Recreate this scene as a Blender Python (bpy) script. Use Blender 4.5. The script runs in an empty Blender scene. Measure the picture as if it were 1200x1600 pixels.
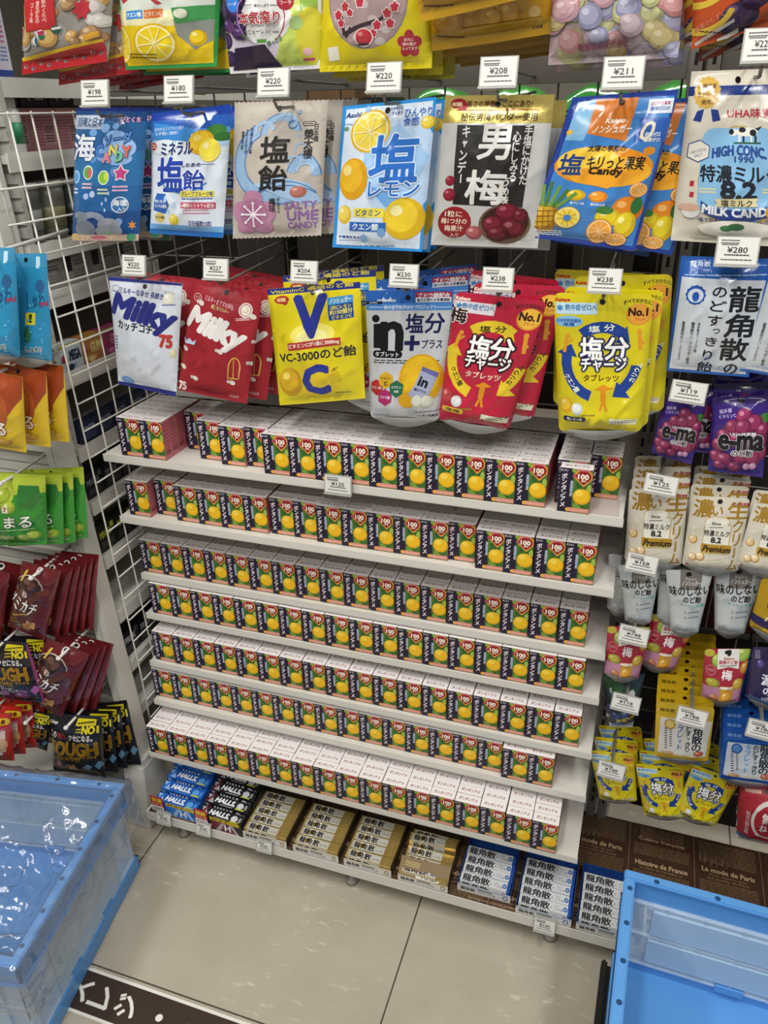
import bpy, bmesh, math, random
import numpy as np
from mathutils import Vector, Matrix, noise
random.seed(7)
SC = bpy.context.scene
COL = SC.collection

# ---------------------------------------------------------------- camera, light, exposure
cam_d = bpy.data.cameras.new('camera')
cam_d.sensor_fit = 'VERTICAL'; cam_d.sensor_height = 36.0
F_PX = 1222.27
cam_d.lens = F_PX / 1600 * 36.0
cam_d.clip_start = 0.02
cam = bpy.data.objects.new('camera', cam_d); COL.objects.link(cam)
RC = np.array([[0.9486, 0.3158, -0.0190], [-0.2895, 0.8422, -0.4549], [-0.1276, 0.4370, 0.8904]])
CC = np.array([0.8780, -1.0949, 1.3933])
mw = Matrix.Identity(4)
for i in range(3):
    mw[i][0] = RC[0][i]; mw[i][1] = RC[2][i]; mw[i][2] = -RC[1][i]; mw[i][3] = CC[i]
cam.matrix_world = mw
SC.camera = cam
SC.view_settings.view_transform = 'Standard'; SC.view_settings.look = 'None'
SC.view_settings.gamma = 1.0; SC.view_settings.use_curve_mapping = False
SC.view_settings.exposure = -0.08

wd = bpy.data.worlds.new('store_ambient'); SC.world = wd; wd.use_nodes = True
wd.node_tree.nodes['Background'].inputs[0].default_value = (0.95, 0.97, 1.0, 1)
wd.node_tree.nodes['Background'].inputs[1].default_value = 0.22

def area(name, loc, sx, sy, watt, col=(1.0, 0.985, 0.955)):
    l = bpy.data.lights.new(name, 'AREA'); l.shape = 'RECTANGLE'; l.size = sx; l.size_y = sy
    l.energy = watt; l.color = col
    o = bpy.data.objects.new(name, l); o.location = loc; COL.objects.link(o)
    return o
# three rows of ceiling tubes over the aisle, and one over the aisle behind the gondola
area('ceiling_tube_light', (-0.6, -1.15, 2.60), 0.16, 1.2, 21)
area('ceiling_tube_light', (0.5, -1.15, 2.60), 0.16, 1.2, 25)
area('ceiling_tube_light', (1.6, -1.15, 2.60), 0.16, 1.2, 25)
area('ceiling_tube_light', (-0.2, -2.3, 2.60), 1.2, 0.10, 20)  # this row is added behind the camera for bag highlights and frontal light
area('ceiling_tube_light', (1.3, -2.3, 2.60), 1.2, 0.10, 20)  # second tube of the row added behind the camera
area('ceiling_tube_light', (0.4, 1.3, 2.60), 2.4, 0.16, 30)

def ray(x, y):
    d = np.array([(x - 600) / F_PX, 1.0, -(y - 800) / F_PX])     # right, forward, up
    return RC[0] * d[0] + RC[1] * d[1] + RC[2] * d[2]
def PY(x, y, v):                                                  # photo point on the plane y = v
    d = ray(x, y); return CC + d * (v - CC[1]) / d[1]
def PZ(x, y, v):
    d = ray(x, y); return CC + d * (v - CC[2]) / d[2]
def PXX(x, y, v):
    d = ray(x, y); return CC + d * (v - CC[0]) / d[0]

# ---------------------------------------------------------------- materials
def lin(h):
    h = h.lstrip('#'); c = [int(h[i:i + 2], 16) / 255 for i in (0, 2, 4)]
    return tuple(((v + 0.055) / 1.055) ** 2.4 if v > 0.04045 else v / 12.92 for v in c) + (1,)
MATS = {}
def mat(h, kind='plastic'):
    k = (h, kind)
    if k in MATS: return MATS[k]
    m = bpy.data.materials.new(kind + '_' + h.strip('#')); m.use_nodes = True
    nt = m.node_tree; b = nt.nodes['Principled BSDF']
    b.inputs['Base Color'].default_value = lin(h)
    def bump(scale, strength, dist=0.001, detail=3, ridged=False):
        tc = nt.nodes.new('ShaderNodeTexCoord'); n = nt.nodes.new('ShaderNodeTexNoise'); bp = nt.nodes.new('ShaderNodeBump')
        n.noise_type = 'RIDGED_MULTIFRACTAL' if ridged else 'FBM'
        n.inputs['Scale'].default_value = scale; n.inputs['Detail'].default_value = detail
        bp.inputs['Strength'].default_value = strength; bp.inputs['Distance'].default_value = dist
        nt.links.new(tc.outputs['Object'], n.inputs['Vector']); nt.links.new(n.outputs['Fac'], bp.inputs['Height'])
        nt.links.new(bp.outputs['Normal'], b.inputs['Normal'])
    R = b.inputs['Roughness']; S = b.inputs['Specular IOR Level']; M = b.inputs['Metallic']
    if kind == 'film': R.default_value = 0.17; S.default_value = 0.65; bump(15, 0.8, 0.009, 3, True)
    elif kind == 'foil': R.default_value = 0.22; M.default_value = 0.22; bump(17, 0.75, 0.009, 3, True)
    elif kind == 'matte': R.default_value = 0.5; S.default_value = 0.4; bump(34, 0.4, 0.004)
    elif kind == 'paper': R.default_value = 0.6; S.default_value = 0.3
    elif kind == 'card': R.default_value = 0.42; S.default_value = 0.4
    elif kind == 'gold': R.default_value = 0.27; M.default_value = 0.62; bump(60, 0.3, 0.002)
    elif kind == 'steel': R.default_value = 0.45; M.default_value = 0.3; S.default_value = 0.5
    elif kind == 'wire': R.default_value = 0.4
    elif kind == 'plastic': R.default_value = 0.38
    elif kind == 'enamel':
        R.default_value = 0.42
        tc = nt.nodes.new('ShaderNodeTexCoord'); n = nt.nodes.new('ShaderNodeTexNoise'); n.inputs['Scale'].default_value = 9
        n.inputs['Detail'].default_value = 6; mp = nt.nodes.new('ShaderNodeMapRange')
        mp.inputs['To Min'].default_value = 0.34; mp.inputs['To Max'].default_value = 0.52
        nt.links.new(tc.outputs['Object'], n.inputs['Vector']); nt.links.new(n.outputs['Fac'], mp.inputs['Value'])
        nt.links.new(mp.outputs['Result'], R)
    elif kind == 'clear':                                         # see-through moulded plastic
        R.default_value = 0.16; b.inputs['Alpha'].default_value = 0.42
    elif kind == 'frost':
        R.default_value = 0.4; b.inputs['Alpha'].default_value = 0.72
    elif kind == 'liner':                                         # thin clear bag film
        R.default_value = 0.1; b.inputs['Alpha'].default_value = 0.10; S.default_value = 1.0
        b.inputs['Coat Weight'].default_value = 0.0
    MATS[k] = m
    return m

# ---------------------------------------------------------------- object helpers
def setp(o, label=None, cat=None, group=None, kind=None):
    if label: o['label'] = label
    if cat: o['category'] = cat
    if group: o['group'] = group
    if kind: o['kind'] = kind
    return o
def empty(name, loc=(0, 0, 0), rz=0):
    o = bpy.data.objects.new(name, None); o.empty_display_size = 0.02
    o.location = loc; o.rotation_euler = (0, 0, rz); COL.objects.link(o); return o
class MB:
    """collects shapes for ONE mesh object"""
    def __init__(s): s.v = []; s.f = []; s.c = []
    def add(s, vs, fs, c=0):
        n = len(s.v); s.v += [tuple(v) for v in vs]; s.f += [tuple(i + n for i in f) for f in fs]; s.c += [c] * len(fs)
        return s
    def box(s, lo, hi, c=0, M=None):
        x0, y0, z0 = lo; x1, y1, z1 = hi
        v = [(x0, y0, z0), (x1, y0, z0), (x1, y1, z0), (x0, y1, z0), (x0, y0, z1), (x1, y0, z1), (x1, y1, z1), (x0, y1, z1)]
        if M is not None: v = [tuple(M @ Vector(p)) for p in v]
        return s.add(v, [(0, 3, 2, 1), (4, 5, 6, 7), (0, 1, 5, 4), (1, 2, 6, 5), (2, 3, 7, 6), (3, 0, 4, 7)], c)
    def tube(s, pts, r, c=0, n=8):
        pts = [Vector(p) for p in pts]; rings = []
        for i, p in enumerate(pts):
            d = (pts[min(i + 1, len(pts) - 1)] - pts[max(i - 1, 0)]).normalized()
            a = d.orthogonal().normalized(); b = d.cross(a)
            if i and abs(d.dot(last_d)) > 0.2:
                a = (last_a - d * last_a.dot(d)).normalized(); b = d.cross(a)
            last_d, last_a = d, a
            rr = r[i] if isinstance(r, (list, tuple)) else r
            rings.append([p + (a * math.cos(t) + b * math.sin(t)) * rr for t in [2 * math.pi * k / n for k in range(n)]])
        vs = [v for rg in rings for v in rg]; fs = []
        for i in range(len(rings) - 1):
            for k in range(n):
                fs.append((i * n + k, i * n + (k + 1) % n, (i + 1) * n + (k + 1) % n, (i + 1) * n + k))
        fs.append(tuple(range(n - 1, -1, -1))); fs.append(tuple((len(rings) - 1) * n + k for k in range(n)))
        return s.add(vs, fs, c)
    def lathe(s, prof, cx=0, cy=0, c=0, n=20):
        vs = []; fs = []
        for r, z in prof:
            vs += [(cx + r * math.cos(2 * math.pi * k / n), cy + r * math.sin(2 * math.pi * k / n), z) for k in range(n)]
        for i in range(len(prof) - 1):
            for k in range(n): fs.append((i * n + k, i * n + (k + 1) % n, (i + 1) * n + (k + 1) % n, (i + 1) * n + k))
        fs.append(tuple(range(n - 1, -1, -1))); fs.append(tuple((len(prof) - 1) * n + k for k in range(n)))
        return s.add(vs, fs, c)
    def mesh(s, name, mats, smooth=False, bevel=0):
        me = bpy.data.meshes.new(name); me.from_pydata(s.v, [], s.f)
        if not isinstance(mats, (list, tuple)): mats = [mats]
        for m in mats: me.materials.append(m)
        if len(mats) > 1: me.polygons.foreach_set('material_index', s.c)
        if bevel:
            bm = bmesh.new(); bm.from_mesh(me)
            bmesh.ops.bevel(bm, geom=[e for e in bm.edges if len(e.link_faces) == 2 and e.calc_face_angle(0) > 0.6], offset=bevel, segments=2, affect='EDGES', clamp_overlap=True)
            bm.to_mesh(me); bm.free()
        if smooth: me.polygons.foreach_set('use_smooth', [True] * len(me.polygons))
        me.update(); return me
    def obj(s, name, mats, parent=None, smooth=False, bevel=0, **kw):
        o = bpy.data.objects.new(name, s.mesh(name, mats, smooth, bevel)); COL.objects.link(o)
        if parent is not None: o.parent = parent
        return setp(o, **kw)
def copy_tree(o, parent=None):
    c = o.copy(); COL.objects.link(c)
    if parent is not None: c.parent = parent
    for ch in list(o.children): copy_tree(ch, c)
    return c

# ---------------------------------------------------------------- flat artwork (print) engine
GL = {}
def glyphs(text):
    if text in GL: return GL[text]
    c = bpy.data.curves.new('glyph', 'FONT'); c.body = text; c.resolution_u = 2
    o = bpy.data.objects.new('glyph', c); m = o.to_mesh()
    v = np.array([(p.co.x, p.co.y) for p in m.vertices]) if len(m.vertices) else np.zeros((0, 2))
    f = [tuple(p.vertices) for p in m.polygons]
    o.to_mesh_clear(); bpy.data.objects.remove(o); bpy.data.curves.remove(c)
    GL[text] = (v, f); return GL[text]
def homog(src):
    """map from photo-crop corners (tl, tr, br, bl) to the unit square"""
    dst = [(0, 0), (1, 0), (1, 1), (0, 1)]; A = []; b = []
    for (x, y), (u, v) in zip(src, dst):
        A.append([x, y, 1, 0, 0, 0, -u * x, -u * y]); b.append(u)
        A.append([0, 0, 0, x, y, 1, -v * x, -v * y]); b.append(v)
    h = np.linalg.solve(np.array(A, float), np.array(b, float)); return np.append(h, 1).reshape(3, 3)
class Art:
    """artwork of one face, W x H metres, u to the right, v down"""
    def __init__(s, W, H, src=None):
        s.W, s.H = W, H; s.items = []
        s.hm = homog(src) if src else None
        if src:
            s.sx = W / (0.5 * (math.dist(src[0], src[1]) + math.dist(src[3], src[2])))
            s.sy = H / (0.5 * (math.dist(src[0], src[3]) + math.dist(src[1], src[2])))
        else: s.sx = W; s.sy = H
    def p(s, x, y):
        if s.hm is None: return x * s.W, y * s.H
        q = s.hm @ np.array([x, y, 1.0]); return q[0] / q[2] * s.W, q[1] / q[2] * s.H
    def put(s, v, f, col, L=None):
        v = np.asarray(v, float)
        if len(v) == 0: return
        lo = v.min(0); hi = v.max(0)
        if hi[0] < 0 or hi[1] < 0 or lo[0] > s.W or lo[1] > s.H: return
        if L is None: L = s.layer(lo, hi)
        s.items.append((v, f, col, L, lo, hi))
    def layer(s, lo, hi):
        return 1 + max([math.ceil(it[3]) for it in s.items if it[4] is not None and not (it[4][0] >= hi[0] or it[5][0] <= lo[0] or it[4][1] >= hi[1] or it[5][1] <= lo[1])], default=0)
    def ngon(s, cx, cy, pts, col, rot=0):
        x, y = s.p(cx, cy); c, sn = math.cos(rot), math.sin(rot)
        v = [(x + (a * c - b * sn), y + (a * sn + b * c)) for a, b in pts]
        s.put(v, [tuple(range(len(v)))], col)
    def text(s, t, cx, cy, w, h, col, b=0, o=None, r=0, sh=0, vert=False, fit=True, arc=0):
        x0, y0 = s.p(cx, cy); w *= s.sx; h *= s.sy
        V = []; Fc = []
        if vert:
            n = len(t); cell = h / n
            for i, ch in enumerate(t):
                gv, gf = glyphs(ch)
                if len(gv) == 0: continue
                lo, hi = gv.min(0), gv.max(0); ctr = (lo + hi) / 2
                q = (gv - ctr)
                if ch in 'ー〜-': q = np.stack([q[:, 1], -q[:, 0]], 1) * np.array([1, 0.8])
                q = q * np.array([w, cell * 1.04]) / 0.92 * (0.7 if ch in 'っッャュョゃゅょ' else 1) * np.array([1, -1])
                q = q + np.array([0, (i + 0.5) * cell - h / 2])
                Fc += [tuple(k + len(V) for k in f) for f in gf]; V += [tuple(z) for z in q]
        else:
            gv, gf = glyphs(t)
            if len(gv) == 0: return
            lo, hi = gv.min(0), gv.max(0)
            q = (gv - (lo + hi) / 2) / np.maximum(hi - lo, 1e-6) * np.array([w, -h])
            if t in ('ー', '-', '一'): q = (gv - (lo + hi) / 2) * np.array([w, -w])
            if sh: q[:, 0] -= q[:, 1] * sh
            if arc: q[:, 1] += arc * h * (2 * q[:, 0] / w) ** 2
            V = [tuple(z) for z in q]; Fc = gf
        V = np.array(V); c, sn = math.cos(r), math.sin(r)
        V = V @ np.array([[c, sn], [-sn, c]]) + np.array([x0, y0])
        def spread(d, n, col):                                    # heavier strokes: shifted impressions, each a hair above the last
            L = s.layer(V.min(0) - d, V.max(0) + d)
            for k in range(n):
                a = 2 * math.pi * (k + 0.5) / n
                s.put(V + d * np.array([math.cos(a), math.sin(a)]), Fc, col, L + 0.9 * k / n)
        cap = (.07 * h if t.isascii() else .027 * (min(w, h / len(t)) if vert else min(h, 1.2 * w / len(t)))) / s.sx
        b = min(b, cap)
        if o: spread(o[1] * s.sx * .75, 8, o[0])
        if b * s.sx > .0009:
            spread(b * s.sx, 10, col); s.put(V, Fc, col)
        elif b: spread(b * s.sx, 5, col)
        else: s.put(V, Fc, col)
    def draw(s, items):
        for it in items:
            k = it[0]; a = it[1:]
            if k == 'r':
                x, y, w, h, col = a[:5]; w *= s.sx / 2; h *= s.sy / 2
                s.ngon(x, y, [(-w, -h), (w, -h), (w, h), (-w, h)], col, a[5] if len(a) > 5 else 0)
            elif k == 'R':                                        # rounded rectangle
                x, y, w, h, rad, col = a[:6]; w *= s.sx / 2; h *= s.sy / 2; rad = min(rad * s.sx, w, h); pts = []
                for qx, qy, a0 in ((w - rad, h - rad, 0), (-w + rad, h - rad, 90), (-w + rad, -h + rad, 180), (w - rad, -h + rad, 270)):
                    pts += [(qx + rad * math.cos(math.radians(a0 + t)), qy + rad * math.sin(math.radians(a0 + t))) for t in (0, 30, 60, 90)]
                s.ngon(x, y, pts, col, a[6] if len(a) > 6 else 0)
            elif k == 'e':
                x, y, w, h, col = a[:5]; n = 22
                s.ngon(x, y, [(w * s.sx / 2 * math.cos(2 * math.pi * i / n), h * s.sy / 2 * math.sin(2 * math.pi * i / n)) for i in range(n)], col, a[5] if len(a) > 5 else 0)
            elif k == 'g':                                        # globe: fruit or sweet, lobes of print
                x, y, w, h, c1, c2, c3 = a[:7]
                s.draw([('e', x, y, w, h, c1), ('e', x - w * .06, y - h * .07, w * .78, h * .78, c2), ('e', x - w * .17, y - h * .2, w * .3, h * .26, c3)])
            elif k == 'c':                                        # citrus slice
                x, y, w, h, rind, pulp, ln = a[:7]
                s.draw([('e', x, y, w, h, rind), ('e', x, y, w * .9, h * .9, '#efe6b8'), ('e', x, y, w * .82, h * .82, pulp)])
                for i in range(9):
                    t = 2 * math.pi * i / 9 + .2
                    s.line(x, y, x + w * .4 * math.cos(t), y + h * .4 * math.sin(t), w * .025, ln)
            elif k == 'l': s.line(*a)
            elif k == 'p': s.put([s.p(x, y) for x, y in a[0]], [tuple(range(len(a[0])))], a[1])
            elif k == 'o':                                        # ring arc: x y rx ry thick col a0 a1
                x, y, rx, ry, th, col = a[:6]; a0, a1 = (a[6], a[7]) if len(a) > 6 else (0, 360)
                n = max(6, int(abs(a1 - a0) / 12)); x, y = s.p(x, y); v = []
                for i in range(n + 1):
                    t = math.radians(a0 + (a1 - a0) * i / n)
                    for q in (0, th): v.append((x + (rx - q) * s.sx * math.cos(t), y + (ry - q) * s.sy * math.sin(t)))
                s.put(v, [(2 * i, 2 * i + 1, 2 * i + 3, 2 * i + 2) for i in range(n)], col)
            elif k == 'A':                                        # curved arrow: x y r thick a0 a1 col
                x, y, r, th, a0, a1, col = a
                s.draw([('o', x, y, r + th / 2, r + th / 2, th, col, a0, a1)])
                t = math.radians(a1); d = 1 if a1 > a0 else -1; t2 = t + d * th * 1.15 / r
                s.draw([('p', [(x + (r + th) * math.cos(t), y + (r + th) * math.sin(t)), (x + r * math.cos(t2), y + r * math.sin(t2)), (x + (r - th) * math.cos(t), y + (r - th) * math.sin(t))], col)])
            elif k == 's':                                        # star / rosette: x y R r n col
                x, y, R, r, n, col = a[:6]; R *= s.sx; r *= s.sx
                s.ngon(x, y, [((R if i % 2 == 0 else r) * math.sin(math.pi * i / n), -(R if i % 2 == 0 else r) * math.cos(math.pi * i / n)) for i in range(2 * n)], col)
            elif k == 'f':                                        # blossom: x y R col
                x, y, R, col = a[:4]
                s.ngon(x, y, [(R * s.sx * (.68 + .32 * abs(math.cos(2.5 * q))) * math.sin(q), -R * s.sx * (.68 + .32 * abs(math.cos(2.5 * q))) * math.cos(q)) for q in np.linspace(0, 2 * math.pi, 41)[:-1]], col)
            elif k == 't': s.text(*a[:6], **(a[6] if len(a) > 6 else {}))
            elif k == 'T':                                        # small print lines: x y w h n col
                x, y, w, h, n, col = a[:6]; rr = random.Random(int(x * 7 + y))
                for i in range(n):
                    yy = y - h / 2 + h * (i + .5) / n; xx = x - w / 2
                    while xx < x + w / 2 - w * .03:
                        ww = min(rr.uniform(.05, .16) * w, x + w / 2 - xx)
                        s.draw([('r', xx + ww / 2, yy, ww * .86, h / n * .5, col)]); xx += ww
    def line(s, x0, y0, x1, y1, w, col):
        a = np.array(s.p(x0, y0)); b = np.array(s.p(x1, y1)); d = b - a; L = np.linalg.norm(d)
        if L < 1e-9: return
        n = np.array([-d[1], d[0]]) / L * w * s.sx / 2
        s.put([a + n, b + n, b - n, a - n], [(0, 1, 2, 3)], col)
    def flat(s, grid=None, clip=True, diag=None):
        """-> bmesh in (u, v, layer), material list"""
        cols = []; V = []; Fc = []; mi = []
        for v, f, col, L, lo, hi in s.items:
            if col not in cols: cols.append(col)
            n = len(V); V += [(a, b, L) for a, b in v]; Fc += [tuple(i + n for i in q) for q in f]; mi += [cols.index(col)] * len(f)
        me = bpy.data.meshes.new('flat'); me.from_pydata(V, [], Fc); me.polygons.foreach_set('material_index', mi)
        bm = bmesh.new(); bm.from_mesh(me); bpy.data.meshes.remove(me)
        def cut(co, no, outer=False):
            bmesh.ops.bisect_plane(bm, geom=bm.verts[:] + bm.edges[:] + bm.faces[:], dist=1e-7, plane_co=co, plane_no=no, clear_outer=outer)
        if clip:
            cut((0, 0, 0), (-1, 0, 0), True); cut((s.W, 0, 0), (1, 0, 0), True)
            cut((0, 0, 0), (0, -1, 0), True); cut((0, s.H, 0), (0, 1, 0), True)
        if grid:
            for u in grid[0]: cut((u * s.W, 0, 0), (1, 0, 0))
            for v in grid[1]: cut((0, v * s.H, 0), (0, 1, 0))
        if diag:                                                  # so every piece lies within one facet of the film
            a, b = diag[0] / s.W, diag[1] / s.H
            for k in range(1, diag[0] + diag[1]): cut((k / a, 0, 0), (a, b, 0))
        return bm, cols
    def onto(s, mb, cols, org, right, down, eps=0.00012):
        """lay the flat art on a plane of an MB mesh; cols = shared colour list"""
        org, right, down = Vector(org), Vector(right), Vector(down); nrm = down.cross(right)
        for v, f, col, L, lo, hi in s.items:
            if col not in cols: cols.append(col)
            v = np.clip(v, 0, (s.W, s.H))
            ff = []
            for q in f:
                ar = sum(v[q[i - 1]][0] * v[q[i]][1] - v[q[i]][0] * v[q[i - 1]][1] for i in range(len(q)))
                ff.append(tuple(reversed(q)) if ar > 0 else tuple(q))
            mb.add([org + right * a + down * b + nrm * (eps * L) for a, b in v], ff, cols.index(col))

# ---------------------------------------------------------------- bags
TYPES = {}
def bag_type(key, name, cat, desc, crop, corners, y, art, base, kind='film', T=0.012, seal=(0.05, 0.04), pouch=False, wrinkle=1.0, rag=0.0, back=None, hole=True):
    """key -> reusable meshes.  corners tl tr br bl in crop pixels, read on the plane y."""
    x0, y0, sc = crop
    W3 = [PY(x0 + cx / sc, y0 + cy / sc, y) for cx, cy in corners]
    wd_ = (np.linalg.norm(W3[1] - W3[0]) + np.linalg.norm(W3[2] - W3[3])) / 2
    ht_ = (np.linalg.norm(W3[3] - W3[0]) + np.linalg.norm(W3[2] - W3[1])) / 2
    org = (W3[0] + W3[1]) / 2
    Q = [np.array([(p - org)[0], (p - org)[2]]) for p in W3]
    A = Art(wd_, ht_, corners)
    s0, s1 = seal
    # outline (rounded for pouches, tiny notches for crimped packs)
    out = []
    if pouch:
        r = min(wd_, ht_) * 0.07
        for cx, cy, a0 in ((r, r, 180), (wd_ - r, r, 270), (wd_ - r, ht_ - r, 0), (r, ht_ - r, 90)):
            out += [(cx + r * math.cos(math.radians(a0 + t)), cy + r * math.sin(math.radians(a0 + t))) for t in (0, 22, 45, 68, 90)]
    else:
        n = 40 if rag else 1
        out = [(wd_ * i / n, rag * (i % 2)) for i in range(n)] + [(wd_, 0)] + [(wd_ * (1 - i / n), ht_ - rag * (i % 2)) for i in range(n)] + [(0, ht_)]
    A.put(out, [tuple(range(len(out)))], base)
    A.draw(art)
    if hole:
        A.items.append((np.array([(wd_ * .5 + .0035 * math.cos(t), ht_ * .055 + .0035 * math.sin(t)) for t in np.linspace(0, 2 * math.pi, 13)[:-1]]), [tuple(range(12))], '#15130f', 9, None, None))
    nx, ny = 14, 20
    js0 = max(1, round(s0 * ny)); js1 = max(1, round(s1 * ny)); s0, s1 = js0 / ny, js1 / ny
    gu = [i / nx for i in range(1, nx)]; gv = [i / ny for i in range(1, ny)]
    bm, cols = A.flat((gu, gv), diag=(nx, ny))
    seed = (sum(map(ord, key)) * 1.37) % 50
    def prof(t):
        if pouch:
            a = min(1, max(0, (t - s0) / (0.86 - s0))); up = a ** 0.8
            dn = 1 if t < .86 else max(0, 1 - ((t - .86) / .14) ** 2)
            return 0.12 + 0.88 * up * dn if t > s0 else 0.12 * t / max(s0, 1e-6)
        a = (t - s0) / (1 - s1 - s0)
        return 0 if a <= 0 or a >= 1 else max(0.0, math.sin(math.pi * a)) ** 0.55
    def raw(u, v, sg):
        s_, t = u / wd_, v / ht_
        s_ = min(max(s_, 0), 1); t = min(max(t, 0), 1)
        x, z = Q[0] * (1 - s_) * (1 - t) + Q[1] * s_ * (1 - t) + Q[2] * s_ * t + Q[3] * (1 - s_) * t
        e = max(0.0, 4 * s_ * (1 - s_)) ** 0.6
        m = e * prof(t)
        n1 = noise.noise((u * 26 + seed, v * 15, seed)); n2 = noise.noise((u * 62, v * 44 + seed, seed * 2))
        ridge = 1 - abs(noise.noise((u * 34 + v * 12, v * 22 - u * 8, seed + 9)))
        h = T * m * (1 if sg > 0 else 0.5) * (1 + 0.18 * n1) + wrinkle * (0.0019 * n1 + 0.0009 * n2 + 0.0027 * (ridge ** 5)) * min(1, m * 1.3)
        w = 0.0035 * wrinkle * noise.noise((u * 9, v * 7 + seed, seed)) * min(1.0, t * 3)      # the whole film waves a little
        if t < s0 or t > 1 - s1:
            h += 0.0003
        return Vector((x, w - sg * h, z))
    def nrm(u, v, sg):
        d = 0.0012
        a = raw(u + d, v, sg) - raw(u - d, v, sg); b = raw(u, v + d, sg) - raw(u, v - d, sg)
        n = b.cross(a) * sg
        if n.length < 1e-12: return Vector((0, -sg, 0))
        n.normalize(); return n
    lat = {}
    for sg in (1, -1):
        for j in range(ny + 1):
            for i in range(nx + 1): lat[sg, i, j] = (raw(wd_ * i / nx, ht_ * j / ny, sg), nrm(wd_ * i / nx, ht_ * j / ny, sg))
    def facet(u, v, sg):
        a, b = min(max(u / wd_ * nx, 0), nx), min(max(v / ht_ * ny, 0), ny); i, j = min(int(a), nx - 1), min(int(b), ny - 1); fa, fb = a - i, b - j
        p10, p01 = lat[sg, i + 1, j], lat[sg, i, j + 1]
        if fa + fb <= 1: q = lat[sg, i, j]; wa, wb = fa, fb; return tuple(q[k] * (1 - wa - wb) + p10[k] * wa + p01[k] * wb for k in (0, 1))
        q = lat[sg, i + 1, j + 1]; wa, wb = 1 - fa, 1 - fb; return tuple(q[k] * (1 - wa - wb) + p01[k] * wa + p10[k] * wb for k in (0, 1))
    parts = {'body': ([], [], [], []), 'top_seal': ([], [], [], []), 'bottom_seal': ([], [], [], [])}
    base_i = cols.index(base); cache = {}
    def emit(face, sg, mi):
        c = face.calc_center_median(); t = c.y / ht_
        key_ = 'top_seal' if t < s0 else 'bottom_seal' if t > 1 - s1 else 'body'
        V, Fc, N, M = parts[key_]; ids = []
        vs = [v for v in face.verts]; ar = sum(vs[i - 1].co.x * vs[i].co.y - vs[i].co.x * vs[i - 1].co.y for i in range(len(vs)))
        if (ar > 0) == (sg > 0): vs.reverse()
        for q in vs:
            kk = (round(q.co.x, 5), round(q.co.y, 5), sg)
            if kk not in cache: cache[kk] = facet(q.co.x, q.co.y, sg)
            p_, n = cache[kk]; n = n.normalized(); ids.append(len(V))
            V.append(p_ + n * (0.00009 * q.co.z)); N.append(n)
        Fc.append(tuple(ids)); M.append(mi)
    for f in bm.faces:
        emit(f, 1, f.material_index)
    for f in bm.faces:
        if f.material_index == base_i and all(abs(v.co.z - 1) < .05 for v in f.verts): emit(f, -1, base_i)
    bm.free()
    res = {}
    for k, (V, Fc, N, M) in parts.items():
        if not Fc: continue
        me = bpy.data.meshes.new(name + '_' + k); me.from_pydata(V, [], Fc)
        for c in cols:
            if ':' in c: kk, cc = c.split(':'); me.materials.append(mat(cc, kk))
            else: me.materials.append(mat(c, kind))
        me.polygons.foreach_set('material_index', M); me.polygons.foreach_set('use_smooth', [True] * len(Fc))
        me.update(); me.normals_split_custom_set_from_vertices(N)
        res[k] = me
    if pouch:                                                     # the folded bottom gusset, an oval of bare foil
        V = []; Fc = []; n = 14
        for i in range(n + 1):
            s_ = 0.04 + 0.92 * i / n; x, z = Q[3] * (1 - s_) + Q[2] * s_; e = math.sin(math.pi * i / n)
            V += [(x, -T * .5 * e, z + 0.004), (x, -T * 0.2 * e, z - 0.011 * e - .001), (x, T * .6 * e + 0.001, z - 0.004 * e)]
        for i in range(n):
            for k in (0, 1): Fc.append((3 * i + k, 3 * i + k + 1, 3 * i + k + 4, 3 * i + k + 3))
        me = bpy.data.meshes.new(name + '_gusset'); me.from_pydata(V, [], Fc); me.materials.append(mat('#b9b9b6', 'foil'))
        me.polygons.foreach_set('use_smooth', [True] * len(Fc)); res['gusset'] = me
    ang = math.atan2(-(Q[1] + Q[2] - Q[0] - Q[3])[1], (Q[1] + Q[2] - Q[0] - Q[3])[0])
    TYPES[key] = dict(name=name, cat=cat, desc=desc, org=org, W=wd_, H=ht_, ang=ang, Wtop=float(np.linalg.norm(W3[1] - W3[0])), a0=math.atan2((W3[1] - W3[0])[2], (W3[1] - W3[0])[0]), meshes=res, y=y, n=0)
    return TYPES[key]
def bag(key, label, loc=None, roll=0, yaw=0, pitch=0, sc=1.0, group=None):
    T = TYPES[key]
    o = bpy.data.objects.new(T['name'], T['meshes']['body']); COL.objects.link(o)
    for k in ('top_seal', 'bottom_seal', 'gusset'):
        if k in T['meshes']:
            c = bpy.data.objects.new(k, T['meshes'][k]); COL.objects.link(c); c.parent = o
            if k == 'gusset': c['label'] = 'bare silver foil bottom fold'
    o.location = T['org'] if loc is None else loc
    o.rotation_euler = (pitch, roll, yaw); o.scale = (sc, sc, sc)
    return setp(o, label, T['cat'], group or T['desc'])
def line_up(key, front_label, backs, where, group=None, thin=.5):
    """front bag, then the ones hanging behind it: (dx, dy, dz, roll)"""
    bag(key, front_label, group=group); org = Vector(TYPES[key]['org'])
    ords = ['second', 'third', 'fourth', 'fifth', 'sixth', 'seventh', 'eighth', 'ninth']
    for i, b in enumerate(backs):
        dx, dy, dz = b[:3]; r = b[3] if len(b) > 3 else 0
        bag(key, '%s from the front on %s' % (ords[i], where), org + Vector((dx, dy, dz)), roll=r, yaw=b[4] if len(b) > 4 else 0, group=group).scale[1] = thin
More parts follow.
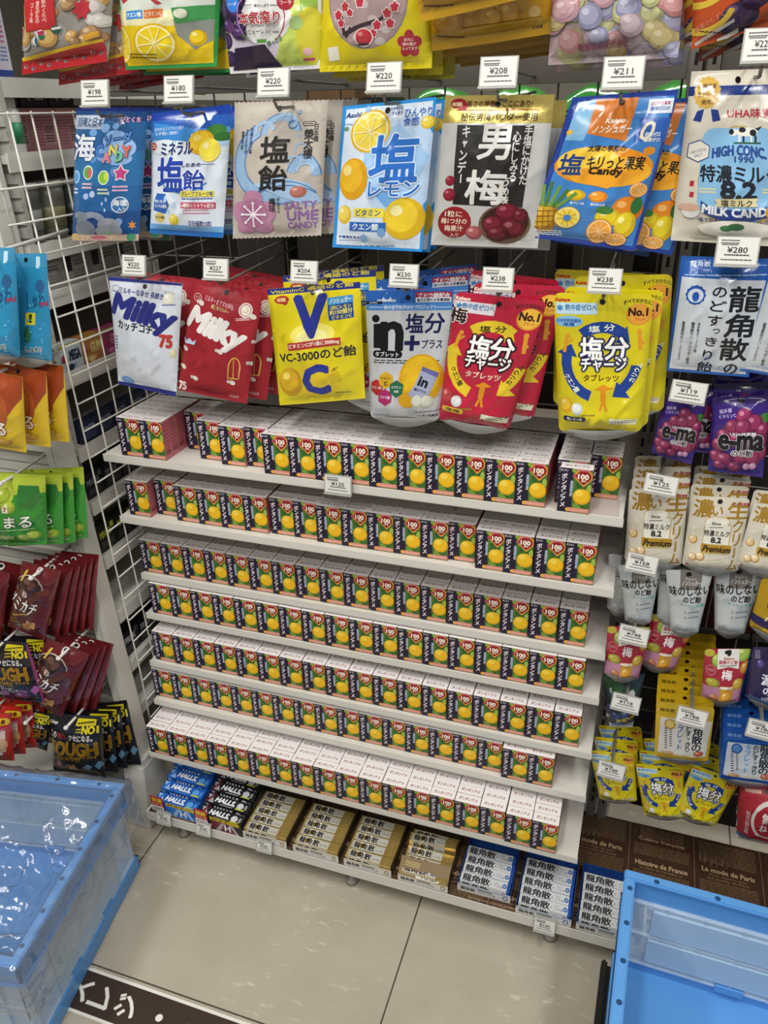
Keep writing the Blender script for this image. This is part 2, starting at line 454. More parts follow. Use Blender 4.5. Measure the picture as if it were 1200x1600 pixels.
def bag_px(key, label, tl, tr, y, group=None, tilt=0, w=1.0):
    """another bag of a kind already made, hung where its top corners show on the plane y"""
    a, b = PY(tl[0], tl[1], y), PY(tr[0], tr[1], y); T = TYPES[key]
    Wt = np.linalg.norm(b - a) / w
    return bag(key, label, loc=(a + b) / 2, roll=T['a0'] - math.atan2((b - a)[2], (b - a)[0]) - tilt, sc=Wt / T['Wtop'], group=group)

# ================================================================ the room
WHITE = '#cfccc2'
def floor_material():
    m = bpy.data.materials.new('floor_tile'); m.use_nodes = True; nt = m.node_tree; b = nt.nodes['Principled BSDF']
    N = nt.nodes.new; L = nt.links.new
    tc = N('ShaderNodeTexCoord'); sep = N('ShaderNodeSeparateXYZ'); L(tc.outputs['Object'], sep.inputs[0])
    def joint(out, off):
        a = N('ShaderNodeMath'); a.operation = 'ADD'; a.inputs[1].default_value = 5.88 - off; L(out, a.inputs[0])
        mo = N('ShaderNodeMath'); mo.operation = 'MODULO'; mo.inputs[1].default_value = 0.588; L(a.outputs[0], mo.inputs[0])
        c = N('ShaderNodeMath'); c.operation = 'LESS_THAN'; c.inputs[1].default_value = 0.003; L(mo.outputs[0], c.inputs[0]); return c
    jx = joint(sep.outputs['X'], 0.0065); jy = joint(sep.outputs['Y'], -0.413)
    mx = N('ShaderNodeMath'); mx.operation = 'MAXIMUM'; L(jx.outputs[0], mx.inputs[0]); L(jy.outputs[0], mx.inputs[1])
    n1 = N('ShaderNodeTexNoise'); n1.inputs['Scale'].default_value = 7; n1.inputs['Detail'].default_value = 8; L(tc.outputs['Object'], n1.inputs['Vector'])
    r1 = N('ShaderNodeValToRGB'); r1.color_ramp.elements[0].position = .3; r1.color_ramp.elements[1].position = .75
    r1.color_ramp.elements[0].color = lin('#a69d8c'); r1.color_ramp.elements[1].color = lin('#b3aa99'); L(n1.outputs['Fac'], r1.inputs['Fac'])
    n2 = N('ShaderNodeTexNoise'); n2.inputs['Scale'].default_value = 260; n2.inputs['Detail'].default_value = 2; L(tc.outputs['Object'], n2.inputs['Vector'])
    r2 = N('ShaderNodeValToRGB'); r2.color_ramp.elements[0].position = .28; r2.color_ramp.elements[0].color = (.55, .52, .46, 1); r2.color_ramp.elements[1].position = .36; L(n2.outputs['Fac'], r2.inputs['Fac'])
    mul = N('ShaderNodeMixRGB'); mul.blend_type = 'MULTIPLY'; mul.inputs[0].default_value = .35; L(r1.outputs[0], mul.inputs[1]); L(r2.outputs[0], mul.inputs[2])
    mix = N('ShaderNodeMixRGB'); L(mx.outputs[0], mix.inputs[0]); L(mul.outputs[0], mix.inputs[1]); mix.inputs[2].default_value = lin('#4b4840')
    L(mix.outputs[0], b.inputs['Base Color'])
    # pale streaks in the base colour: painted glints of the ceiling lights
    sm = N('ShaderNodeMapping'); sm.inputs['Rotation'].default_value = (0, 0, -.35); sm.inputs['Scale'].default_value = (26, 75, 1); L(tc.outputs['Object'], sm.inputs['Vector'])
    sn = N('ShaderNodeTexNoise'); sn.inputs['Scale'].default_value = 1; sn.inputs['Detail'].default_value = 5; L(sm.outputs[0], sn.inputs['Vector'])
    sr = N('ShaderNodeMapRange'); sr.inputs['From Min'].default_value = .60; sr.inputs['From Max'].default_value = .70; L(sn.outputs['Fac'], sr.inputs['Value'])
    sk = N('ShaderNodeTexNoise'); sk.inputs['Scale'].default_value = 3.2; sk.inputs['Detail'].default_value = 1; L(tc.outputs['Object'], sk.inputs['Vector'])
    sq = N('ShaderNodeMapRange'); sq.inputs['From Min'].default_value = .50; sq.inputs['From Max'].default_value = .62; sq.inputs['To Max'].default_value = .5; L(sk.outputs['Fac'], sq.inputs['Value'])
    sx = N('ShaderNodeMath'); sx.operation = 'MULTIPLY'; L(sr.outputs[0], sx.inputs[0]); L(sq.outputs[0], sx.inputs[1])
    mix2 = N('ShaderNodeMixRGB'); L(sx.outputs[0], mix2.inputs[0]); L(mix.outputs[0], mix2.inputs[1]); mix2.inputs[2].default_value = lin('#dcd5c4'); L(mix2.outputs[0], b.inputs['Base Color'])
    # polished wax with dragged scuffs
    mp = N('ShaderNodeMapping'); mp.inputs['Rotation'].default_value = (0, 0, 0.5); mp.inputs['Scale'].default_value = (14, 90, 1); L(tc.outputs['Object'], mp.inputs['Vector'])
    n3 = N('ShaderNodeTexNoise'); n3.inputs['Scale'].default_value = 1; n3.inputs['Detail'].default_value = 4; L(mp.outputs[0], n3.inputs['Vector'])
    mr = N('ShaderNodeMapRange'); mr.inputs['From Min'].default_value = .35; mr.inputs['From Max'].default_value = .75; mr.inputs['To Min'].default_value = .12; mr.inputs['To Max'].default_value = .34
    L(n3.outputs['Fac'], mr.inputs['Value']); L(mr.outputs[0], b.inputs['Roughness'])
    bp = N('ShaderNodeBump'); bp.inputs['Strength'].default_value = .22; bp.inputs['Distance'].default_value = .003
    v = N('ShaderNodeTexVoronoi'); v.feature = 'SMOOTH_F1'; v.inputs['Scale'].default_value = 34; L(tc.outputs['Object'], v.inputs['Vector'])
    L(v.outputs['Distance'], bp.inputs['Height']); L(bp.outputs[0], b.inputs['Normal'])
    return m
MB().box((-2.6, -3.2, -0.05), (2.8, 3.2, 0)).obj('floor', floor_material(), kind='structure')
MB().box((-2.6, -3.2, 2.68), (2.8, 3.2, 2.75)).obj('ceiling', mat('#c9c7bf', 'paper'), kind='structure')
MB().box((-2.65, 3.2, -.05), (2.85, 3.3, 2.75)).obj('wall_back', mat('#8d877b', 'paper'), kind='structure')
MB().box((-2.7, -3.2, -.05), (-2.6, 3.2, 2.75)).obj('wall_left', mat('#8d877b', 'paper'), kind='structure')

# brown guidance strip stuck to the floor, lettering turned to be read from the side
s = MB(); cols = ['#3a2c24', '#dedbd2']
s.box((-0.75, -0.495, 0.0002), (0.80, -0.420, 0.0010), 0)
s.box((-0.75, -0.424, 0.0010), (0.80, -0.4185, 0.0013), 1); s.box((-0.75, -0.4965, 0.0010), (0.80, -0.491, 0.0013), 1)
A = Art(1.55, 0.0765)
for ch, x in (('サ', -.086), ('ー', -.038), ('ビ', .010), ('ス', .062), ('レ', .1085), ('ジ', .160)):
    A.text(ch, (x + .75) / 1.55, 0.52, 0.036 / 1.55, 0.040 / 0.0765, '#dedbd2', b=0.0015 / 1.55, r=-math.pi / 2)
A.draw([('e', (x + .75) / 1.55, .52, .013 / 1.55, .013 / .0765, '#dedbd2') for x in (.2265, .281)])
A.onto(s, cols, (-0.75, -0.4185, 0.0010), (1, 0, 0), (0, -1, 0))
s.obj('floor_sticker', [mat(c, 'card') for c in cols], label='dark brown floor strip with white edges and sideways white lettering', cat='floor sign')

# ================================================================ the main gondola
MB().box((-0.01, 0.150, 0.06), (0.93, 0.156, 0.93)).obj('wall_gondola_back', mat('#c5c2b8', 'enamel'), kind='structure')
MB().box((0.93, 0.215, 0.06), (1.9, 0.225, 1.30)).obj('wall_gondola_shade_right', mat('#2a2724', 'paper'), kind='structure')  # charcoal sheet standing in for the dim depth behind the right grid
MB().box((-0.01, 0.215, 0.93), (0.93, 0.225, 1.27)).obj('wall_gondola_shade_middle', mat('#2f2c29', 'paper'), kind='structure')  # same dark stand-in for shade behind the grid above the shelves
# slotted upright posts
def upright(x, label):
    u = empty('shelf_upright', (x, 0.14, 0)); setp(u, label, 'upright')
    m = MB(); m.box((-0.019, 0, 0), (-0.003, 0.03, 1.95)); m.box((0.003, 0, 0), (0.019, 0.03, 1.95)); m.box((-0.019, 0.012, 0), (0.019, 0.03, 1.95)); m.obj('post', mat('#77736b', 'steel'), u)
    m = MB()
    for k in range(70):
        z = 0.12 + k * 0.0254
        for sx in (-0.011, 0.011): m.box((sx - .0022, -0.0006, z), (sx + .0022, 0.002, z + 0.014))
    m.obj('slot', mat('#14120f', 'paper'), u)
upright(0.905, 'grey slotted steel upright between the candy shelves and the right-hand bags')
# wire grid backs
def wire_grid(name, label, x0, x1, z0, z1, y, step, r, color, zs=None):
    m = MB(); n = int(round((x1 - x0) / step))
    for k in range(n + 1): m.tube([(x0 + k * step, y, z0), (x0 + k * step, y, z1)], r, n=5)
    for k in range(int(round((z1 - z0) / (step * 1.0))) + 1): m.tube([(x0, y + 2 * r, z0 + k * step), (x1, y + 2 * r, z0 + k * step)], r, n=5)
    return m.obj(name, mat(color, 'wire'), label=label, cat='wire grid')
wire_grid('wire_grid', 'grey wire grid back behind the hanging bags above the candy shelves', 0.0, 0.88, 0.95, 1.90, 0.178, 0.055, 0.0016, '#8b8880')
wire_grid('wire_grid', 'dark wire grid back behind the bags right of the shelves', 0.935, 1.65, 0.18, 1.83, 0.180, 0.055, 0.0016, '#6d6a63')
m = MB(); m.box((-0.02, 0.145, 1.425), (0.885, 0.175, 1.458)); m.obj('hook_rail', mat('#6e6a64', 'steel'), label='dark grey crossbar above the middle row of bags', cat='rail')
m = MB(); m.box((0.925, 0.145, 1.425), (1.65, 0.175, 1.47)); m.obj('hook_rail', mat('#5e5a54', 'steel'), label='grey crossbar behind the white milk candy bag at the right', cat='rail')

# the seven shelves: front edge y, top z
SH = [(-0.0500, 0.8689), (-0.0378, 0.7404), (-0.0090, 0.6), (-0.0170, 0.5126), (-0.0328, 0.4050), (-0.0425, 0.3127), (-0.0877, 0.2086)]
WORD = ['top', 'second', 'third', 'fourth', 'fifth', 'sixth', 'lowest']
sh_objs = []
for i, (yf, zt) in enumerate(SH):
    t = empty('shelf', (0, 0, zt)); setp(t, '%s white steel shelf of the candy box display' % (WORD[i] if i in (0, 6) else WORD[i] + ' from the top'), 'shelf', 'white shelves holding candy boxes')
    m = MB(); m.box((0.0, yf + 0.0012, -0.010), (0.880, 0.150, 0.0)); m.obj('board', mat(WHITE, 'enamel'), t, bevel=0.0006)
    m = MB(); m.box((-0.001, yf, -0.0125), (0.881, yf + 0.0012, 0.0004)); m.box((-0.001, yf, -0.0135), (0.881, yf + 0.014, -0.0122)); m.obj('front_lip', mat(WHITE, 'enamel'), t)
    m = MB()
    for x in (0.004, 0.866): m.add([(x, 0.150, -.0165), (x, 0.150, -.010), (x, yf + .03, -.010), (x, yf + .06, -.0145), (x + .010, 0.150, -.0165), (x + .010, 0.150, -.010), (x + .010, yf + .03, -.010), (x + .010, yf + .06, -.0145)], [(0, 1, 2, 3), (7, 6, 5, 4), (0, 3, 7, 4), (3, 2, 6, 7), (2, 1, 5, 6), (1, 0, 4, 5)])
    m.obj('bracket', mat(WHITE, 'enamel'), t)
# base deck, running on to the right
t = empty('base_shelf', (0, 0, 0)); setp(t, 'long low white base shelf near the floor under all the stock', 'base shelf')
m = MB(); m.box((-0.005, -0.1285, 0.064), (1.75, 0.15, 0.076)); m.obj('deck', mat(WHITE, 'enamel'), t)
m = MB(); m.box((-0.005, -0.1300, 0.052), (1.75, -0.1285, 0.0775)); m.box((-0.005, -0.1300, 0.052), (1.75, -0.118, 0.0532)); m.obj('front_lip', mat(WHITE, 'enamel'), t)
m = MB(); m.box((-0.005, 0.02, 0.0), (1.75, 0.03, 0.064)); m.obj('kick_plate', mat('#8d887c', 'enamel'), t)
for x in (0.06, 0.45, 0.85, 1.3):
    m = MB(); m.lathe([(0.006, 0.064), (0.006, 0.012), (0.013, 0.010), (0.014, 0.0)], x, -0.10); m.obj('leveller', mat('#9a968c', 'steel'), t, smooth=True)
# printed brown liner paper lying on the deck, turned up over the front edge
s = MB(); cols = ['#3f2a1d', '#a98f6c', '#8a7357', '#6d573f']
s.box((0.0, -0.1280, 0.0762), (1.72, 0.1495, 0.0768), 0)
A = Art(1.72, 0.2775)
def liner_text(t, x, y, w, h, c=1, **k): A.text(t, x / 1.72, y / .2775, w / 1.72, h / .2775, cols[c], **k)
LB = lambda: dict(b=.0005 / 1.72)
for c in range(-8, 6):
    x = 1.037 + .122 * c
    if not -.02 < x < 1.72: continue
    for y0 in (0.0, 0.155):                                        # y0 measured from the back edge
        if c % 2 == 0:
            A.draw([('o', x / 1.72, (y0 + .020) / .2775, .052 / 1.72, .03 / .2775, .0008 / 1.72, cols[3]), ('T', x / 1.72, (y0 + .018) / .2775, .085 / 1.72, .026 / .2775, 6, cols[3]), ('T', x / 1.72, (y0 + .062) / .2775, .105 / 1.72, .028 / .2775, 7, cols[3]), ('T', x / 1.72, (y0 + .126) / .2775, .105 / 1.72, .028 / .2775, 7, cols[3])])
            liner_text('Cuisine française', x, y0 + .036, .086, .0105, **LB()); liner_text('Histoire de France', x, y0 + .095, .096, .0105, **LB()); liner_text('Le Palais de Versailles et', x, y0 + .106, .078, .0055, 2)
        else:
            A.draw([('T', x / 1.72, (y0 + .032) / .2775, .105 / 1.72, .050 / .2775, 12, cols[3]), ('T', x / 1.72, (y0 + .118) / .2775, .105 / 1.72, .04 / .2775, 10, cols[3])])
            for q in range(5): A.draw([('o', (x - .045 + .010 * q) / 1.72, (y0 + .048 + .005 * (q % 3)) / .2775, (.006 + .002 * (q % 2)) / 1.72, .010 / .2775, .0010 / 1.72, cols[2])])
            liner_text('La mode de Paris', x, y0 + .0735, .094, .0105, **LB()); liner_text('Mode élégante, pour', x, y0 + .085, .068, .0055, 2); liner_text('les modes de Paris', x, y0 + .092, .074, .0055, 2)
        A.draw([('r', (x - .061) / 1.72, .5, .0009 / 1.72, 1, cols[2])])
liner_text('fermez vos yeux et profitez d\'', .745, .2715, .10, .0075, 1); liner_text('Les recettes de la cuisine', .06, .2715, .085, .0065, 1)
A.onto(s, cols, (0.0, 0.1495, 0.0768), (1, 0, 0), (0, -1, 0))
s.obj('shelf_liner', [mat(c, 'card') for c in cols], label='dark brown liner paper printed with French headings on the base shelf', cat='liner paper')

# ================================================================ candy boxes
BW, BH, BD = 0.0453, 0.0695, 0.0204
s = MB(); cols = ['#b96a72', '#e4dfdc']
s.box((0, 0, 0), (BW, BD, BH - .0004), 0); s.box((0, 0, BH - .0006), (BW, BD, BH), 1)
src = [(430, 245), (630, 257), (603, 532), (413, 515)]
A = Art(BW, BH, src); NAVY = '#1f1830'
A.draw([('p', src, NAVY),
        ('p', [(508, 250), (630, 257), (603, 532), (498, 523)], '#4c6e2c'),
        ('e', 560, 350, 70, 60, '#2f5a24'), ('e', 600, 300, 60, 40, '#8fae3d'), ('e', 525, 262, 50, 30, '#86a63c'), ('e', 590, 480, 60, 50, '#3c6a28'), ('e', 530, 480, 50, 40, '#6d9435'), ('e', 520, 385, 36, 50, '#3f6f2a'), ('e', 605, 375, 30, 50, '#9ab54a'),
        ('l', 540, 470, 592, 505, 9, '#2c5422'),
        ('e', 560, 425, 108, 100, '#d9a312'), ('e', 558, 420, 96, 86, '#eab81c'), ('e', 545, 402, 50, 40, '#f3cf4a'), ('e', 556, 372, 26, 12, '#44702c'),
        ('e', 572, 296, 112, 84, '#d99a3a'), ('p', [(520, 310), (626, 314), (576, 362), (566, 362)], '#d99a3a'),
        ('e', 572, 298, 92, 66, '#8d1620'), ('p', [(530, 312), (615, 316), (574, 350), (566, 350)], '#8d1620'),
        ('r', 572, 258, 84, 16, '#c0455a'), ('t', 'おかげさま', 572, 258, 76, 11, '#f2dcc0'),
        ('p', [(505, 290), (526, 284), (526, 306), (505, 300)], '#c0455a'),
        ('t', '100', 570, 300, 62, 30, '#f4ead6', dict(b=2.2)), ('t', '周年', 572, 326, 30, 14, '#f4ead6', dict(b=1)),
        ('t', 'ボンタン', 455, 262, 46, 13, '#e8e0e8', dict(b=1)),
        ('t', 'ボンタンアメ', 450, 388, 34, 212, '#c3506a', dict(vert=True, b=4)), ('t', 'ボンタンアメ', 450, 388, 34, 212, '#f1e6ea', dict(vert=True, b=1.6)),
        ('t', '南国特産', 497, 375, 17, 96, '#c4cfe4', dict(vert=True, b=1)),
        ('R', 540, 508, 128, 27, 6, '#d48a78'), ('e', 474, 503, 26, 24, '#e3a43a'), ('t', 'もちもちソフトキャンデー', 543, 509, 104, 13, '#f4e6d8'), ('r', 530, 527, 140, 4, '#e0b070')])
A.onto(s, cols, (0, 0, BH), (1, 0, 0), (0, 0, -1), eps=0.00006)
A = Art(BW, BD); A.draw([('t', 'ボンタンアメ', .5, .5, .74, .34, '#84303f', dict(b=.012))]); A.onto(s, cols, (0, BD, BH), (1, 0, 0), (0, -1, 0), eps=0.00006)
A = Art(BD, BH); A.draw([('T', .5, .45, .8, .8, 9, '#9c4a55'), ('r', .5, .82, .7, .12, '#8a3f4c')]); A.onto(s, cols, (BW, 0, BH), (0, 1, 0), (0, 0, -1), eps=0.00006)
BOXME = s.mesh('candy_box', [mat(c, 'card') for c in cols])
PALE = ('#e4dfdc', '#b96a72', NAVY)
ROWS = [(0.0386, -0.0464, 0.0456), (0.0200, -0.0240, 0.0460), (0.0, 0.0, 0.0471), (0.0143, -0.0125, 0.0466), (0.0100, -0.0242, 0.0471), (-0.004, -0.0302, 0.0457), (0.0032, -0.0867, 0.0466)]
DEPTH = [6, 2, 2, 1, 2, 1, 3]
ORD = ['first', 'second', 'third', 'fourth', 'fifth', 'sixth', 'seventh', 'eighth', 'ninth', 'tenth', 'eleventh', 'twelfth', 'thirteenth', 'fourteenth', 'fifteenth', 'sixteenth', 'seventeenth', 'eighteenth']
offs = {0: {0: (-.0024, .002), 1: (-.0034, 0), 2: (.0043, .0597), 3: (.0026, .026), 4: (.0048, .014), 5: (.0031, .0205), 15: (.0002, .001), 16: (.0182, -.003), 17: (.009, .056)},
        1: {0: (-.0047, -.003), 1: (-.0023, .0136), 2: (.0014, .001), 3: (.001, .001), 4: (.001, .001), 5: (.0, .001), 6: (.0036, .005), 7: (.002, .005), 13: (-.0025, .006), 14: (.0007, -.0076), 15: (-.0003, -.0085), 16: (.0012, -.0085), 17: (.0016, -.0085)},
        5: {16: (.002, -.009), 17: (.002, -.009)}, 6: {16: (.001, -.002), 17: (.001, -.002)}}
rest = MB(); bn = 0
def jit(a): return random.uniform(-a, a)
for r, (x0, yf, pt) in enumerate(ROWS):
    zt = SH[r][1] + 0.0005
    for k in range(18):
        dx, dy = offs.get(r, {}).get(k, (0, 0))
        n = DEPTH[r]
        if r == 0: n = max(1, 6 - int(round(max(0, dy) / .0208)))
        if r == 0 and k == 16: n = 6
        for d in range(n):
            x = x0 + k * pt + dx + jit(.0003); y = yf + dy + d * .0208
            if r == 0 and k == 16 and d > 0: x -= 0.0075; y += 0.006
            o = bpy.data.objects.new('candy_box', BOXME); COL.objects.link(o); o.location = (x, y + jit(.0004), zt)
            place = 'on the %s shelf' % (WORD[r] if r in (0, 6) else WORD[r])
            side = ORD[k] + ' from the left'
            if d == 0: lb = 'dark citrus candy box in the front row %s, %s' % (place, side)
            else: lb = 'white lidded citrus candy box %s row back %s, %s' % (ORD[d], place, side)
            setp(o, lb, 'candy box', 'citrus candy boxes %s' % place)
        more = {0: 0, 1: 5, 2: 4, 3: 5, 4: 4, 5: 5, 6: 4}[r]
        for d in range(n, n + more):
            x = x0 + k * pt + dx; y = yf + dy + d * .0208
            if y + BD > 0.148: continue
            rest.box((x, y, zt), (x + BW, y + BD, zt + BH - .0005), 1); rest.box((x, y, zt + BH - .0005), (x + BW, y + BD, zt + BH), 0)
            if d == n: rest.box((x, y - .0002, zt), (x + BW, y, zt + BH - .001), 2)
# rear stock block of the top shelf, behind a narrow gap
for k in range(18):
    x = ROWS[0][0] + k * ROWS[0][2]
    for d in range(3):
        y = 0.0855 + d * .0208; zt = SH[0][1] + .0005
        if y + BD > .1495: continue
        rest.box((x, y, zt), (x + BW, y + BD, zt + BH - .0005), 1); rest.box((x, y, zt + BH - .0005), (x + BW, y + BD, zt + BH), 0)
        if d == 0:
            rest.box((x, y - .0002, zt), (x + BW * .4, y, zt + BH - .001), 2); rest.box((x + BW * .4, y - .0002, zt), (x + BW, y, zt + BH - .001), 3)
rest.obj('candy_box_stock', [mat(c, 'card') for c in PALE + ('#6b8a2f',)], label='further citrus candy boxes filling the backs of the seven shelves', cat='candy boxes', kind='stuff')
# clear divider sheets left in gaps of the top shelf
m = MB(); m.box((0.788, -0.045, 0.8692), (0.873, 0.010, 0.8699)); m.obj('divider_sheet', mat('#cfc4bd', 'frost'), label='crumpled clear film lying under the rightmost box of the top shelf', cat='film')

# ================================================================ display hooks with price tags
def hook(tag_px, y_tag, price, label, drop=0.03, w=0.040, h=0.029, pane=True, tilt=0.0, pitch=-0.25, name='display_hook', y_back=0.178, second=True):
    c = PY(tag_px[0], tag_px[1], y_tag)
    e = empty(name, c); setp(e, label, 'display hook', 'price tag hooks')
    col = '#77736b'
    m = MB()
    zz = -drop
    m.tube([(0, y_back - y_tag, zz + .012), (0, 0.03, zz), (0, 0.006, zz), (0, -.002, zz + .008)], 0.0019, n=6)
    m.obj('prong', mat(col, 'steel'), e, smooth=True)
    m = MB(); top = h * .1
    m.tube([(0.002, y_back - y_tag, zz + .03), (0.002, 0.035, top), (0.002, 0.004, top - .004)], 0.0016, n=6)
    m.obj('label_arm', mat(col, 'steel'), e, smooth=True)
    Mx = Matrix.Rotation(tilt, 4, 'Y') @ Matrix.Rotation(pitch, 4, 'X')
    m = MB(); m.box((-w * .54, -.0004, -h * .56), (w * .54, .0026, h * .54), 0, Mx)
    m.box((-w * .54, -.004, -h * .62), (w * .54, .003, -h * .54), 0, Mx); m.box((-w * .1, 0.0026, -h * .4), (w * .1, .007, h * .3), 0, Mx)
    m.obj('label_holder', mat('#b5b3ac', 'frost'), e)
    price_card(w, h, price, e, Mx, seed=tag_px[0])
    return e
def price_card(w, h, price, parent, Mx, seed=0):
    s = MB(); cols = ['#d3d1ca']
    A = Art(w, h); A.put([(0, 0), (w, 0), (w, h), (0, h)], [(0, 1, 2, 3)], '#d3d1ca')
    A.draw([('T', .30, .17, .46, .2, 2, '#4a4a48'), ('t', '¥' + price, .5, .47, .5, .22, '#1c1c1c', dict(b=.009)), ('T', .3, .28, .4, .1, 1, '#5a5a58'), ('T', .5, .66, .62, .12, 1, '#3a3a3a'), ('T', .5, .84, .78, .1, 1, '#4a4a48')])
    me = MB(); A.onto(me, cols, (-w / 2, -.0007, h / 2), (1, 0, 0), (0, 0, -1), eps=.00008)
    me.v = [tuple(Mx @ Vector(v)) for v in me.v]
    me.obj('price_label', [mat(c, 'card') for c in cols], parent)
def edge_tag(px, y, price, label, w=0.043, h=0.028, tilt=0, pitch=-0.2):
    c = PY(px[0], px[1], y); e = empty('price_tag', c); setp(e, label, 'price tag', 'price tags clipped to shelf edges')
    Mx = Matrix.Rotation(tilt, 4, 'Y') @ Matrix.Rotation(pitch, 4, 'X')
    m = MB(); m.box((-w * .54, -.0003, -h * .6), (w * .54, .002, h * .55), 0, Mx); m.box((-w * .54, -.004, -h * .62), (w * .54, .002, -h * .55), 0, Mx); m.box((-w * .5, .002, h * .2), (w * .5, .006, h * .5), 0, Mx)
    m.obj('label_holder', mat('#b5b3ac', 'frost'), e)
    price_card(w, h, price, e, Mx)
edge_tag((528, 757), -0.0575, '125', 'small white price tag clipped to the middle of the top shelf edge', pitch=-.1)
edge_tag((256, 1278), -0.1365, '100', 'white price tag on the base shelf under the blue mint boxes', w=.032, h=.024)
edge_tag((318, 1295), -0.1365, '100', 'white price tag on the base shelf under the black mint boxes', w=.032, h=.024)
edge_tag((413, 1322), -0.1365, '180', 'white price tag on the base shelf under the first gold stick packs', w=.032, h=.022)
edge_tag((851, 1446), -0.1365, '140', 'white price tag on the base shelf under the blue white stick packs', w=.036, h=.026)
for px, pr, lb in [((148, 145), '198', 'blue sea print bags'), ((279, 139), '180', 'blue bags with a lemon'), ((427, 128), '220', 'beige wave print bags'),
                   ((600, 120), '220', 'lemon slice bags'), ((779, 112), '208', 'silver and black plum bags'), ((974, 113), '211', 'blue and orange fruit bags')]:
    hook(px, -0.105, pr, 'steel hook with white price tag above the ' + lb, drop=.028)
hook((1196, 70), -0.105, '2200', 'steel hook with white price tag at the top right corner', drop=.028)
for px, pr, lb in [((209, 414), '220', 'white and navy milk candy bag'), ((337, 420), '227', 'red milk candy bags'), ((475, 424), '204', 'yellow lemon bag with navy band'),
                   ((631, 430), '230', 'silver pouches with blue header'), ((778, 436), '238', 'big red pouches'), ((945, 438), '238', 'big yellow pouches')]:
    hook(px, -0.095, pr, 'steel hook with white price tag over the ' + lb, drop=.022, w=.037, h=.026)
hook((1152, 392), -0.06, '280', 'steel hook with white price tag below the cream milk candy bag', drop=.02, w=.044, h=.03)
for px, pr, yy, lb in [((1076, 612), '119', -0.035, 'purple grape bags'), ((1033, 757), '125', -0.035, 'cream and gold pouches'), ((1003, 880), '168', -0.035, 'grey white pouches'),
                       ((990, 992), '148', -0.03, 'red plum pouches'), ((978, 1098), '118', -.03, 'dark blueberry bags'), ((1081, 1120), '188', -0.055, 'yellow tablet packs'),
                       ((955, 1203), '148', -0.035, 'small yellow pouches'), ((1192, 1140), '188', -0.055, 'blue tablet packs')]:
    hook(px, yy, pr, 'steel hook with a tag in front of the ' + lb, drop=.0, w=.042, h=.025, tilt=.08)

# ================================================================ bags: print laid out from the photograph's crops
C1, C2, C3, C4, C5, C6 = (0, 0, 3.0), (340, 0, 3.1579), (660, 0, 2.2222), (0, 360, 2.7273), (400, 390, 3.75), (680, 390, 2.3077)
L0, L1, L2, R1, R2 = (0, 380, 4.7059), (0, 660, 3.75), (0, 940, 3.75), (920, 560, 4.2857), (900, 860, 3.4783)
YB = -0.05
def B(w=1.5, **k): return dict(b=w, **k)

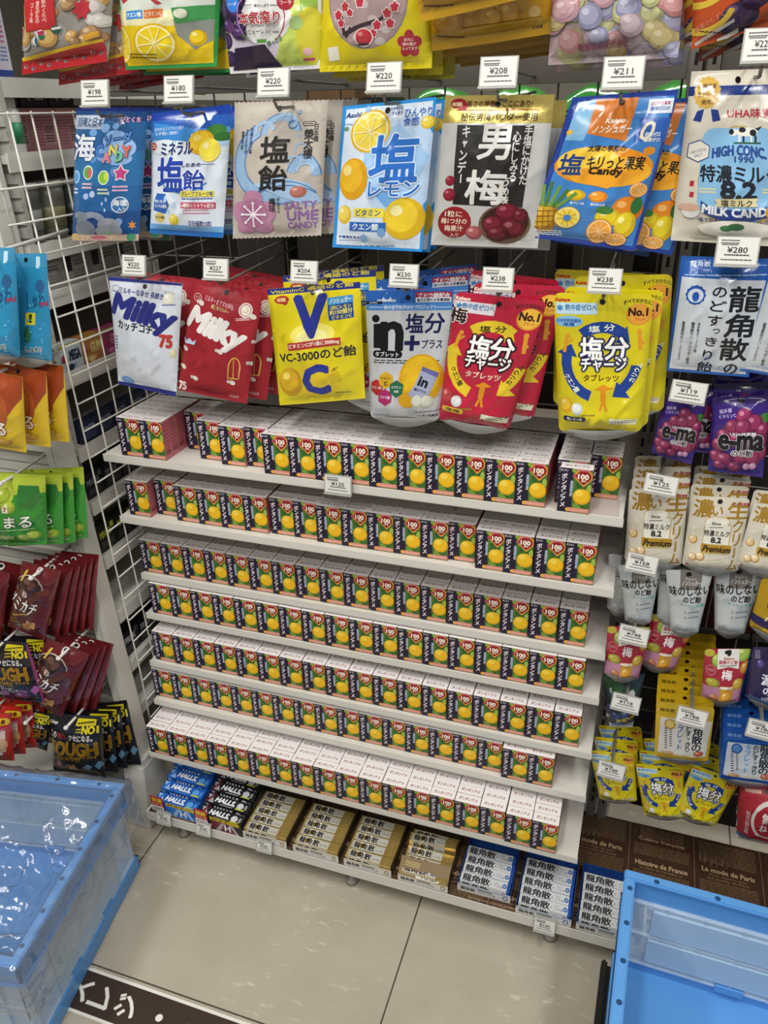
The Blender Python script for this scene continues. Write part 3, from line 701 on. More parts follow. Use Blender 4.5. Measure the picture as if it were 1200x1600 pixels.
# ---- middle row
bag_type('sea', 'candy_bag', 'candy bag', 'blue sea print candy bags', C1, [(358, 505), (692, 510), (654, 1130), (342, 1130)], YB, [
    ('r', 520, 540, 400, 60, '#1f4377'), ('r', 500, 640, 400, 140, '#2b5f93'), ('r', 500, 790, 420, 170, '#2f6ea3'), ('r', 500, 930, 420, 130, '#275f97'), ('r', 500, 1060, 420, 160, '#1f4a82'), ('r', 520, 508, 400, 22, '#1a2768'),
    ('r', 428, 572, 136, 60, '#aab4c2'), ('t', '海と日本', 446, 570, 92, 36, '#2b4470', B()), ('t', 'PROJECT', 450, 592, 80, 10, '#2b4470'), ('r', 385, 572, 26, 40, '#6f83a0'),
    ('t', 'ひとくち', 620, 560, 86, 22, '#d9c7d6', dict(b=2, o=('#8c4a7c', 3))),
    ('e', 560, 655, 110, 90, '#8fb4e6'), ('e', 600, 690, 100, 90, '#9fc0ea'), ('e', 520, 720, 90, 70, '#7ea8de'), ('e', 575, 740, 120, 60, '#8fb4e6'), ('e', 455, 620, 34, 34, '#6e9fd0'), ('e', 512, 600, 40, 40, '#86aedb'), ('e', 560, 590, 30, 30, '#7ea8de'), ('e', 460, 742, 34, 34, '#5c8cc8'), ('e', 565, 800, 46, 46, '#5c86bd'),
    ('t', '海', 412, 688, 108, 116, '#e2e8f0', dict(b=5, o=('#1d3a72', 8))), ('t', 'ソーダ', 574, 648, 116, 50, '#5f9be0', dict(b=4, o=('#1d3a72', 6), r=-.12)),
    ('t', 'C', 492, 704, 34, 50, '#4c7fd0', dict(b=3, o=('#1d2c50', 5))), ('t', 'A', 527, 734, 34, 44, '#e08a9a', dict(b=3, o=('#1d2c50', 5))), ('t', 'N', 556, 700, 30, 44, '#e6d36a', dict(b=3, o=('#1d2c50', 5))), ('t', 'D', 584, 730, 28, 44, '#7fc49a', dict(b=3, o=('#1d2c50', 5))), ('t', 'Y', 613, 706, 32, 48, '#e2746a', dict(b=3, o=('#1d2c50', 5))),
    ('e', 372, 825, 40, 60, '#cfe0ef'), ('e', 372, 825, 32, 50, '#4f9bd6'), ('e', 438, 805, 50, 66, '#e6eadf'), ('e', 438, 805, 42, 56, '#58a845'), ('p', [(440, 780), (458, 795), (456, 818), (440, 832)], '#d4626c'),
    ('e', 511, 828, 52, 68, '#e6eadf'), ('e', 511, 828, 44, 58, '#8fbf3f'), ('e', 522, 822, 16, 40, '#c3d64a'), ('s', 590, 808, 36, 20, 5, '#eadfe6'), ('s', 590, 808, 29, 15, 5, '#c2487f'),
    ('T', 432, 866, 50, 34, 2, '#e7bcc4'), ('T', 506, 892, 50, 34, 2, '#d9dfb0'), ('T', 585, 878, 64, 34, 2, '#e7b3cd'), ('T', 368, 890, 34, 34, 2, '#d5e2ee'),
    ('e', 428, 915, 24, 30, '#9fb2dc'), ('e', 458, 905, 26, 32, '#b3c3e4'), ('e', 572, 1035, 30, 36, '#7f9fd0'), ('e', 520, 930, 10, 22, '#a9bfe4'), ('e', 500, 950, 9, 20, '#a9bfe4'), ('e', 512, 980, 9, 20, '#a9bfe4'), ('e', 535, 900, 9, 20, '#a9bfe4'),
    ('e', 583, 955, 76, 80, '#d9e2ea'), ('e', 583, 955, 66, 70, '#3a6aa0'), ('t', '海塩', 583, 945, 62, 30, '#e6edf2', dict(b=3)), ('t', '入り', 590, 975, 32, 18, '#e6edf2', B()),
    ('e', 445, 1040, 150, 110, '#8c93a0'), ('e', 448, 1058, 80, 90, '#24407a'), ('e', 410, 1070, 100, 90, '#787f8c'), ('e', 525, 1050, 110, 70, '#969ca6'), ('e', 520, 1080, 130, 70, '#8a8f98'), ('r', 500, 1112, 330, 34, '#b69e86'), ('e', 395, 1005, 70, 40, '#7d8697'),
    ('e', 470, 1112, 80, 22, '#c06a7c'), ('e', 620, 1110, 46, 40, '#4b8f6a'), ('e', 360, 1108, 40, 36, '#b9a06a'), ('s', 628, 1052, 20, 9, 6, '#d68a3a'), ('e', 515, 1090, 20, 20, '#6fae6a')], '#2a5f96', T=.011)
line_up('sea', 'blue sea print soda candy bag, front of its hook on the left', [(.022, .030, .001), (.028, .052, -.006, .03)], 'the leftmost hook, blue sea print candy bag')

bag_type('mineral', 'candy_bag', 'candy bag', 'blue and white salt candy bags', C1, [(712, 530), (1085, 488), (1045, 1115), (706, 1092)], YB, [
    ('r', 890, 550, 420, 150, '#1f3f9a'), ('r', 890, 600, 420, 90, '#2d5fb4'), ('r', 880, 640, 420, 60, '#5b93cf'), ('r', 880, 672, 420, 40, '#a9c8e6'), ('e', 900, 670, 130, 80, '#dfe9f2'), ('e', 780, 690, 120, 70, '#dfe9f2'),
    ('p', [(728, 578), (915, 602), (905, 665), (722, 650)], '#3c86cc'), ('t', '失われるミネラルと塩分', 800, 604, 140, 16, '#e4ecf4'), ('t', 'を手軽に補給！', 790, 626, 110, 16, '#e4ecf4'), ('T', 880, 560, 120, 12, 1, '#a8bfe6'),
    ('e', 1020, 610, 80, 50, '#3f7a34'), ('e', 1050, 640, 70, 40, '#2f6a2c'), ('g', 955, 668, 110, 108, '#d9a51c', '#e9c02c', '#f2dc7a'), ('g', 992, 704, 90, 104, '#e6d45a', '#efdc4a', '#f6eeb0'),
    ('e', 731, 688, 34, 38, '#b8342f'), ('T', 731, 688, 24, 20, 2, '#f0d8d0'), ('t', 'ミネラル', 842, 696, 152, 58, '#26346e', B(3)),
    ('t', '塩', 812, 818, 132, 160, '#2c46a8', dict(b=7, o=('#e6edf4', 10))), ('t', '飴', 922, 842, 92, 92, '#2c46a8', dict(b=4, o=('#e6edf4', 8))), ('t', 'しおあめ', 912, 772, 78, 18, '#26346e', B()), ('T', 985, 770, 60, 10, 1, '#6a7aa0'),
    ('o', 875, 700, 170, 205, 5, '#2c6fc0', 50, 130),
    ('r', 936, 906, 148, 26, '#e0d24a'), ('t', 'グレープフルーツ味', 936, 906, 136, 20, '#2a3f86', B()), ('T', 936, 930, 140, 12, 1, '#3a4f86'), ('r', 938, 961, 156, 30, '#c23a5c'), ('t', '6種類のミネラル配合', 938, 961, 144, 20, '#f3e6e6', B()), ('T', 930, 990, 120, 30, 2, '#c27a92'),
    ('p', [(745, 905), (790, 908), (806, 960), (785, 1000), (728, 985), (730, 945)], '#3160b0'), ('t', '気になる', 762, 942, 60, 16, '#e6edf4', B()), ('t', 'ミネラル補給', 765, 964, 66, 18, '#e6edf4', B()),
    ('e', 757, 1017, 54, 54, '#d8c47a'), ('t', 'ミネラル塩飴', 757, 1016, 48, 14, '#5a4a1c', B()), ('e', 790, 930, 16, 30, '#a9cbe6'), ('e', 830, 960, 22, 34, '#b7d3ea'), ('e', 832, 920, 16, 26, '#b7d3ea'), ('e', 800, 990, 16, 24, '#a9cbe6'), ('g', 823, 1027, 48, 56, '#d9c22c', '#e6d44a', '#f2eaa0'),
    ('r', 880, 1075, 400, 44, '#6fa6d6'), ('r', 880, 1100, 400, 44, '#2668b2'), ('t', '目安個数20粒', 942, 1046, 104, 30, '#2a3f86', dict(b=2, o=('#e6edf4', 4)))], '#d5dee8', T=.013)
line_up('mineral', 'blue and white salt candy bag with two lemons, front of its hook', [(.030, .028, .0), (.036, .05, .002)], 'hook of blue and white lemon salt candy bags')

bag_type('ume', 'candy_bag', 'candy bag', 'beige wave print candy bags', C2, [(85, 502), (545, 490), (510, 1165), (75, 1180)], YB, [
    ('o', 330, 790, 235, 215, 62, '#8fb0d0', 60, 235), ('o', 330, 790, 235, 215, 6, '#4a74ac', 60, 235), ('o', 330, 790, 175, 155, 5, '#4a74ac', 60, 235),
    ('o', 330, 660, 100, 100, 34, '#8fb0d0', 180, 350), ('o', 330, 660, 100, 100, 5, '#4a74ac', 180, 350), ('o', 250, 640, 50, 44, 16, '#9dbbd8', 150, 360), ('o', 350, 600, 60, 44, 16, '#9dbbd8', 180, 400), ('o', 388, 612, 22, 20, 6, '#4a74ac', 0, 300),
    ('o', 440, 880, 80, 130, 40, '#8fb0d0', 200, 350), ('o', 440, 880, 80, 130, 5, '#4a74ac', 200, 350), ('o', 400, 790, 36, 30, 10, '#9dbbd8', 160, 400), ('o', 450, 830, 40, 34, 10, '#9dbbd8', 160, 400), ('o', 430, 735, 30, 36, 8, '#8fb0d0', 160, 330), ('e', 420, 665, 14, 14, '#8fb0d0'), ('e', 416, 553, 14, 14, '#8fb0d0'), ('o', 416, 553, 9, 9, 3, '#4a74ac'),
    ('p', [(200, 905), (330, 860), (470, 900), (515, 990), (470, 1010), (330, 960)], '#9dbbd8'), ('o', 350, 1050, 190, 170, 5, '#4a74ac', 215, 320), ('o', 350, 1030, 190, 130, 5, '#4a74ac', 215, 320),
    ('t', '塩', 306, 732, 142, 122, '#23201e', B(4)), ('t', '飴', 298, 872, 142, 122, '#23201e', B(4)),
    ('t', '日本橋', 496, 652, 22, 84, '#2c2a28', dict(vert=True, b=1)), ('t', '榮太樓', 462, 706, 40, 140, '#2c2a28', dict(vert=True, b=3)), ('R', 466, 607, 58, 22, 10, '#2c2a28'), ('R', 466, 607, 50, 15, 7, '#b9b0a5'), ('T', 466, 607, 36, 8, 1, '#2c2a28'),
    ('t', '沖縄の海の塩', 185, 690, 16, 120, '#3a4a6a', dict(vert=True, b=1)), ('t', 'なめらか仕上げ', 160, 695, 14, 120, '#3a4a6a', dict(vert=True, b=1)), ('t', '塩あめ', 138, 690, 16, 90, '#2c2a28', dict(vert=True, b=1)),
    ('e', 195, 970, 100, 80, '#b5809c'), ('e', 130, 1040, 90, 110, '#b5809c'), ('e', 262, 1040, 90, 110, '#b5809c'), ('e', 155, 1110, 100, 80, '#b5809c'), ('e', 240, 1110, 100, 80, '#b5809c'), ('e', 195, 1045, 150, 150, '#a9708f'), ('e', 195, 1045, 90, 90, '#a0668a'),
    ] + [('l', 195, 1052, 195 + 55 * math.sin(k * math.pi / 4), 1052 - 55 * math.cos(k * math.pi / 4), 7, '#e9dfe4') for k in range(8)] + [('e', 195 + 57 * math.sin(k * math.pi / 4), 1052 - 57 * math.cos(k * math.pi / 4), 14, 14, '#e9dfe4') for k in range(8)] + [
    ('g', 418, 938, 76, 58, '#a86458', '#b87466', '#d8a496'), ('t', '梅味', 291, 1005, 32, 74, '#2c2a28', dict(vert=True, b=1.5)), ('t', 'ほんのりと', 322, 1005, 16, 80, '#2c2a28', dict(vert=True, b=1)),
    ('t', 'SALTY', 424, 1005, 146, 36, '#8a659c', B(4)), ('t', 'UME', 430, 1058, 142, 50, '#8a659c', B(6)), ('t', 'CANDY', 428, 1107, 142, 34, '#8a659c', B(4))], '#b7aea2', kind='matte', T=.012, rag=.0016, seal=(.06, .05), wrinkle=.6)
line_up('ume', 'beige candy bag with blue waves and plum blossom, front of its hook', [(.012, .022, 0), (.024, .044, .001), (.035, .066, 0)], 'hook of beige wave print candy bags')

bag_type('lemon', 'candy_bag', 'candy bag', 'white and blue lemon candy bags', C2, [(620, 525), (1080, 478), (1008, 1243), (566, 1220)], YB, [
    ('p', [(636, 540), (1064, 496), (994, 1228), (584, 1204)], '#cfdcea'), ('e', 900, 820, 360, 500, '#b9d0ea'), ('p', [(720, 700), (900, 600), (1050, 760), (930, 990), (830, 1010), (740, 890)], '#9fc4ea'), ('p', [(740, 900), (830, 1010), (930, 985), (860, 930)], '#6fa5dc'),
    ('c', 756, 642, 196, 206, '#d8ac1c', '#e8cf48', '#f2e6a6'), ('g', 676, 872, 150, 212, '#d69c16', '#e4b428', '#eed88a'), ('g', 920, 1070, 200, 216, '#d8b01c', '#e9c932', '#f4e8a8'), ('g', 630, 1050, 72, 100, '#d6b83a', '#e6cf5a', '#f2e6a6'), ('g', 1040, 596, 64, 60, '#d9b62c', '#e8d050', '#f4e8a8'), ('e', 1055, 1090, 40, 160, '#c8a01a'),
    ('t', 'Asahi', 672, 566, 72, 22, '#26407c', dict(b=2, sh=.25)), ('T', 650, 610, 40, 12, 1, '#6f93c4'), ('R', 640, 632, 26, 22, 10, '#6d8f6a'), ('t', 'シャキッと', 880, 532, 60, 18, '#2f5ca6', B()), ('t', 'すっきり', 884, 556, 50, 16, '#2f5ca6', B()), ('t', 'ひんやり', 992, 550, 128, 40, '#2a58b0', dict(b=4, o=('#dde8f2', 4))), ('t', '食感', 958, 593, 72, 34, '#2a58b0', dict(b=3, o=('#dde8f2', 3))),
    ('t', '塩', 874, 770, 224, 222, '#2f6fc6', dict(b=12, o=('#d5e4f2', 16))), ('t', 'レモン', 872, 918, 240, 72, '#2f6fc6', dict(b=6, o=('#d5e4f2', 10))),
    ('r', 748, 1038, 156, 46, '#e4d440'), ('t', 'ビタミン', 746, 1038, 122, 34, '#2a4f96', B(3)), ('T', 748, 1066, 130, 12, 1, '#d8e2ea'), ('r', 740, 1110, 184, 48, '#2c66b8'), ('t', 'クエン酸', 730, 1110, 132, 36, '#eaf0f4', B(3)), ('R', 650, 1172, 130, 40, 6, '#e0e8ee'), ('t', '栄養機能食品', 648, 1165, 110, 16, '#2a4f96', B()), ('T', 648, 1182, 100, 10, 1, '#5a78a8'), ('T', 730, 1212, 280, 14, 1, '#5a78a8'),
    ('s', 806, 1138, 22, 19, 6, '#6f9fd0'), ('s', 718, 1172, 22, 19, 6, '#7fa5cc'), ('s', 740, 538, 16, 13, 6, '#8fb4dc')], '#2f8fd8', T=.009, pouch=False, seal=(.02, .02))
line_up('lemon', 'white and blue lemon salt candy bag, front of its hook', [(.006, .018, -.003), (.010, .034, -.001)], 'hook of white and blue lemon salt candy bags')

bag_type('plumb', 'candy_bag', 'candy bag', 'silver and black plum candy bags', C3, [(80, 332), (460, 328), (400, 862), (28, 850)], YB, [
    ('p', [(80, 332), (460, 328), (450, 422), (70, 422)], 'gold:#cdb866'), ('e', 127, 358, 56, 34, '#8d1f2a'), ('e', 140, 366, 40, 30, '#8d1f2a'), ('t', 'NOBEL', 124, 360, 36, 12, '#e0c8a0', B()),
    ('t', '旨さの神髄　ここにあり!', 270, 358, 224, 22, '#5a2f1a', B(1.5)), ('r', 262, 379, 290, 3, '#a83a2c'), ('t', '秘伝男梅パウダー使用', 268, 402, 262, 26, '#3c2a18', B(1.5)),
    ('p', [(126, 428), (392, 430), (352, 712), (112, 700)], 'matte:#1d1a19'),
    ('t', '男', 258, 486, 110, 112, '#e6e3de', B(5)), ('t', '梅', 228, 640, 140, 118, '#e6e3de', B(5)), ('t', 'キャンデー', 150, 530, 30, 200, '#e6e3de', dict(vert=True, b=2)), ('t', '手塩にかけた', 364, 530, 26, 200, '#e6e3de', dict(vert=True, b=1.5)), ('t', '心にしみる', 328, 535, 26, 170, '#e6e3de', dict(vert=True, b=1.5)), ('t', 'うめ味', 296, 652, 26, 96, '#e6e3de', dict(vert=True, b=1.5)),
    ('g', 103, 617, 36, 36, '#7c1d2a', '#95283a', '#c4606c'), ('g', 100, 666, 48, 46, '#7c1d2a', '#95283a', '#c4606c'),
    ('e', 115, 766, 120, 120, '#96222e'), ('t', '1粒に', 114, 734, 62, 22, '#f0dcc4', B(2)), ('t', '梅1つ分の', 114, 760, 92, 22, '#f0dcc4', B(2)), ('t', '梅果汁', 112, 787, 66, 22, '#f0dcc4', B(2)), ('t', '入り', 112, 812, 30, 16, '#f0dcc4', B(1)),
    ('e', 288, 772, 178, 148, '#6f5a44'), ('e', 290, 766, 160, 124, '#3e2620'), ('g', 250, 772, 76, 64, '#5e1a26', '#7c2434', '#a85a64'), ('g', 300, 726, 80, 64, '#5e1a26', '#7a2232', '#a85a64'), ('g', 318, 786, 84, 72, '#54161f', '#76202f', '#b0636c'), ('g', 266, 806, 80, 56, '#541620', '#741f2e', '#a0525c'), ('g', 344, 740, 52, 54, '#541620', '#741f2e', '#a0525c'), ('g', 182, 803, 58, 52, '#a04a52', '#b8686c', '#dcb0a8')], '#c6c6c2', kind='foil', T=.012, seal=(.075, .045))
line_up('plumb', 'silver bag with black panel and white brush lettering, front of its hook', [(.012, .026, -.006)], 'hook of silver and black plum candy bags')

bag_type('fruit', 'candy_bag', 'candy bag', 'blue and orange fruit candy bags', C3, [(522, 338), (892, 310), (738, 872), (362, 822)], YB, [
    ('p', [(540, 352), (876, 328), (728, 852), (382, 806)], '#3f7fc2'), ('p', [(540, 352), (620, 346), (560, 470), (500, 470)], '#7fb2d8'), ('p', [(600, 345), (745, 335), (705, 470), (572, 448)], '#cf7830'),
    ('t', 'Kanro', 668, 406, 66, 16, '#f0e6d4', dict(b=1.5, sh=.2)), ('t', 'ノンシュガー', 657, 432, 134, 26, '#f3ece0', B(2)), ('p', [(782, 342), (876, 335), (868, 380), (776, 384)], '#d9e2ea'), ('t', 'はじける果実', 826, 352, 66, 12, '#b8506a', B()), ('t', '糖類ゼロの', 824, 367, 64, 14, '#2f5ca6', B()), ('p', [(756, 395), (892, 395), (880, 470), (730, 470)], '#2f5cae'), ('t', '0', 782, 436, 44, 62, '#e6dcc0', dict(b=1, sh=.2)), ('t', '砂糖ゼロ', 800, 447, 50, 15, '#eef0f0', B()), ('t', '糖類ゼロ', 798, 464, 52, 14, '#eef0f0', B()),
    ('e', 624, 553, 344, 140, '#e08f22'), ('e', 640, 570, 300, 110, '#ecaa2c'), ('e', 575, 540, 220, 110, '#f0c440'), ('p', [(480, 560), (780, 560), (640, 630), (560, 612)], '#ea9f28'), ('e', 515, 445, 22, 20, '#e8b63a'), ('e', 690, 500, 24, 20, '#ecaa2c'), ('e', 790, 500, 40, 28, '#d98a2a'),
    ('t', '太陽の季節の', 640, 494, 130, 22, '#3a2c1c', B(1.5)), ('t', '塩', 520, 548, 84, 74, '#24407c', dict(b=4, o=('#f2dc8a', 4))), ('t', 'キリっと果実', 670, 540, 196, 46, '#2c2418', B(3)), ('t', 'Candy', 634, 572, 116, 32, '#2c2418', dict(b=2.5)),
    ('g', 533, 655, 66, 42, '#c9a010', '#e2c41e', '#f0e48a'), ('g', 608, 659, 66, 42, '#d07818', '#e8982c', '#f4cc86'), ('t', '塩パイン味', 535, 684, 50, 10, '#eaf0f4', B()), ('t', '塩みかん味', 606, 688, 50, 10, '#eaf0f4', B()),
    ('g', 425, 745, 96, 130, '#a87a1c', '#c69a2c', '#d8b24a')] + [('l', 395 + 12 * k, 700, 380 + 26 * k, 610 + 12 * abs(k - 3), 13, '#4a7434' if k % 2 else '#6a9440') for k in range(7)] + [('l', 390 + 17 * k, 700 + 4 * k, 380 + 17 * k, 800, 2.5, '#8a5f18') for k in range(6)] + [('l', 384, 720 + 20 * k, 470, 712 + 20 * k, 2.5, '#8a5f18') for k in range(5)] + [
    ('c', 500, 738, 88, 84, '#d9b82c', '#e6cc4a', '#c9a020'), ('e', 500, 738, 26, 24, '#3f7fc2'), ('g', 710, 705, 106, 96, '#cf6f16', '#e0851e', '#f0b464'), ('g', 640, 735, 90, 66, '#d0b018', '#e4cb2a', '#f2e890'), ('g', 700, 765, 70, 100, '#d0b018', '#e4cb2a', '#f2e890'), ('c', 606, 790, 88, 96, '#d07818', '#e8a040', '#f4d8a0'), ('c', 664, 822, 74, 50, '#d07818', '#e8a040', '#f4d8a0'), ('c', 752, 633, 60, 52, '#d07818', '#e8a040', '#f4d8a0'), ('e', 745, 690, 36, 60, '#2f6a34'), ('e', 630, 708, 60, 30, '#3f7f3a'), ('T', 425, 800, 110, 24, 3, '#dfe4ea')], '#263f92', T=.013, seal=(.03, .03))
line_up('fruit', 'blue and orange sugar free fruit candy bag, front of its hook', [(.052, .024, -.006, .05), (.020, .040, -.012, .02)], 'hook of blue and orange fruit candy bags')

bag_type('milk', 'candy_bag', 'candy bag', 'cream milk candy bag', C3, [(935, 248), (1262, 236), (1322, 862), (862, 834)], -0.04, [
    ('r', 1120, 290, 460, 32, '#22387c'), ('t', 'パッケージ', 1165, 291, 60, 12, '#cfd6e6'), ('e', 1092, 560, 270, 380, '#b79f6a'), ('R', 1092, 530, 262, 300, 40, '#85b6da'), ('e', 1092, 470, 250, 180, '#85b6da'), ('e', 1092, 560, 262, 330, '#85b6da'),
    ('s', 990, 298, 56, 50, 14, '#c9a24a'), ('p', [(958, 346), (980, 340), (970, 376), (944, 372)], '#22387c'), ('p', [(1002, 340), (1026, 342), (1034, 370), (1008, 374)], '#22387c'), ('t', '北海道産', 990, 282, 72, 16, '#5a3a14', B(1.5)), ('t', '生クリーム', 990, 302, 76, 16, '#5a3a14', B(1.5)), ('t', '使用。', 990, 322, 46, 15, '#5a3a14', B(1.5)),
    ('t', 'UHA味覚糖', 1150, 349, 210, 32, '#b3283c', B(4)), ('e', 1120, 402, 82, 30, '#e4e0d4'), ('e', 1076, 404, 30, 24, '#e4e0d4'), ('e', 1070, 402, 18, 20, '#23262a'), ('e', 1106, 396, 26, 18, '#23262a'), ('e', 1142, 404, 24, 22, '#23262a'), ('p', [(1150, 392), (1172, 384), (1160, 398)], '#23262a'), ('r', 1096, 422, 7, 24, '#e4e0d4'), ('r', 1110, 424, 7, 22, '#23262a'), ('r', 1136, 424, 7, 24, '#e4e0d4'), ('r', 1150, 422, 7, 22, '#23262a'), ('r', 1122, 435, 96, 5, '#2f5a3c'),
    ('t', 'HIGH CONC.', 1095, 458, 184, 34, '#2f4c8c', dict(b=2.5, arc=.35)), ('t', 'Since', 1110, 470, 30, 9, '#2f4c8c'), ('t', '1990', 1112, 487, 66, 20, '#2f4c8c', B(1)),
    ('t', '特濃ミルク', 1096, 538, 262, 60, '#22262e', B(4)), ('t', '8.2', 1093, 598, 112, 58, '#22262e', B(5)), ('p', [(1012, 632), (1158, 628), (1150, 648), (1158, 664), (1012, 664), (1022, 648)], '#d8cb9c'), ('t', '塩ミルク', 1086, 648, 98, 24, '#33302a', B(2)), ('T', 990, 600, 56, 24, 2, '#d9d29c'), ('T', 1200, 600, 56, 24, 2, '#d9d29c'),
    ('p', [(968, 640), (1000, 668), (1092, 680), (1180, 668), (1220, 640), (1212, 702), (1150, 722), (1092, 728), (1020, 718), (970, 690)], '#22387c'), ('t', 'MILK CANDY', 1092, 690, 226, 30, '#dfe3e8', dict(b=2.5, arc=-.4)), ('t', '•塩で引き立つミルクのおいしさ•', 1076, 730, 226, 16, '#2f3f6c', dict(b=1, arc=-.25)),
    ('p', [(930, 440), (968, 426), (1000, 446), (996, 484), (960, 500), (924, 482)], '#4a5c86'), ('p', [(933, 443), (968, 430), (997, 448), (993, 481), (960, 496), (928, 480)], '#ddd8cb'), ('t', 'LAKE CRYSTAL', 962, 462, 56, 10, '#3f5080', dict(r=-.25)), ('t', 'SALT', 962, 476, 28, 10, '#3f5080', dict(r=-.25)),
    ('r', 940, 575, 14, 20, '#b3283c', .1), ('r', 938, 618, 14, 20, '#b3283c', .1), ('r', 944, 700, 14, 20, '#b3283c', .1), ('e', 935, 685, 56, 54, '#d6d8d4'), ('e', 930, 670, 70, 30, '#c9a58e'), ('e', 1088, 770, 240, 70, '#e8e3d6'), ('o', 1088, 770, 120, 38, 4, '#b9a97c', 0, 180), ('e', 1052, 762, 40, 22, '#3f7a4a'), ('e', 1085, 754, 50, 26, '#2f6a3c'), ('T', 1000, 815, 150, 10, 1, '#b0a890'), ('e', 1200, 690, 30, 40, '#d8a02c')], '#cfc8b8', T=.016, seal=(.035, .03))
bag('milk', 'large cream milk candy bag with gold rosette at the right edge')

# ---- lower row
bag_type('milky', 'candy_bag', 'candy bag', 'white and navy milk candy bag', C4, [(465, 196), (778, 226), (752, 708), (505, 655)], YB, [
    ('p', [(465, 196), (778, 226), (776, 238), (466, 216)], '#2a2f7c'), ('o', 496, 252, 15, 13, 2, '#5a5f8c'), ('T', 496, 266, 26, 6, 1, '#5a5f8c'), ('t', 'ミルキーな幸せ 長続き', 604, 274, 176, 24, '#26357c', dict(b=1.5, r=.05)), ('g', 722, 300, 38, 50, '#d8d4bc', '#e6e2d0', '#f4f2ea'), ('t', '生クリーム', 724, 272, 40, 9, '#5a6a3a', dict(r=.05)), ('T', 724, 328, 54, 8, 1, '#4a5a8c'),
    ('t', 'Milky', 614, 374, 250, 112, '#262c78', dict(b=8, sh=.22, r=.16)), ('t', 'カッチコチ', 588, 424, 150, 36, '#26262c', dict(b=4, r=.04)),
    ('t', '75', 716, 487, 46, 50, '#b83a34', dict(b=4)), ('t', 'th', 730, 476, 12, 12, '#b83a34'), ('e', 545, 640, 60, 40, '#6fa0d4'), ('t', 'ペコ', 548, 640, 26, 14, '#e6edf4'), ('T', 505, 490, 12, 60, 5, '#3f4f8c'), ('g', 742, 540, 26, 38, '#c9c49c', '#d8d4b4', '#e6e4d2'),
    ('p', [(505, 643), (752, 690), (752, 708), (505, 655)], '#2a2f7c')], '#cdd2da', kind='matte', T=.011, seal=(.04, .035), wrinkle=.7)
line_up('milky', 'white and navy milk candy bag in the lower row', [], '')
_candy = [(1085, 360), (1100, 470), (960, 500), (800, 490), (790, 570), (1080, 560), (1095, 620), (870, 300), (1000, 640), (845, 620)]
bag_type('milkyred', 'candy_bag', 'candy bag', 'red milk candy bags', C4, [(825, 203), (1120, 268), (1052, 738), (758, 680)], YB, [
    ('o', 850, 278, 18, 16, 2, '#e6d0cc'), ('t', 'ペコ', 850, 278, 20, 12, '#e6d0cc'), ('t', 'ミルキーまですの声も', 948, 300, 130, 22, '#e2a8b4', dict(b=1.5, r=.12)), ('t', '黒ごまミルキー', 955, 325, 78, 15, '#d8c88a', dict(b=1.5, r=.12)), ('e', 1057, 333, 54, 58, '#e2dcd2'), ('o', 1057, 333, 22, 24, 3, '#a83a3a'), ('g', 1057, 333, 24, 24, '#c9b890', '#e0d6bc', '#f0ecdc'), ('T', 1048, 368, 56, 12, 2, '#e8c8c8'),
    ('t', 'Milky', 932, 414, 246, 112, '#e4e0dc', dict(b=8, sh=.22, r=.22)),
    ] + [('e', x, y, 26, 20, '#d8d2c8', .4) for x, y in _candy] + [('e', x - 16, y - 6, 12, 16, '#c8c0b4') for x, y in _candy] + [
    ('p', [(790, 440), (804, 456), (822, 444), (838, 460), (856, 450), (846, 472), (796, 466)], '#b8c4d8'),
    ('o', 1012, 572, 26, 46, 5, '#cfa94a', 180, 360), ('l', 989, 570, 984, 620, 5, '#cfa94a'), ('l', 1036, 572, 1026, 622, 5, '#cfa94a'), ('l', 1012, 530, 1005, 622, 3, '#cfa94a'), ('l', 984, 618, 1026, 624, 5, '#cfa94a'),
    ('t', '75', 780, 658, 30, 36, '#e0d0cc', dict(b=3)), ('t', 'ペコより', 1000, 705, 40, 12, '#e0d0cc', B())], '#98202b', kind='matte', T=.012, seal=(.035, .03), wrinkle=.8)
line_up('milkyred', 'red milk candy bag with white script lettering, front of its hook', [(.020, .022, 0, -.02), (.034, .044, .003, -.03), (.014, .064, .010, 0)], 'hook of red milk candy bags')
bag('milkyred', 'red milk candy bag partly hidden behind the white navy one', Vector(TYPES['milky']['org']) + Vector((.010, .030, .003)), roll=-.10)

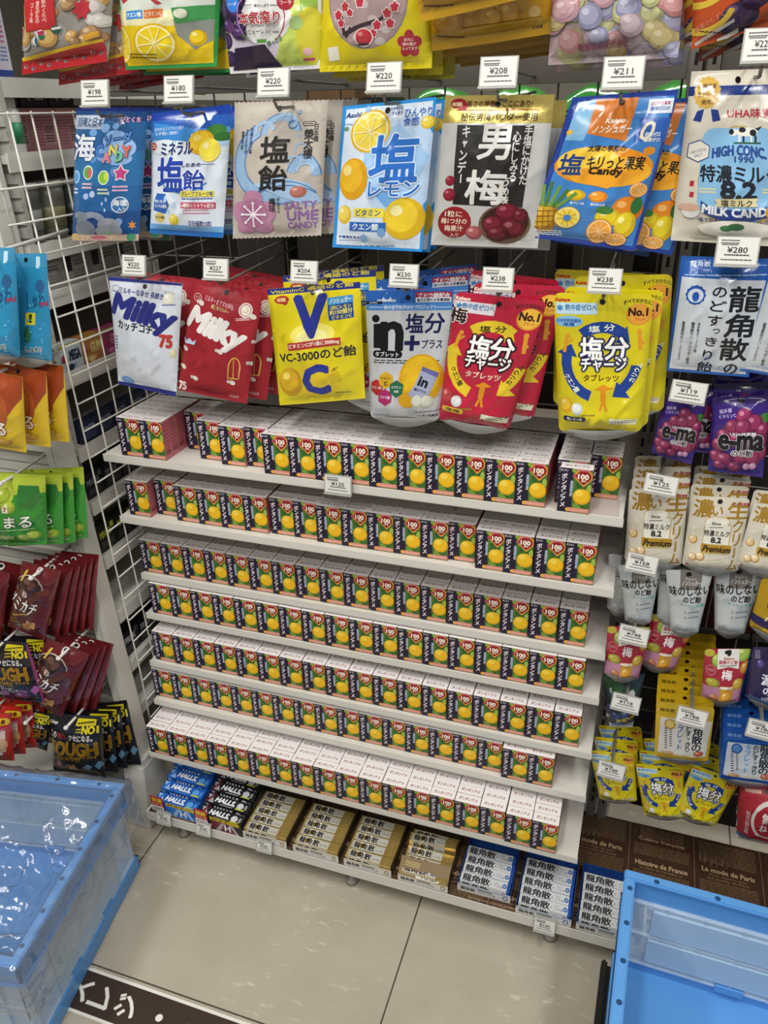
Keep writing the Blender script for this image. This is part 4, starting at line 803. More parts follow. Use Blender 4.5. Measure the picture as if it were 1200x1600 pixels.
bag_type('vc', 'candy_bag', 'candy bag', 'yellow lemon throat candy bags', C5, [(65, 232), (610, 188), (640, 872), (140, 912)], YB, [
    ('p', [(65, 232), (610, 188), (612, 226), (68, 268)], '#24307c'), ('t', 'VitaminC 補給のど飴', 330, 226, 470, 24, '#d8c83a', dict(b=2, r=-.02)),
    ('e', 158, 294, 88, 44, '#a8332c'), ('e', 178, 298, 40, 50, '#a8332c'), ('t', 'NOBEL', 158, 294, 52, 18, '#e8d48a', B(1)),
    ('r', 508, 338, 136, 124, '#1f3f86', -.05), ('r', 505, 292, 136, 40, '#3f8fc8', -.05), ('t', 'ノンシュガー', 505, 292, 118, 26, '#e8ecd0', dict(b=2, r=-.05)), ('t', '1袋にレモン', 508, 330, 110, 22, '#e2d24a', dict(b=1.5, r=-.05)), ('t', '約150個分', 512, 357, 122, 28, '#e8dc5a', dict(b=2, r=-.05)), ('t', 'ビタミンC', 518, 386, 106, 20, '#e2d24a', dict(b=1.5, r=-.05)),
    ('e', 350, 490, 260, 130, '#e8dc6a'), ('e', 350, 500, 180, 80, '#f0e89a'), ('e', 370, 760, 300, 220, '#d8bc22'), ('t', 'V', 338, 390, 170, 216, '#27338c', dict(b=16)),
    ('r', 362, 545, 312, 44, '#a8302c', -.04), ('t', 'ビタミンCが1袋に3000mg', 362, 545, 296, 30, '#f2e4d4', dict(b=2, r=-.04)),
    ('t', 'VC-3000のど飴', 372, 606, 450, 62, '#1f2230', dict(b=5, r=-.03)), ('g', 216, 772, 150, 176, '#b98f14', '#d0a81e', '#e6cc66'), ('p', [(440, 730), (500, 700), (520, 760), (460, 780)], '#c4ac1a'),
    ('t', 'C', 372, 755, 146, 170, '#27338c', dict(b=15)), ('t', '2種の', 480, 690, 40, 18, '#4a4a20', dict(r=-.5)), ('T', 520, 832, 90, 12, 1, '#4a6a2a')], '#d6c51c', T=.010, seal=(.05, .04))
line_up('vc', 'yellow lemon throat candy bag with navy band, front of its hook', [(.016, .022, .014, .02), (.020, .045, .016, .0)], 'hook of yellow lemon throat candy bags')

_in = [('p', [(640, 240), (1160, 230), (1150, 372), (648, 372)], '#2c62b2'), ('p', [(644, 330), (1153, 322), (1150, 372), (648, 372)], '#4b86cc'), ('p', [(738, 310), (755, 268), (768, 252), (782, 268), (800, 308)], '#cfd8e6'), ('e', 769, 280, 34, 36, '#2c62b2'), ('t', 'MORINAGA', 768, 308, 100, 14, '#dfe6ee', B(1)),
    ('R', 690, 322, 100, 16, 8, '#16223c'), ('t', 'OPEN', 690, 322, 44, 10, '#d0d8e0'), ('r', 1042, 274, 186, 40, '#9c3046'), ('t', 'ブドウ糖配合', 1042, 274, 166, 28, '#ecdfe2', B(3)), ('r', 1040, 303, 184, 26, '#dfe3e8'), ('t', '塩分が摂れる栄養補給', 1040, 303, 172, 18, '#23304c', B(2)), ('t', '熱中症予防声かけプロジェクト', 905, 352, 280, 22, '#dbe6f2', B(1.5)), ('T', 712, 352, 90, 10, 1, '#b9d0e8'), ('T', 1100, 352, 90, 10, 1, '#b9d0e8'),
    ('p', [(692, 460), (740, 456), (740, 606), (692, 606)], '#16181c'), ('e', 705, 426, 44, 44, '#16181c'), ('t', 'n', 800, 534, 116, 150, '#16181c', B(12)),
    ('t', '塩', 932, 455, 96, 104, '#1e2350', B(7)), ('t', '分', 1048, 455, 104, 108, '#1e2350', B(7)), ('r', 918, 575, 88, 24, '#1e2350'), ('r', 918, 575, 24, 88, '#1e2350'), ('t', 'プラス', 1034, 580, 112, 50, '#1e2350', B(5)),
    ('R', 776, 640, 178, 42, 20, '#16181c'), ('t', 'タブレット', 774, 640, 142, 28, '#e6e8ea', B(3)), ('T', 885, 682, 390, 26, 2, '#34383e'),
    ('e', 972, 780, 262, 300, '#d8a41a'), ('e', 972, 762, 220, 240, '#e4b824'), ('e', 900, 880, 110, 100, '#d8a41a'), ('p', [(985, 705), (1076, 742), (1030, 850), (945, 880), (905, 852), (945, 800)], '#a4aac4'), ('p', [(985, 705), (1076, 742), (1068, 766), (978, 728)], '#6a6aa4'), ('t', 'in', 992, 790, 54, 50, '#1c1e24', dict(b=4, r=.3)), ('t', '塩分プラス', 975, 832, 76, 16, '#1e2350', dict(b=2, r=.3)),
    ('e', 958, 886, 72, 72, '#c8cab8'), ('e', 956, 882, 56, 52, '#dcdccc'), ('e', 1014, 886, 72, 70, '#c8cab8'), ('e', 1012, 882, 56, 52, '#dcdccc'),
    ('s', 717, 822, 48, 42, 6, '#b23030'), ('t', 'クエン酸', 717, 822, 64, 18, '#f0dcd0', B(2)), ('s', 772, 782, 50, 43, 6, '#d8a82a'), ('t', 'ビタミン', 772, 772, 62, 16, '#3a2c10', B(1.5)), ('t', 'C', 772, 800, 20, 22, '#3a2c10', B(2)), ('s', 770, 870, 50, 43, 6, '#aa2e66'), ('t', 'ブドウ糖', 770, 870, 66, 18, '#f0dce4', B(2)), ('s', 836, 826, 50, 43, 6, '#2c6a4a'), ('t', 'ビタミン', 836, 818, 60, 16, '#dcece0', B(1.5)), ('t', 'B群', 836, 840, 30, 14, '#dcece0', B(1)), ('T', 740, 965, 100, 10, 1, '#4a4c50'), ('T', 1020, 942, 150, 12, 1, '#4a4c50'), ('t', 'レモン塩風味', 1020, 965, 110, 18, '#34363a', B(1))]
bag_type('in', 'tablet_pouch', 'candy pouch', 'silver tablet pouches with blue header', C5, [(640, 240), (1160, 230), (1076, 998), (672, 985)], YB, _in, '#c4c6c8', kind='foil', T=.015, pouch=True, seal=(.17, .03))
line_up('in', 'silver tablet pouch with blue header and black lettering, front of its hook', [(-.020, .024, .004, .16), (.012, .040, .012, -.05), (.018, .062, .018, -.08)], 'hook of silver tablet pouches')

def charge(base, arrow, txt_o, red):
    a = [('t', 'Kabaya', 462, 184, 50, 14, '#b83024' if not red else '#f0dcd0', dict(b=2, sh=.2)), ('r', 513, 216, 142, 38, '#b9d4e2' if not red else '#d9d2d6'), ('t', '熱中症ゼロへ', 530, 212, 108, 20, '#3f7fb0', B(1.5)), ('s', 452, 214, 14, 7, 6, '#3f7fb0'),
         ('e', 736, 240, 84, 74, '#d8902a'), ('e', 736, 238, 74, 66, '#e6b440' if red else '#dc9a3c'), ('t', 'No.1', 734, 230, 62, 26, '#3a1c10', B(3)), ('t', 'ブランド', 738, 258, 34, 12, '#b83024', B(1)), ('t', 'すべてのかたに!', 735, 186, 96, 14, '#3a2810' , dict(b=1.5, arc=.6)),
         ('A', 606, 410, 118, 38, -128, -55, arrow), ('A', 606, 410, 124, 38, 8, 52, arrow), ('A', 606, 410, 128, 38, 108, 190, arrow),
         ('t', '塩 分', 606, 290, 90, 22, '#e8ecd8' if not red else '#3a2c10', dict(b=2, r=-.1)), ('t', 'カリウム', 724, 452, 76, 20, '#e8ecd8' if not red else '#3a2c10', dict(b=1.5, r=-1.15)), ('t', 'クエン酸', 500, 484, 76, 20, '#e8ecd8' if not red else '#3a2c10', dict(b=1.5, r=.95)),
         ('t', '塩', 570, 364, 80, 76, '#f2f2ee', dict(b=6, o=(txt_o, 12))), ('t', '分', 658, 364, 80, 76, '#f2f2ee', dict(b=6, o=(txt_o, 12))), ('t', 'チャージ', 612, 420, 160, 46, '#f2f2ee', dict(b=5, o=(txt_o, 10))), ('t', 'タブレッツ', 604, 466, 128, 24, '#5a3a10' if not red else '#e8dcc0', B(2)),
         ('r', 612, 520, 20, 50, '#d08a1c'), ('p', [(580, 505), (612, 488), (648, 500), (612, 510)], '#d08a1c'), ('l', 612, 540, 600, 575, 9, '#d08a1c'), ('l', 612, 540, 625, 575, 9, '#d08a1c'), ('l', 478, 325, 470, 378, 12, '#d8962a'), ('l', 478, 345, 500, 330, 8, '#d8962a'), ('e', 484, 318, 16, 16, '#d8962a'), ('l', 738, 312, 740, 372, 14, '#d8962a'), ('e', 738, 304, 18, 18, '#d8962a'), ('l', 738, 330, 752, 350, 8, '#d8962a'),
         ('g', 478, 560, 50, 60, '#d0a01c', '#e2c030', '#f0dc80') if not red else ('g', 478, 560, 50, 60, '#a0303a', '#b84048', '#d88a84'), ('g', 518, 570, 44, 44, '#c4c8c8', '#dcdedc', '#f0f0ec'), ('R', 508, 604, 90, 20, 10, '#22243c' if not red else '#d8b43a'), ('t', '塩レモン味' if not red else '塩梅', 508, 604, 60, 12, '#e8e8d8' if not red else '#3a2c10', B(1.5)), ('r', 680, 613, 104, 22, '#e6e4c8', .12), ('T', 680, 613, 92, 12, 2, '#5a5838'), ('T', 560, 590, 50, 12, 1, '#8a7a20')]
    if not red: a += [('e', 486, 265, 98, 38, '#86b8d8'), ('t', '日本学校保健会', 486, 262, 84, 13, '#2f5ca6', B(1)), ('t', '推薦', 486, 276, 40, 11, '#2f5ca6', B(1))]
    else: a += [('t', '梅', 458, 252, 56, 50, '#2a1a1a', dict(b=3, o=('#e8dcd8', 6)))]
    return a
_cq = [(428, 155), (788, 160), (744, 655), (446, 655)]
bag_type('chargey', 'tablet_pouch', 'candy pouch', 'big yellow tablet pouches', C6, _cq, YB, charge('#d0c020', '#203f8c', '#1f2450', False), '#cfc01c', T=.018, pouch=True, seal=(.12, .03), wrinkle=1.2)
line_up('chargey', 'big yellow salt tablet pouch with navy arrows, front of its hook', [(.012, .020, .003, .03), (.020, .040, .016, -.03), (-.008, .062, .016, .05)], 'hook of big yellow tablet pouches')
def remap(items, src, dst):
    """re-use print of one pouch on another of the same layout: corner-to-corner"""
    Hm = np.linalg.inv(homog(dst)) @ homog(src)
    def f(x, y): q = Hm @ np.array([x, y, 1.0]); return q[0] / q[2], q[1] / q[2]
    out = []
    for it in items:
        it = list(it)
        if it[0] == 'p': it[1] = [f(*q) for q in it[1]]
        elif it[0] == 'l': it[1], it[2] = f(it[1], it[2]); it[3], it[4] = f(it[3], it[4])
        elif it[0] == 't': it[2], it[3] = f(it[2], it[3])
        else: it[1], it[2] = f(it[1], it[2])
        out.append(tuple(it))
    return out
_rq = [(76, 150), (404, 186), (266, 652), (8, 610)]
bag_type('charger', 'tablet_pouch', 'candy pouch', 'big red tablet pouches', C6, _rq, YB, remap(charge('#b0223a', '#d8bc2a', '#2a1018', True), _cq, _rq), '#b3213a', T=.018, pouch=True, seal=(.12, .03), wrinkle=1.2)
line_up('charger', 'big red plum salt tablet pouch with yellow arrows, front of its hook', [(.020, .022, .012, -.06), (.010, .044, .020, .02)], 'hook of big red tablet pouches')

# ---- right-hand section
RK = (1040, 380, 6.1538)
bag_type('ryu', 'candy_bag', 'candy bag', 'white and blue herb candy bags', RK, [(150, 120), (1015, 150), (800, 1290), (10, 1225)], -0.03, [
    ('p', [(158, 318), (985, 358), (770, 1262), (35, 1200)], 'foil:#ccd3d9'), ('t', '龍角散', 335, 195, 190, 48, '#c2cde0', B(4)), ('T', 720, 212, 520, 14, 1, '#8fb0dc'), ('T', 580, 300, 800, 18, 1, '#a9c2e4'),
    ('s', 287, 485, 100, 88, 12, '#1f4f9c'), ('e', 287, 490, 150, 130, '#c4cdd8'), ('e', 287, 500, 66, 90, '#1f4f9c'), ('o', 287, 485, 88, 88, 12, '#1f4f9c'),
    ('t', '龍', 756, 528, 290, 230, '#17181c', B(9)), ('t', '角', 700, 780, 270, 225, '#17181c', B(9)), ('t', '散', 650, 1010, 270, 225, '#17181c', B(9)), ('t', 'の', 622, 1205, 130, 110, '#17181c', B(7)),
    ('t', 'の', 515, 455, 130, 92, '#17181c', B(6)), ('t', 'ど', 500, 585, 150, 100, '#17181c', B(6)), ('t', 'す', 466, 722, 130, 100, '#17181c', B(6)), ('t', 'っ', 480, 822, 70, 50, '#17181c', B(5)), ('t', 'き', 432, 925, 110, 90, '#17181c', B(6)), ('t', 'り', 398, 1058, 90, 100, '#17181c', B(6)), ('t', '飴', 372, 1180, 150, 110, '#17181c', B(6)),
    ('t', '特許製法ハーブのど飴', 300, 890, 24, 300, '#33363c', dict(vert=True, b=2)), ('t', '龍角散のハーブパウダー配合', 235, 950, 34, 440, '#33363c', dict(vert=True, b=2)), ('t', '厳選素材のハーブエキス', 150, 930, 30, 400, '#33363c', dict(vert=True, b=2))], '#23559f', T=.014, seal=(.02, .02), wrinkle=1.1)
bag('ryu', 'white herb candy bag with blue border under the milk candy bag')
bag_px('ryu', 'second white and blue herb candy bag, cut by the right edge', (1205, 400), (1345, 420), -0.03, tilt=.02)

bag_type('ema', 'candy_bag', 'candy bag', 'purple grape candy bags', R1, [(832, 258), (1222, 244), (1165, 800), (798, 752)], 0.0, [
    ('p', [(832, 258), (1222, 244), (1222, 290), (832, 300)], '#2a1a58'), ('t', '超多層', 908, 344, 80, 26, '#b9a8d8', dict(b=2, r=-.2)), ('t', 'ビタミンC', 920, 374, 110, 22, '#b9a8d8', dict(b=2, r=-.2)),
    ('e', 1170, 420, 90, 120, '#3f7a34'), ('e', 1165, 500, 60, 110, '#5a9444')] + [('g', x, y, d, d, '#6f2048', '#93305c', '#c87a9a') for x, y, d in [(1030, 375, 110), (950, 440, 100), (1095, 420, 120), (1020, 440, 110), (900, 500, 100), (1160, 470, 100), (1130, 540, 110), (870, 560, 100), (980, 520, 110), (1060, 520, 110), (850, 640, 90), (1140, 620, 100), (900, 660, 110), (1000, 640, 110), (1080, 650, 110), (870, 700, 80), (960, 710, 90)]] + [('g', 1040, 708, 50, 50, '#b87a9c', '#d0a0b8', '#e8ccd8'), ('g', 1085, 708, 50, 50, '#b87a9c', '#d0a0b8', '#e8ccd8'),
    ('t', 'UHA味覚糖', 1020, 488, 170, 26, '#e8e4ea', dict(b=2, o=('#2a1020', 5))), ('t', 'e-ma', 1005, 545, 286, 96, '#16141a', dict(b=8, o=('#e8e6ea', 14))), ('t', 'のど飴', 1010, 612, 138, 42, '#16141a', dict(b=4, o=('#e8e6ea', 8)))], '#3a2078', T=.012)
line_up('ema', 'purple grape throat candy bag nearer the right edge of the photo', [(0, .02, .012), (-.002, .042, .022)], 'right-hand hook of purple grape candy bags')
e1 = bag_px('ema', 'purple grape throat candy bag with the price tag over its top', (1037, 620), (1106, 624), 0.0, tilt=-.06)
bag('ema', 'purple grape candy bag behind the one with the price tag', Vector(e1.location) + Vector((.012, .022, .004)), roll=-.05, sc=e1.scale[0])

_cream = [('t', '濃', 765, 995, 128, 110, '#9a7420', B(8)), ('t', 'い', 860, 1010, 70, 56, '#9a7420', B(5)), ('t', '生', 1000, 1012, 140, 100, '#9a7420', B(8)), ('t', 'UHA味覚糖', 1020, 972, 108, 18, '#a83040', B(2)), ('t', 'クリーム', 975, 1240, 76, 340, '#9a7420', dict(vert=True, b=5)),
    ('e', 858, 1072, 170, 60, '#b79f5a'), ('e', 858, 1072, 158, 50, '#d8d2c2'), ('R', 848, 1185, 180, 190, 12, '#b79f5a'), ('R', 848, 1180, 170, 170, 10, '#dcd8ca'), ('e', 850, 1095, 150, 70, '#dcd8ca'), ('t', 'Since', 850, 1085, 60, 18, '#33302a', B(1)), ('T', 850, 1110, 90, 10, 1, '#33302a'), ('t', '特濃ミルク', 852, 1150, 168, 38, '#23211e', B(3)), ('t', '8.2', 846, 1192, 66, 34, '#23211e', B(4)), ('r', 845, 1242, 200, 46, '#a87f1e'), ('t', 'プレミアム', 842, 1222, 80, 9, '#e8dcb8'), ('t', 'Premium', 850, 1250, 180, 40, '#1c1a16', dict(b=2, sh=.25)),
    ('g', 697, 1190, 62, 60, '#b08a4a', '#d8bc86', '#ece0c4'), ('p', [(690, 1165), (700, 1110), (712, 1165)], '#d8cdb0'), ('g', 690, 1300, 60, 50, '#b0884a', '#dcc49a', '#efe6d2'), ('g', 740, 1290, 60, 56, '#b0884a', '#dcc49a', '#efe6d2'), ('T', 820, 1318, 110, 10, 1, '#b3a98c'), ('T', 830, 1336, 150, 10, 1, '#b3a98c'), ('e', 657, 1362, 24, 16, '#a83040')]
bag_type('cream', 'candy_pouch', 'candy pouch', 'cream and gold milk pouches', R1, [(692, 918), (1080, 938), (1000, 1428), (622, 1378)], 0.0, _cream, '#c9c3b2', kind='matte', T=.014, pouch=True, seal=(.12, .03))
line_up('cream', 'cream pouch with gold lettering in the middle of its row', [(-.002, .018, .010), (.002, .034, .018, .08), (.001, .05, .026)], 'middle hook of cream and gold pouches')
c1 = bag_px('cream', 'cream pouch with gold lettering, left in its row, under a price tag', (984, 763), (1075, 765), 0.0)
for i, w in enumerate(['second', 'third', 'fourth']): bag('cream', 'cream and gold pouch, %s from the front on its left hook' % w, Vector(c1.location) + Vector((.002, .018 * (i + 1), .010 * (i + 1))), sc=c1.scale[0], roll=c1.rotation_euler[1])
c2 = bag_px('cream', 'cream pouch with gold lettering cut by the right edge', (1178, 785), (1262, 795), 0.0)
bag('cream', 'cream and gold pouch behind the one cut by the right edge', Vector(c2.location) + Vector((0, .018, .012)), sc=c2.scale[0], roll=c2.rotation_euler[1])

bag_type('aji', 'candy_pouch', 'candy pouch', 'grey white plain throat candy pouches', R2, [(488, 104), (746, 112), (664, 446), (512, 428)], 0.0, [
    ('r', 622, 158, 98, 128, '#77706a'), ('t', 'Kanro', 622, 172, 50, 12, '#c8c4be'), ('t', 'ノンシュガー', 622, 200, 88, 22, '#e2e0dc', B(1.5)), ('t', '味のしない?', 620, 246, 216, 50, '#1d1e20', dict(b=3, r=-.08)), ('t', 'のど飴', 624, 293, 92, 32, '#1d1e20', B(2.5)), ('t', 'すーっと休憩', 622, 322, 130, 16, '#5aa8a0', B(1)), ('R', 589, 354, 12, 12, 1, '#33363a'), ('R', 589, 354, 9, 9, 1, '#b3b8b8'), ('T', 632, 354, 56, 10, 1, '#4a4c50'), ('R', 589, 376, 12, 12, 1, '#33363a'), ('R', 589, 376, 9, 9, 1, '#b3b8b8'), ('T', 632, 376, 56, 10, 1, '#4a4c50'), ('T', 600, 428, 90, 6, 1, '#8a8e90')], '#bcc1c1', kind='foil', T=.013, pouch=True, seal=(.12, .03))
line_up('aji', 'grey white throat candy pouch in the middle of its row', [(-.010, .02, .004, .1)], 'middle hook of grey white pouches')
a1 = bag_px('aji', 'grey white throat candy pouch, left of its row, under a tag', (966, 882), (1033, 884), .01, tilt=.02)
bag('aji', 'grey white pouch behind the left one of its row', Vector(a1.location) + Vector((-.016, .024, .0)), roll=.12, sc=a1.scale[0])
a2 = bag_px('aji', 'grey white throat candy pouch, right of its row', (1116, 886), (1196, 888), .02, tilt=-.04)

MK = (1040, 900, 5.3333)
bag_type('plum', 'candy_pouch', 'candy pouch', 'red plum throat candy pouches', MK, [(330, 606), (712, 606), (610, 1052), (296, 1010)], 0.0, [
    ('e', 360, 640, 90, 60, '#b8a83a'), ('g', 420, 700, 80, 100, '#7a9a34', '#9ab448', '#c8d488'), ('g', 645, 650, 120, 110, '#7a9a34', '#9ab448', '#c8d488'), ('g', 660, 770, 90, 100, '#b06a2c', '#c8903a', '#e0c478'), ('p', [(300, 900), (640, 900), (600, 1052), (296, 1010)], '#b07a94'),
    ('p', [(430, 606), (610, 606), (600, 770), (516, 752), (420, 770)], '#dcd8d2'), ('e', 522, 640, 34, 50, '#1c1a1a'), ('t', 'Kanro', 520, 686, 80, 18, '#b05a2c', dict(b=2, sh=.2)), ('t', '健康のど飴', 512, 716, 150, 30, '#a83040', B(3)), ('T', 510, 744, 140, 12, 1, '#4a4a48'), ('t', '梅', 498, 812, 84, 72, '#e8dcdc', B(3)), ('o', 370, 780, 40, 40, 4, '#d88a94'), ('T', 370, 780, 50, 24, 3, '#d88a94'),
    ('g', 382, 870, 120, 76, '#8a8a2c', '#b0a83a', '#d8cc7a'), ('g', 590, 890, 90, 90, '#a8862c', '#c8a840', '#e0cc80'), ('R', 490, 950, 110, 120, 16, '#b88a2c'), ('g', 490, 965, 90, 80, '#c0801c', '#d8a03a', '#ecd08a'), ('r', 490, 905, 110, 16, '#d8d0c0'), ('g', 392, 975, 76, 60, '#a05a34', '#b87a4a', '#d8b088')], '#9c2034', T=.015, pouch=True, seal=(.1, .03))
bag('plum', 'red plum throat candy pouch hanging alone against the wire grid')
bag_px('plum', 'red plum throat candy pouch under a price tag, left', (950, 978), (1016, 980), 0.0)
bag_px('plum', 'red plum throat candy pouch behind the grey white middle pouch', (1020, 960), (1090, 966), .03, tilt=-.06)

bag_type('spring', 'candy_pouch', 'candy pouch', 'dark purple throat candy pouch', MK, [(728, 590), (1010, 600), (960, 1110), (660, 990)], 0.0, [
    ('p', [(700, 950), (960, 1000), (950, 1110), (660, 990)], '#4a6a94'), ('t', '源', 830, 820, 100, 84, '#d8d8e2', B(5)), ('t', 'の', 830, 905, 80, 50, '#d8d8e2', B(4)), ('g', 780, 700, 60, 60, '#43306c', '#5c4488', '#9a86b8'), ('g', 900, 690, 90, 80, '#43306c', '#5c4488', '#9a86b8'), ('T', 760, 640, 40, 60, 5, '#a8a0c0'), ('T', 850, 960, 150, 30, 3, '#b8b8cc')], '#251c44', T=.014, pouch=True, seal=(.1, .03))
bag('spring', 'dark purple throat candy pouch cut by the right edge')

bag_type('berry', 'candy_bag', 'candy bag', 'dark blueberry candy bags', R2, [(205, 705), (372, 660), (350, 962), (225, 972)], 0.02, [
    ('r', 290, 800, 60, 260, '#2c4a3c', .3), ('e', 230, 760, 60, 90, '#2c5a34'), ('e', 340, 700, 60, 70, '#30424c'), ('t', '有機', 285, 790, 90, 40, '#c8d0d4', dict(b=3, r=-.3)), ('g', 250, 900, 60, 50, '#2c3f74', '#3f568c', '#7a8cb4'), ('g', 300, 880, 60, 60, '#2c3f74', '#3f568c', '#7a8cb4'), ('g', 270, 940, 60, 40, '#2c3f74', '#3f568c', '#7a8cb4'), ('t', 'for ACTIVE', 300, 905, 100, 22, '#d8c83a', dict(b=2, r=-.2)), ('r', 335, 880, 40, 20, '#a03a44', -.3), ('p', [(215, 950), (350, 930), (350, 972), (225, 972)], '#b8bcc0')], '#34454e', kind='foil', T=.014, wrinkle=1.8, hole=False)
bag('berry', 'dark crumpled blueberry candy bag under a price tag', roll=.12)
bag_px('berry', 'second dark blueberry candy bag, half behind the shelf ends', (942, 1052), (985, 1048), 0.03, tilt=.2)

def tablet(base, panel, acc):
    return [('p', [(462, 905), (738, 935), (702, 1118), (444, 1085)], panel), ('t', '龍角散', 500, 868, 80, 18, '#5a4a14' if acc != 'b' else '#6f8fc8', B(1)), ('T', 590, 888, 280, 5, 1, '#a88a14' if acc != 'b' else '#5f86c8'),
            ('e', 513, 941, 62, 52, '#b08a2c' if acc != 'b' else '#2c5ca4'), ('e', 513, 941, 44, 38, '#d8bc6a' if acc != 'b' else '#5a86c0'),
            ('t', '龍角散の', 660, 1005, 56, 160, '#17181c', dict(vert=True, b=3)), ('t', 'のどすっきり', 612, 1005, 34, 156, '#17181c', dict(vert=True, b=2.5)), ('t', 'タブレット', 568, 998, 34, 150, '#2a4f96' if acc != 'b' else '#3f8fd0', dict(vert=True, b=2.5)), ('T', 490, 1010, 14, 110, 9, '#4a4a46'), ('T', 516, 1010, 12, 90, 8, '#4a4a46'), ('g', 500, 1086, 66, 20, '#b07a4a', '#c8986a', '#e0c4a0'), ('g', 664, 1094, 56, 30, '#a04a2c', '#b86a4a', '#d8a080'), ('e', 580, 1096, 90, 14, '#c4bca4')]
_tq = [(438, 818), (755, 856), (717, 1148), (424, 1114)]
bag_type('taby', 'tablet_pack', 'tablet pack', 'yellow herb tablet packs', R2, _tq, -0.02, tablet('y', '#c9c6bc', 'y'), '#bf9d1c', T=.006, pouch=True, seal=(.2, .03), wrinkle=.5)
line_up('taby', 'yellow herb tablet pack, front of its long row', [(-.001, .016 * (i + 1), .0065 * (i + 1), .006 * (i % 3 - 1)) for i in range(8)], 'row of yellow herb tablet packs')
_bq = [(806, 958), (1116, 990), (1085, 1280), (776, 1236)]
bag_type('tabb', 'tablet_pack', 'tablet pack', 'blue herb tablet packs', R2, _bq, -0.02, remap(tablet('b', '#c3c8cc', 'b'), _tq, _bq), '#1c4c96', T=.006, pouch=True, seal=(.2, .03), wrinkle=.5)
line_up('tabb', 'blue herb tablet pack, front of its long row', [(-.001, .016 * (i + 1), .0065 * (i + 1), .006 * (i % 3 - 1)) for i in range(8)], 'row of blue herb tablet packs')

for i, (tl, tr, tl_, lb) in enumerate([((922, 1172), (990, 1178), .0, 'small yellow salt tablet pouch under the left tag above the liner'), ((993, 1193), (1067, 1200), .0, 'small yellow salt tablet pouch in the middle of its row of three'), ((1084, 1193), (1156, 1222), .06, 'small yellow salt tablet pouch tilted, right of its row of three')]):
    o = bag_px('chargey', lb, tl, tr, .015, group='small yellow tablet pouches', tilt=tl_)
    for k in range(2): bag('chargey', 'small yellow tablet pouch %s behind the %s one of the row above the liner' % (['directly', 'further'][k], ['left', 'middle', 'right'][i]), Vector(o.location) + Vector((.004 * (k + 1) * (1 if i != 2 else -1), .022 * (k + 1), .012 * (k + 1))), sc=o.scale[0], roll=o.rotation_euler[1] + (-.05 if k else .04), group='small yellow tablet pouches')
    o.parent = None
bag_type('redbag', 'snack_bag', 'snack bag', 'red and white snack bags', R2, [(900, 1275), (1180, 1300), (1150, 1620), (868, 1565)], -0.01, [
    ('p', [(874, 1520), (1150, 1575), (1150, 1620), (868, 1565)], '#b8b0a4'), ('p', [(876, 1518), (940, 1530), (936, 1550), (872, 1538)], '#3f5f8c'), ('o', 1040, 1430, 100, 100, 14, '#c8c0b8', 120, 270), ('o', 1040, 1430, 92, 92, 8, '#c8c0b8', 0, 360), ('t', '無', 1030, 1400, 56, 52, '#d8d0c8', B(4)), ('t', 'ねこ', 1025, 1455, 80, 44, '#d8d0c8', B(4)), ('t', '切ないほどの味', 925, 1440, 20, 130, '#d0c0bc', dict(vert=True, b=1.5)), ('r', 960, 1300, 90, 10, '#c89a8a')], '#96202c', kind='matte', T=.02)
line_up('redbag', 'red and white snack bag at the right edge above the liner', [(0, .02, .008), (0, .04, .016)], 'hook of red and white snack bags')
bag_type('honey', 'candy_pouch', 'candy pouch', 'gold honey candy pouch', R2, [(1010, 150), (1290, 190), (1200, 520), (940, 408)], 0.0, [
    ('p', [(955, 330), (1230, 420), (1220, 470), (950, 372)], '#2a2450'), ('t', 'マヌカ', 1060, 290, 90, 40, '#2a2418', dict(b=3, r=.3)), ('t', 'N', 1030, 352, 30, 24, '#d8d0b0', dict(b=3, r=.3)), ('e', 1010, 420, 60, 50, '#d8b03a'), ('T', 1040, 385, 70, 14, 2, '#4a3c14')], '#b08c1c', kind='foil', T=.014, pouch=True, seal=(.1, .03))
bag('honey', 'gold honey candy pouch cut by the right edge')

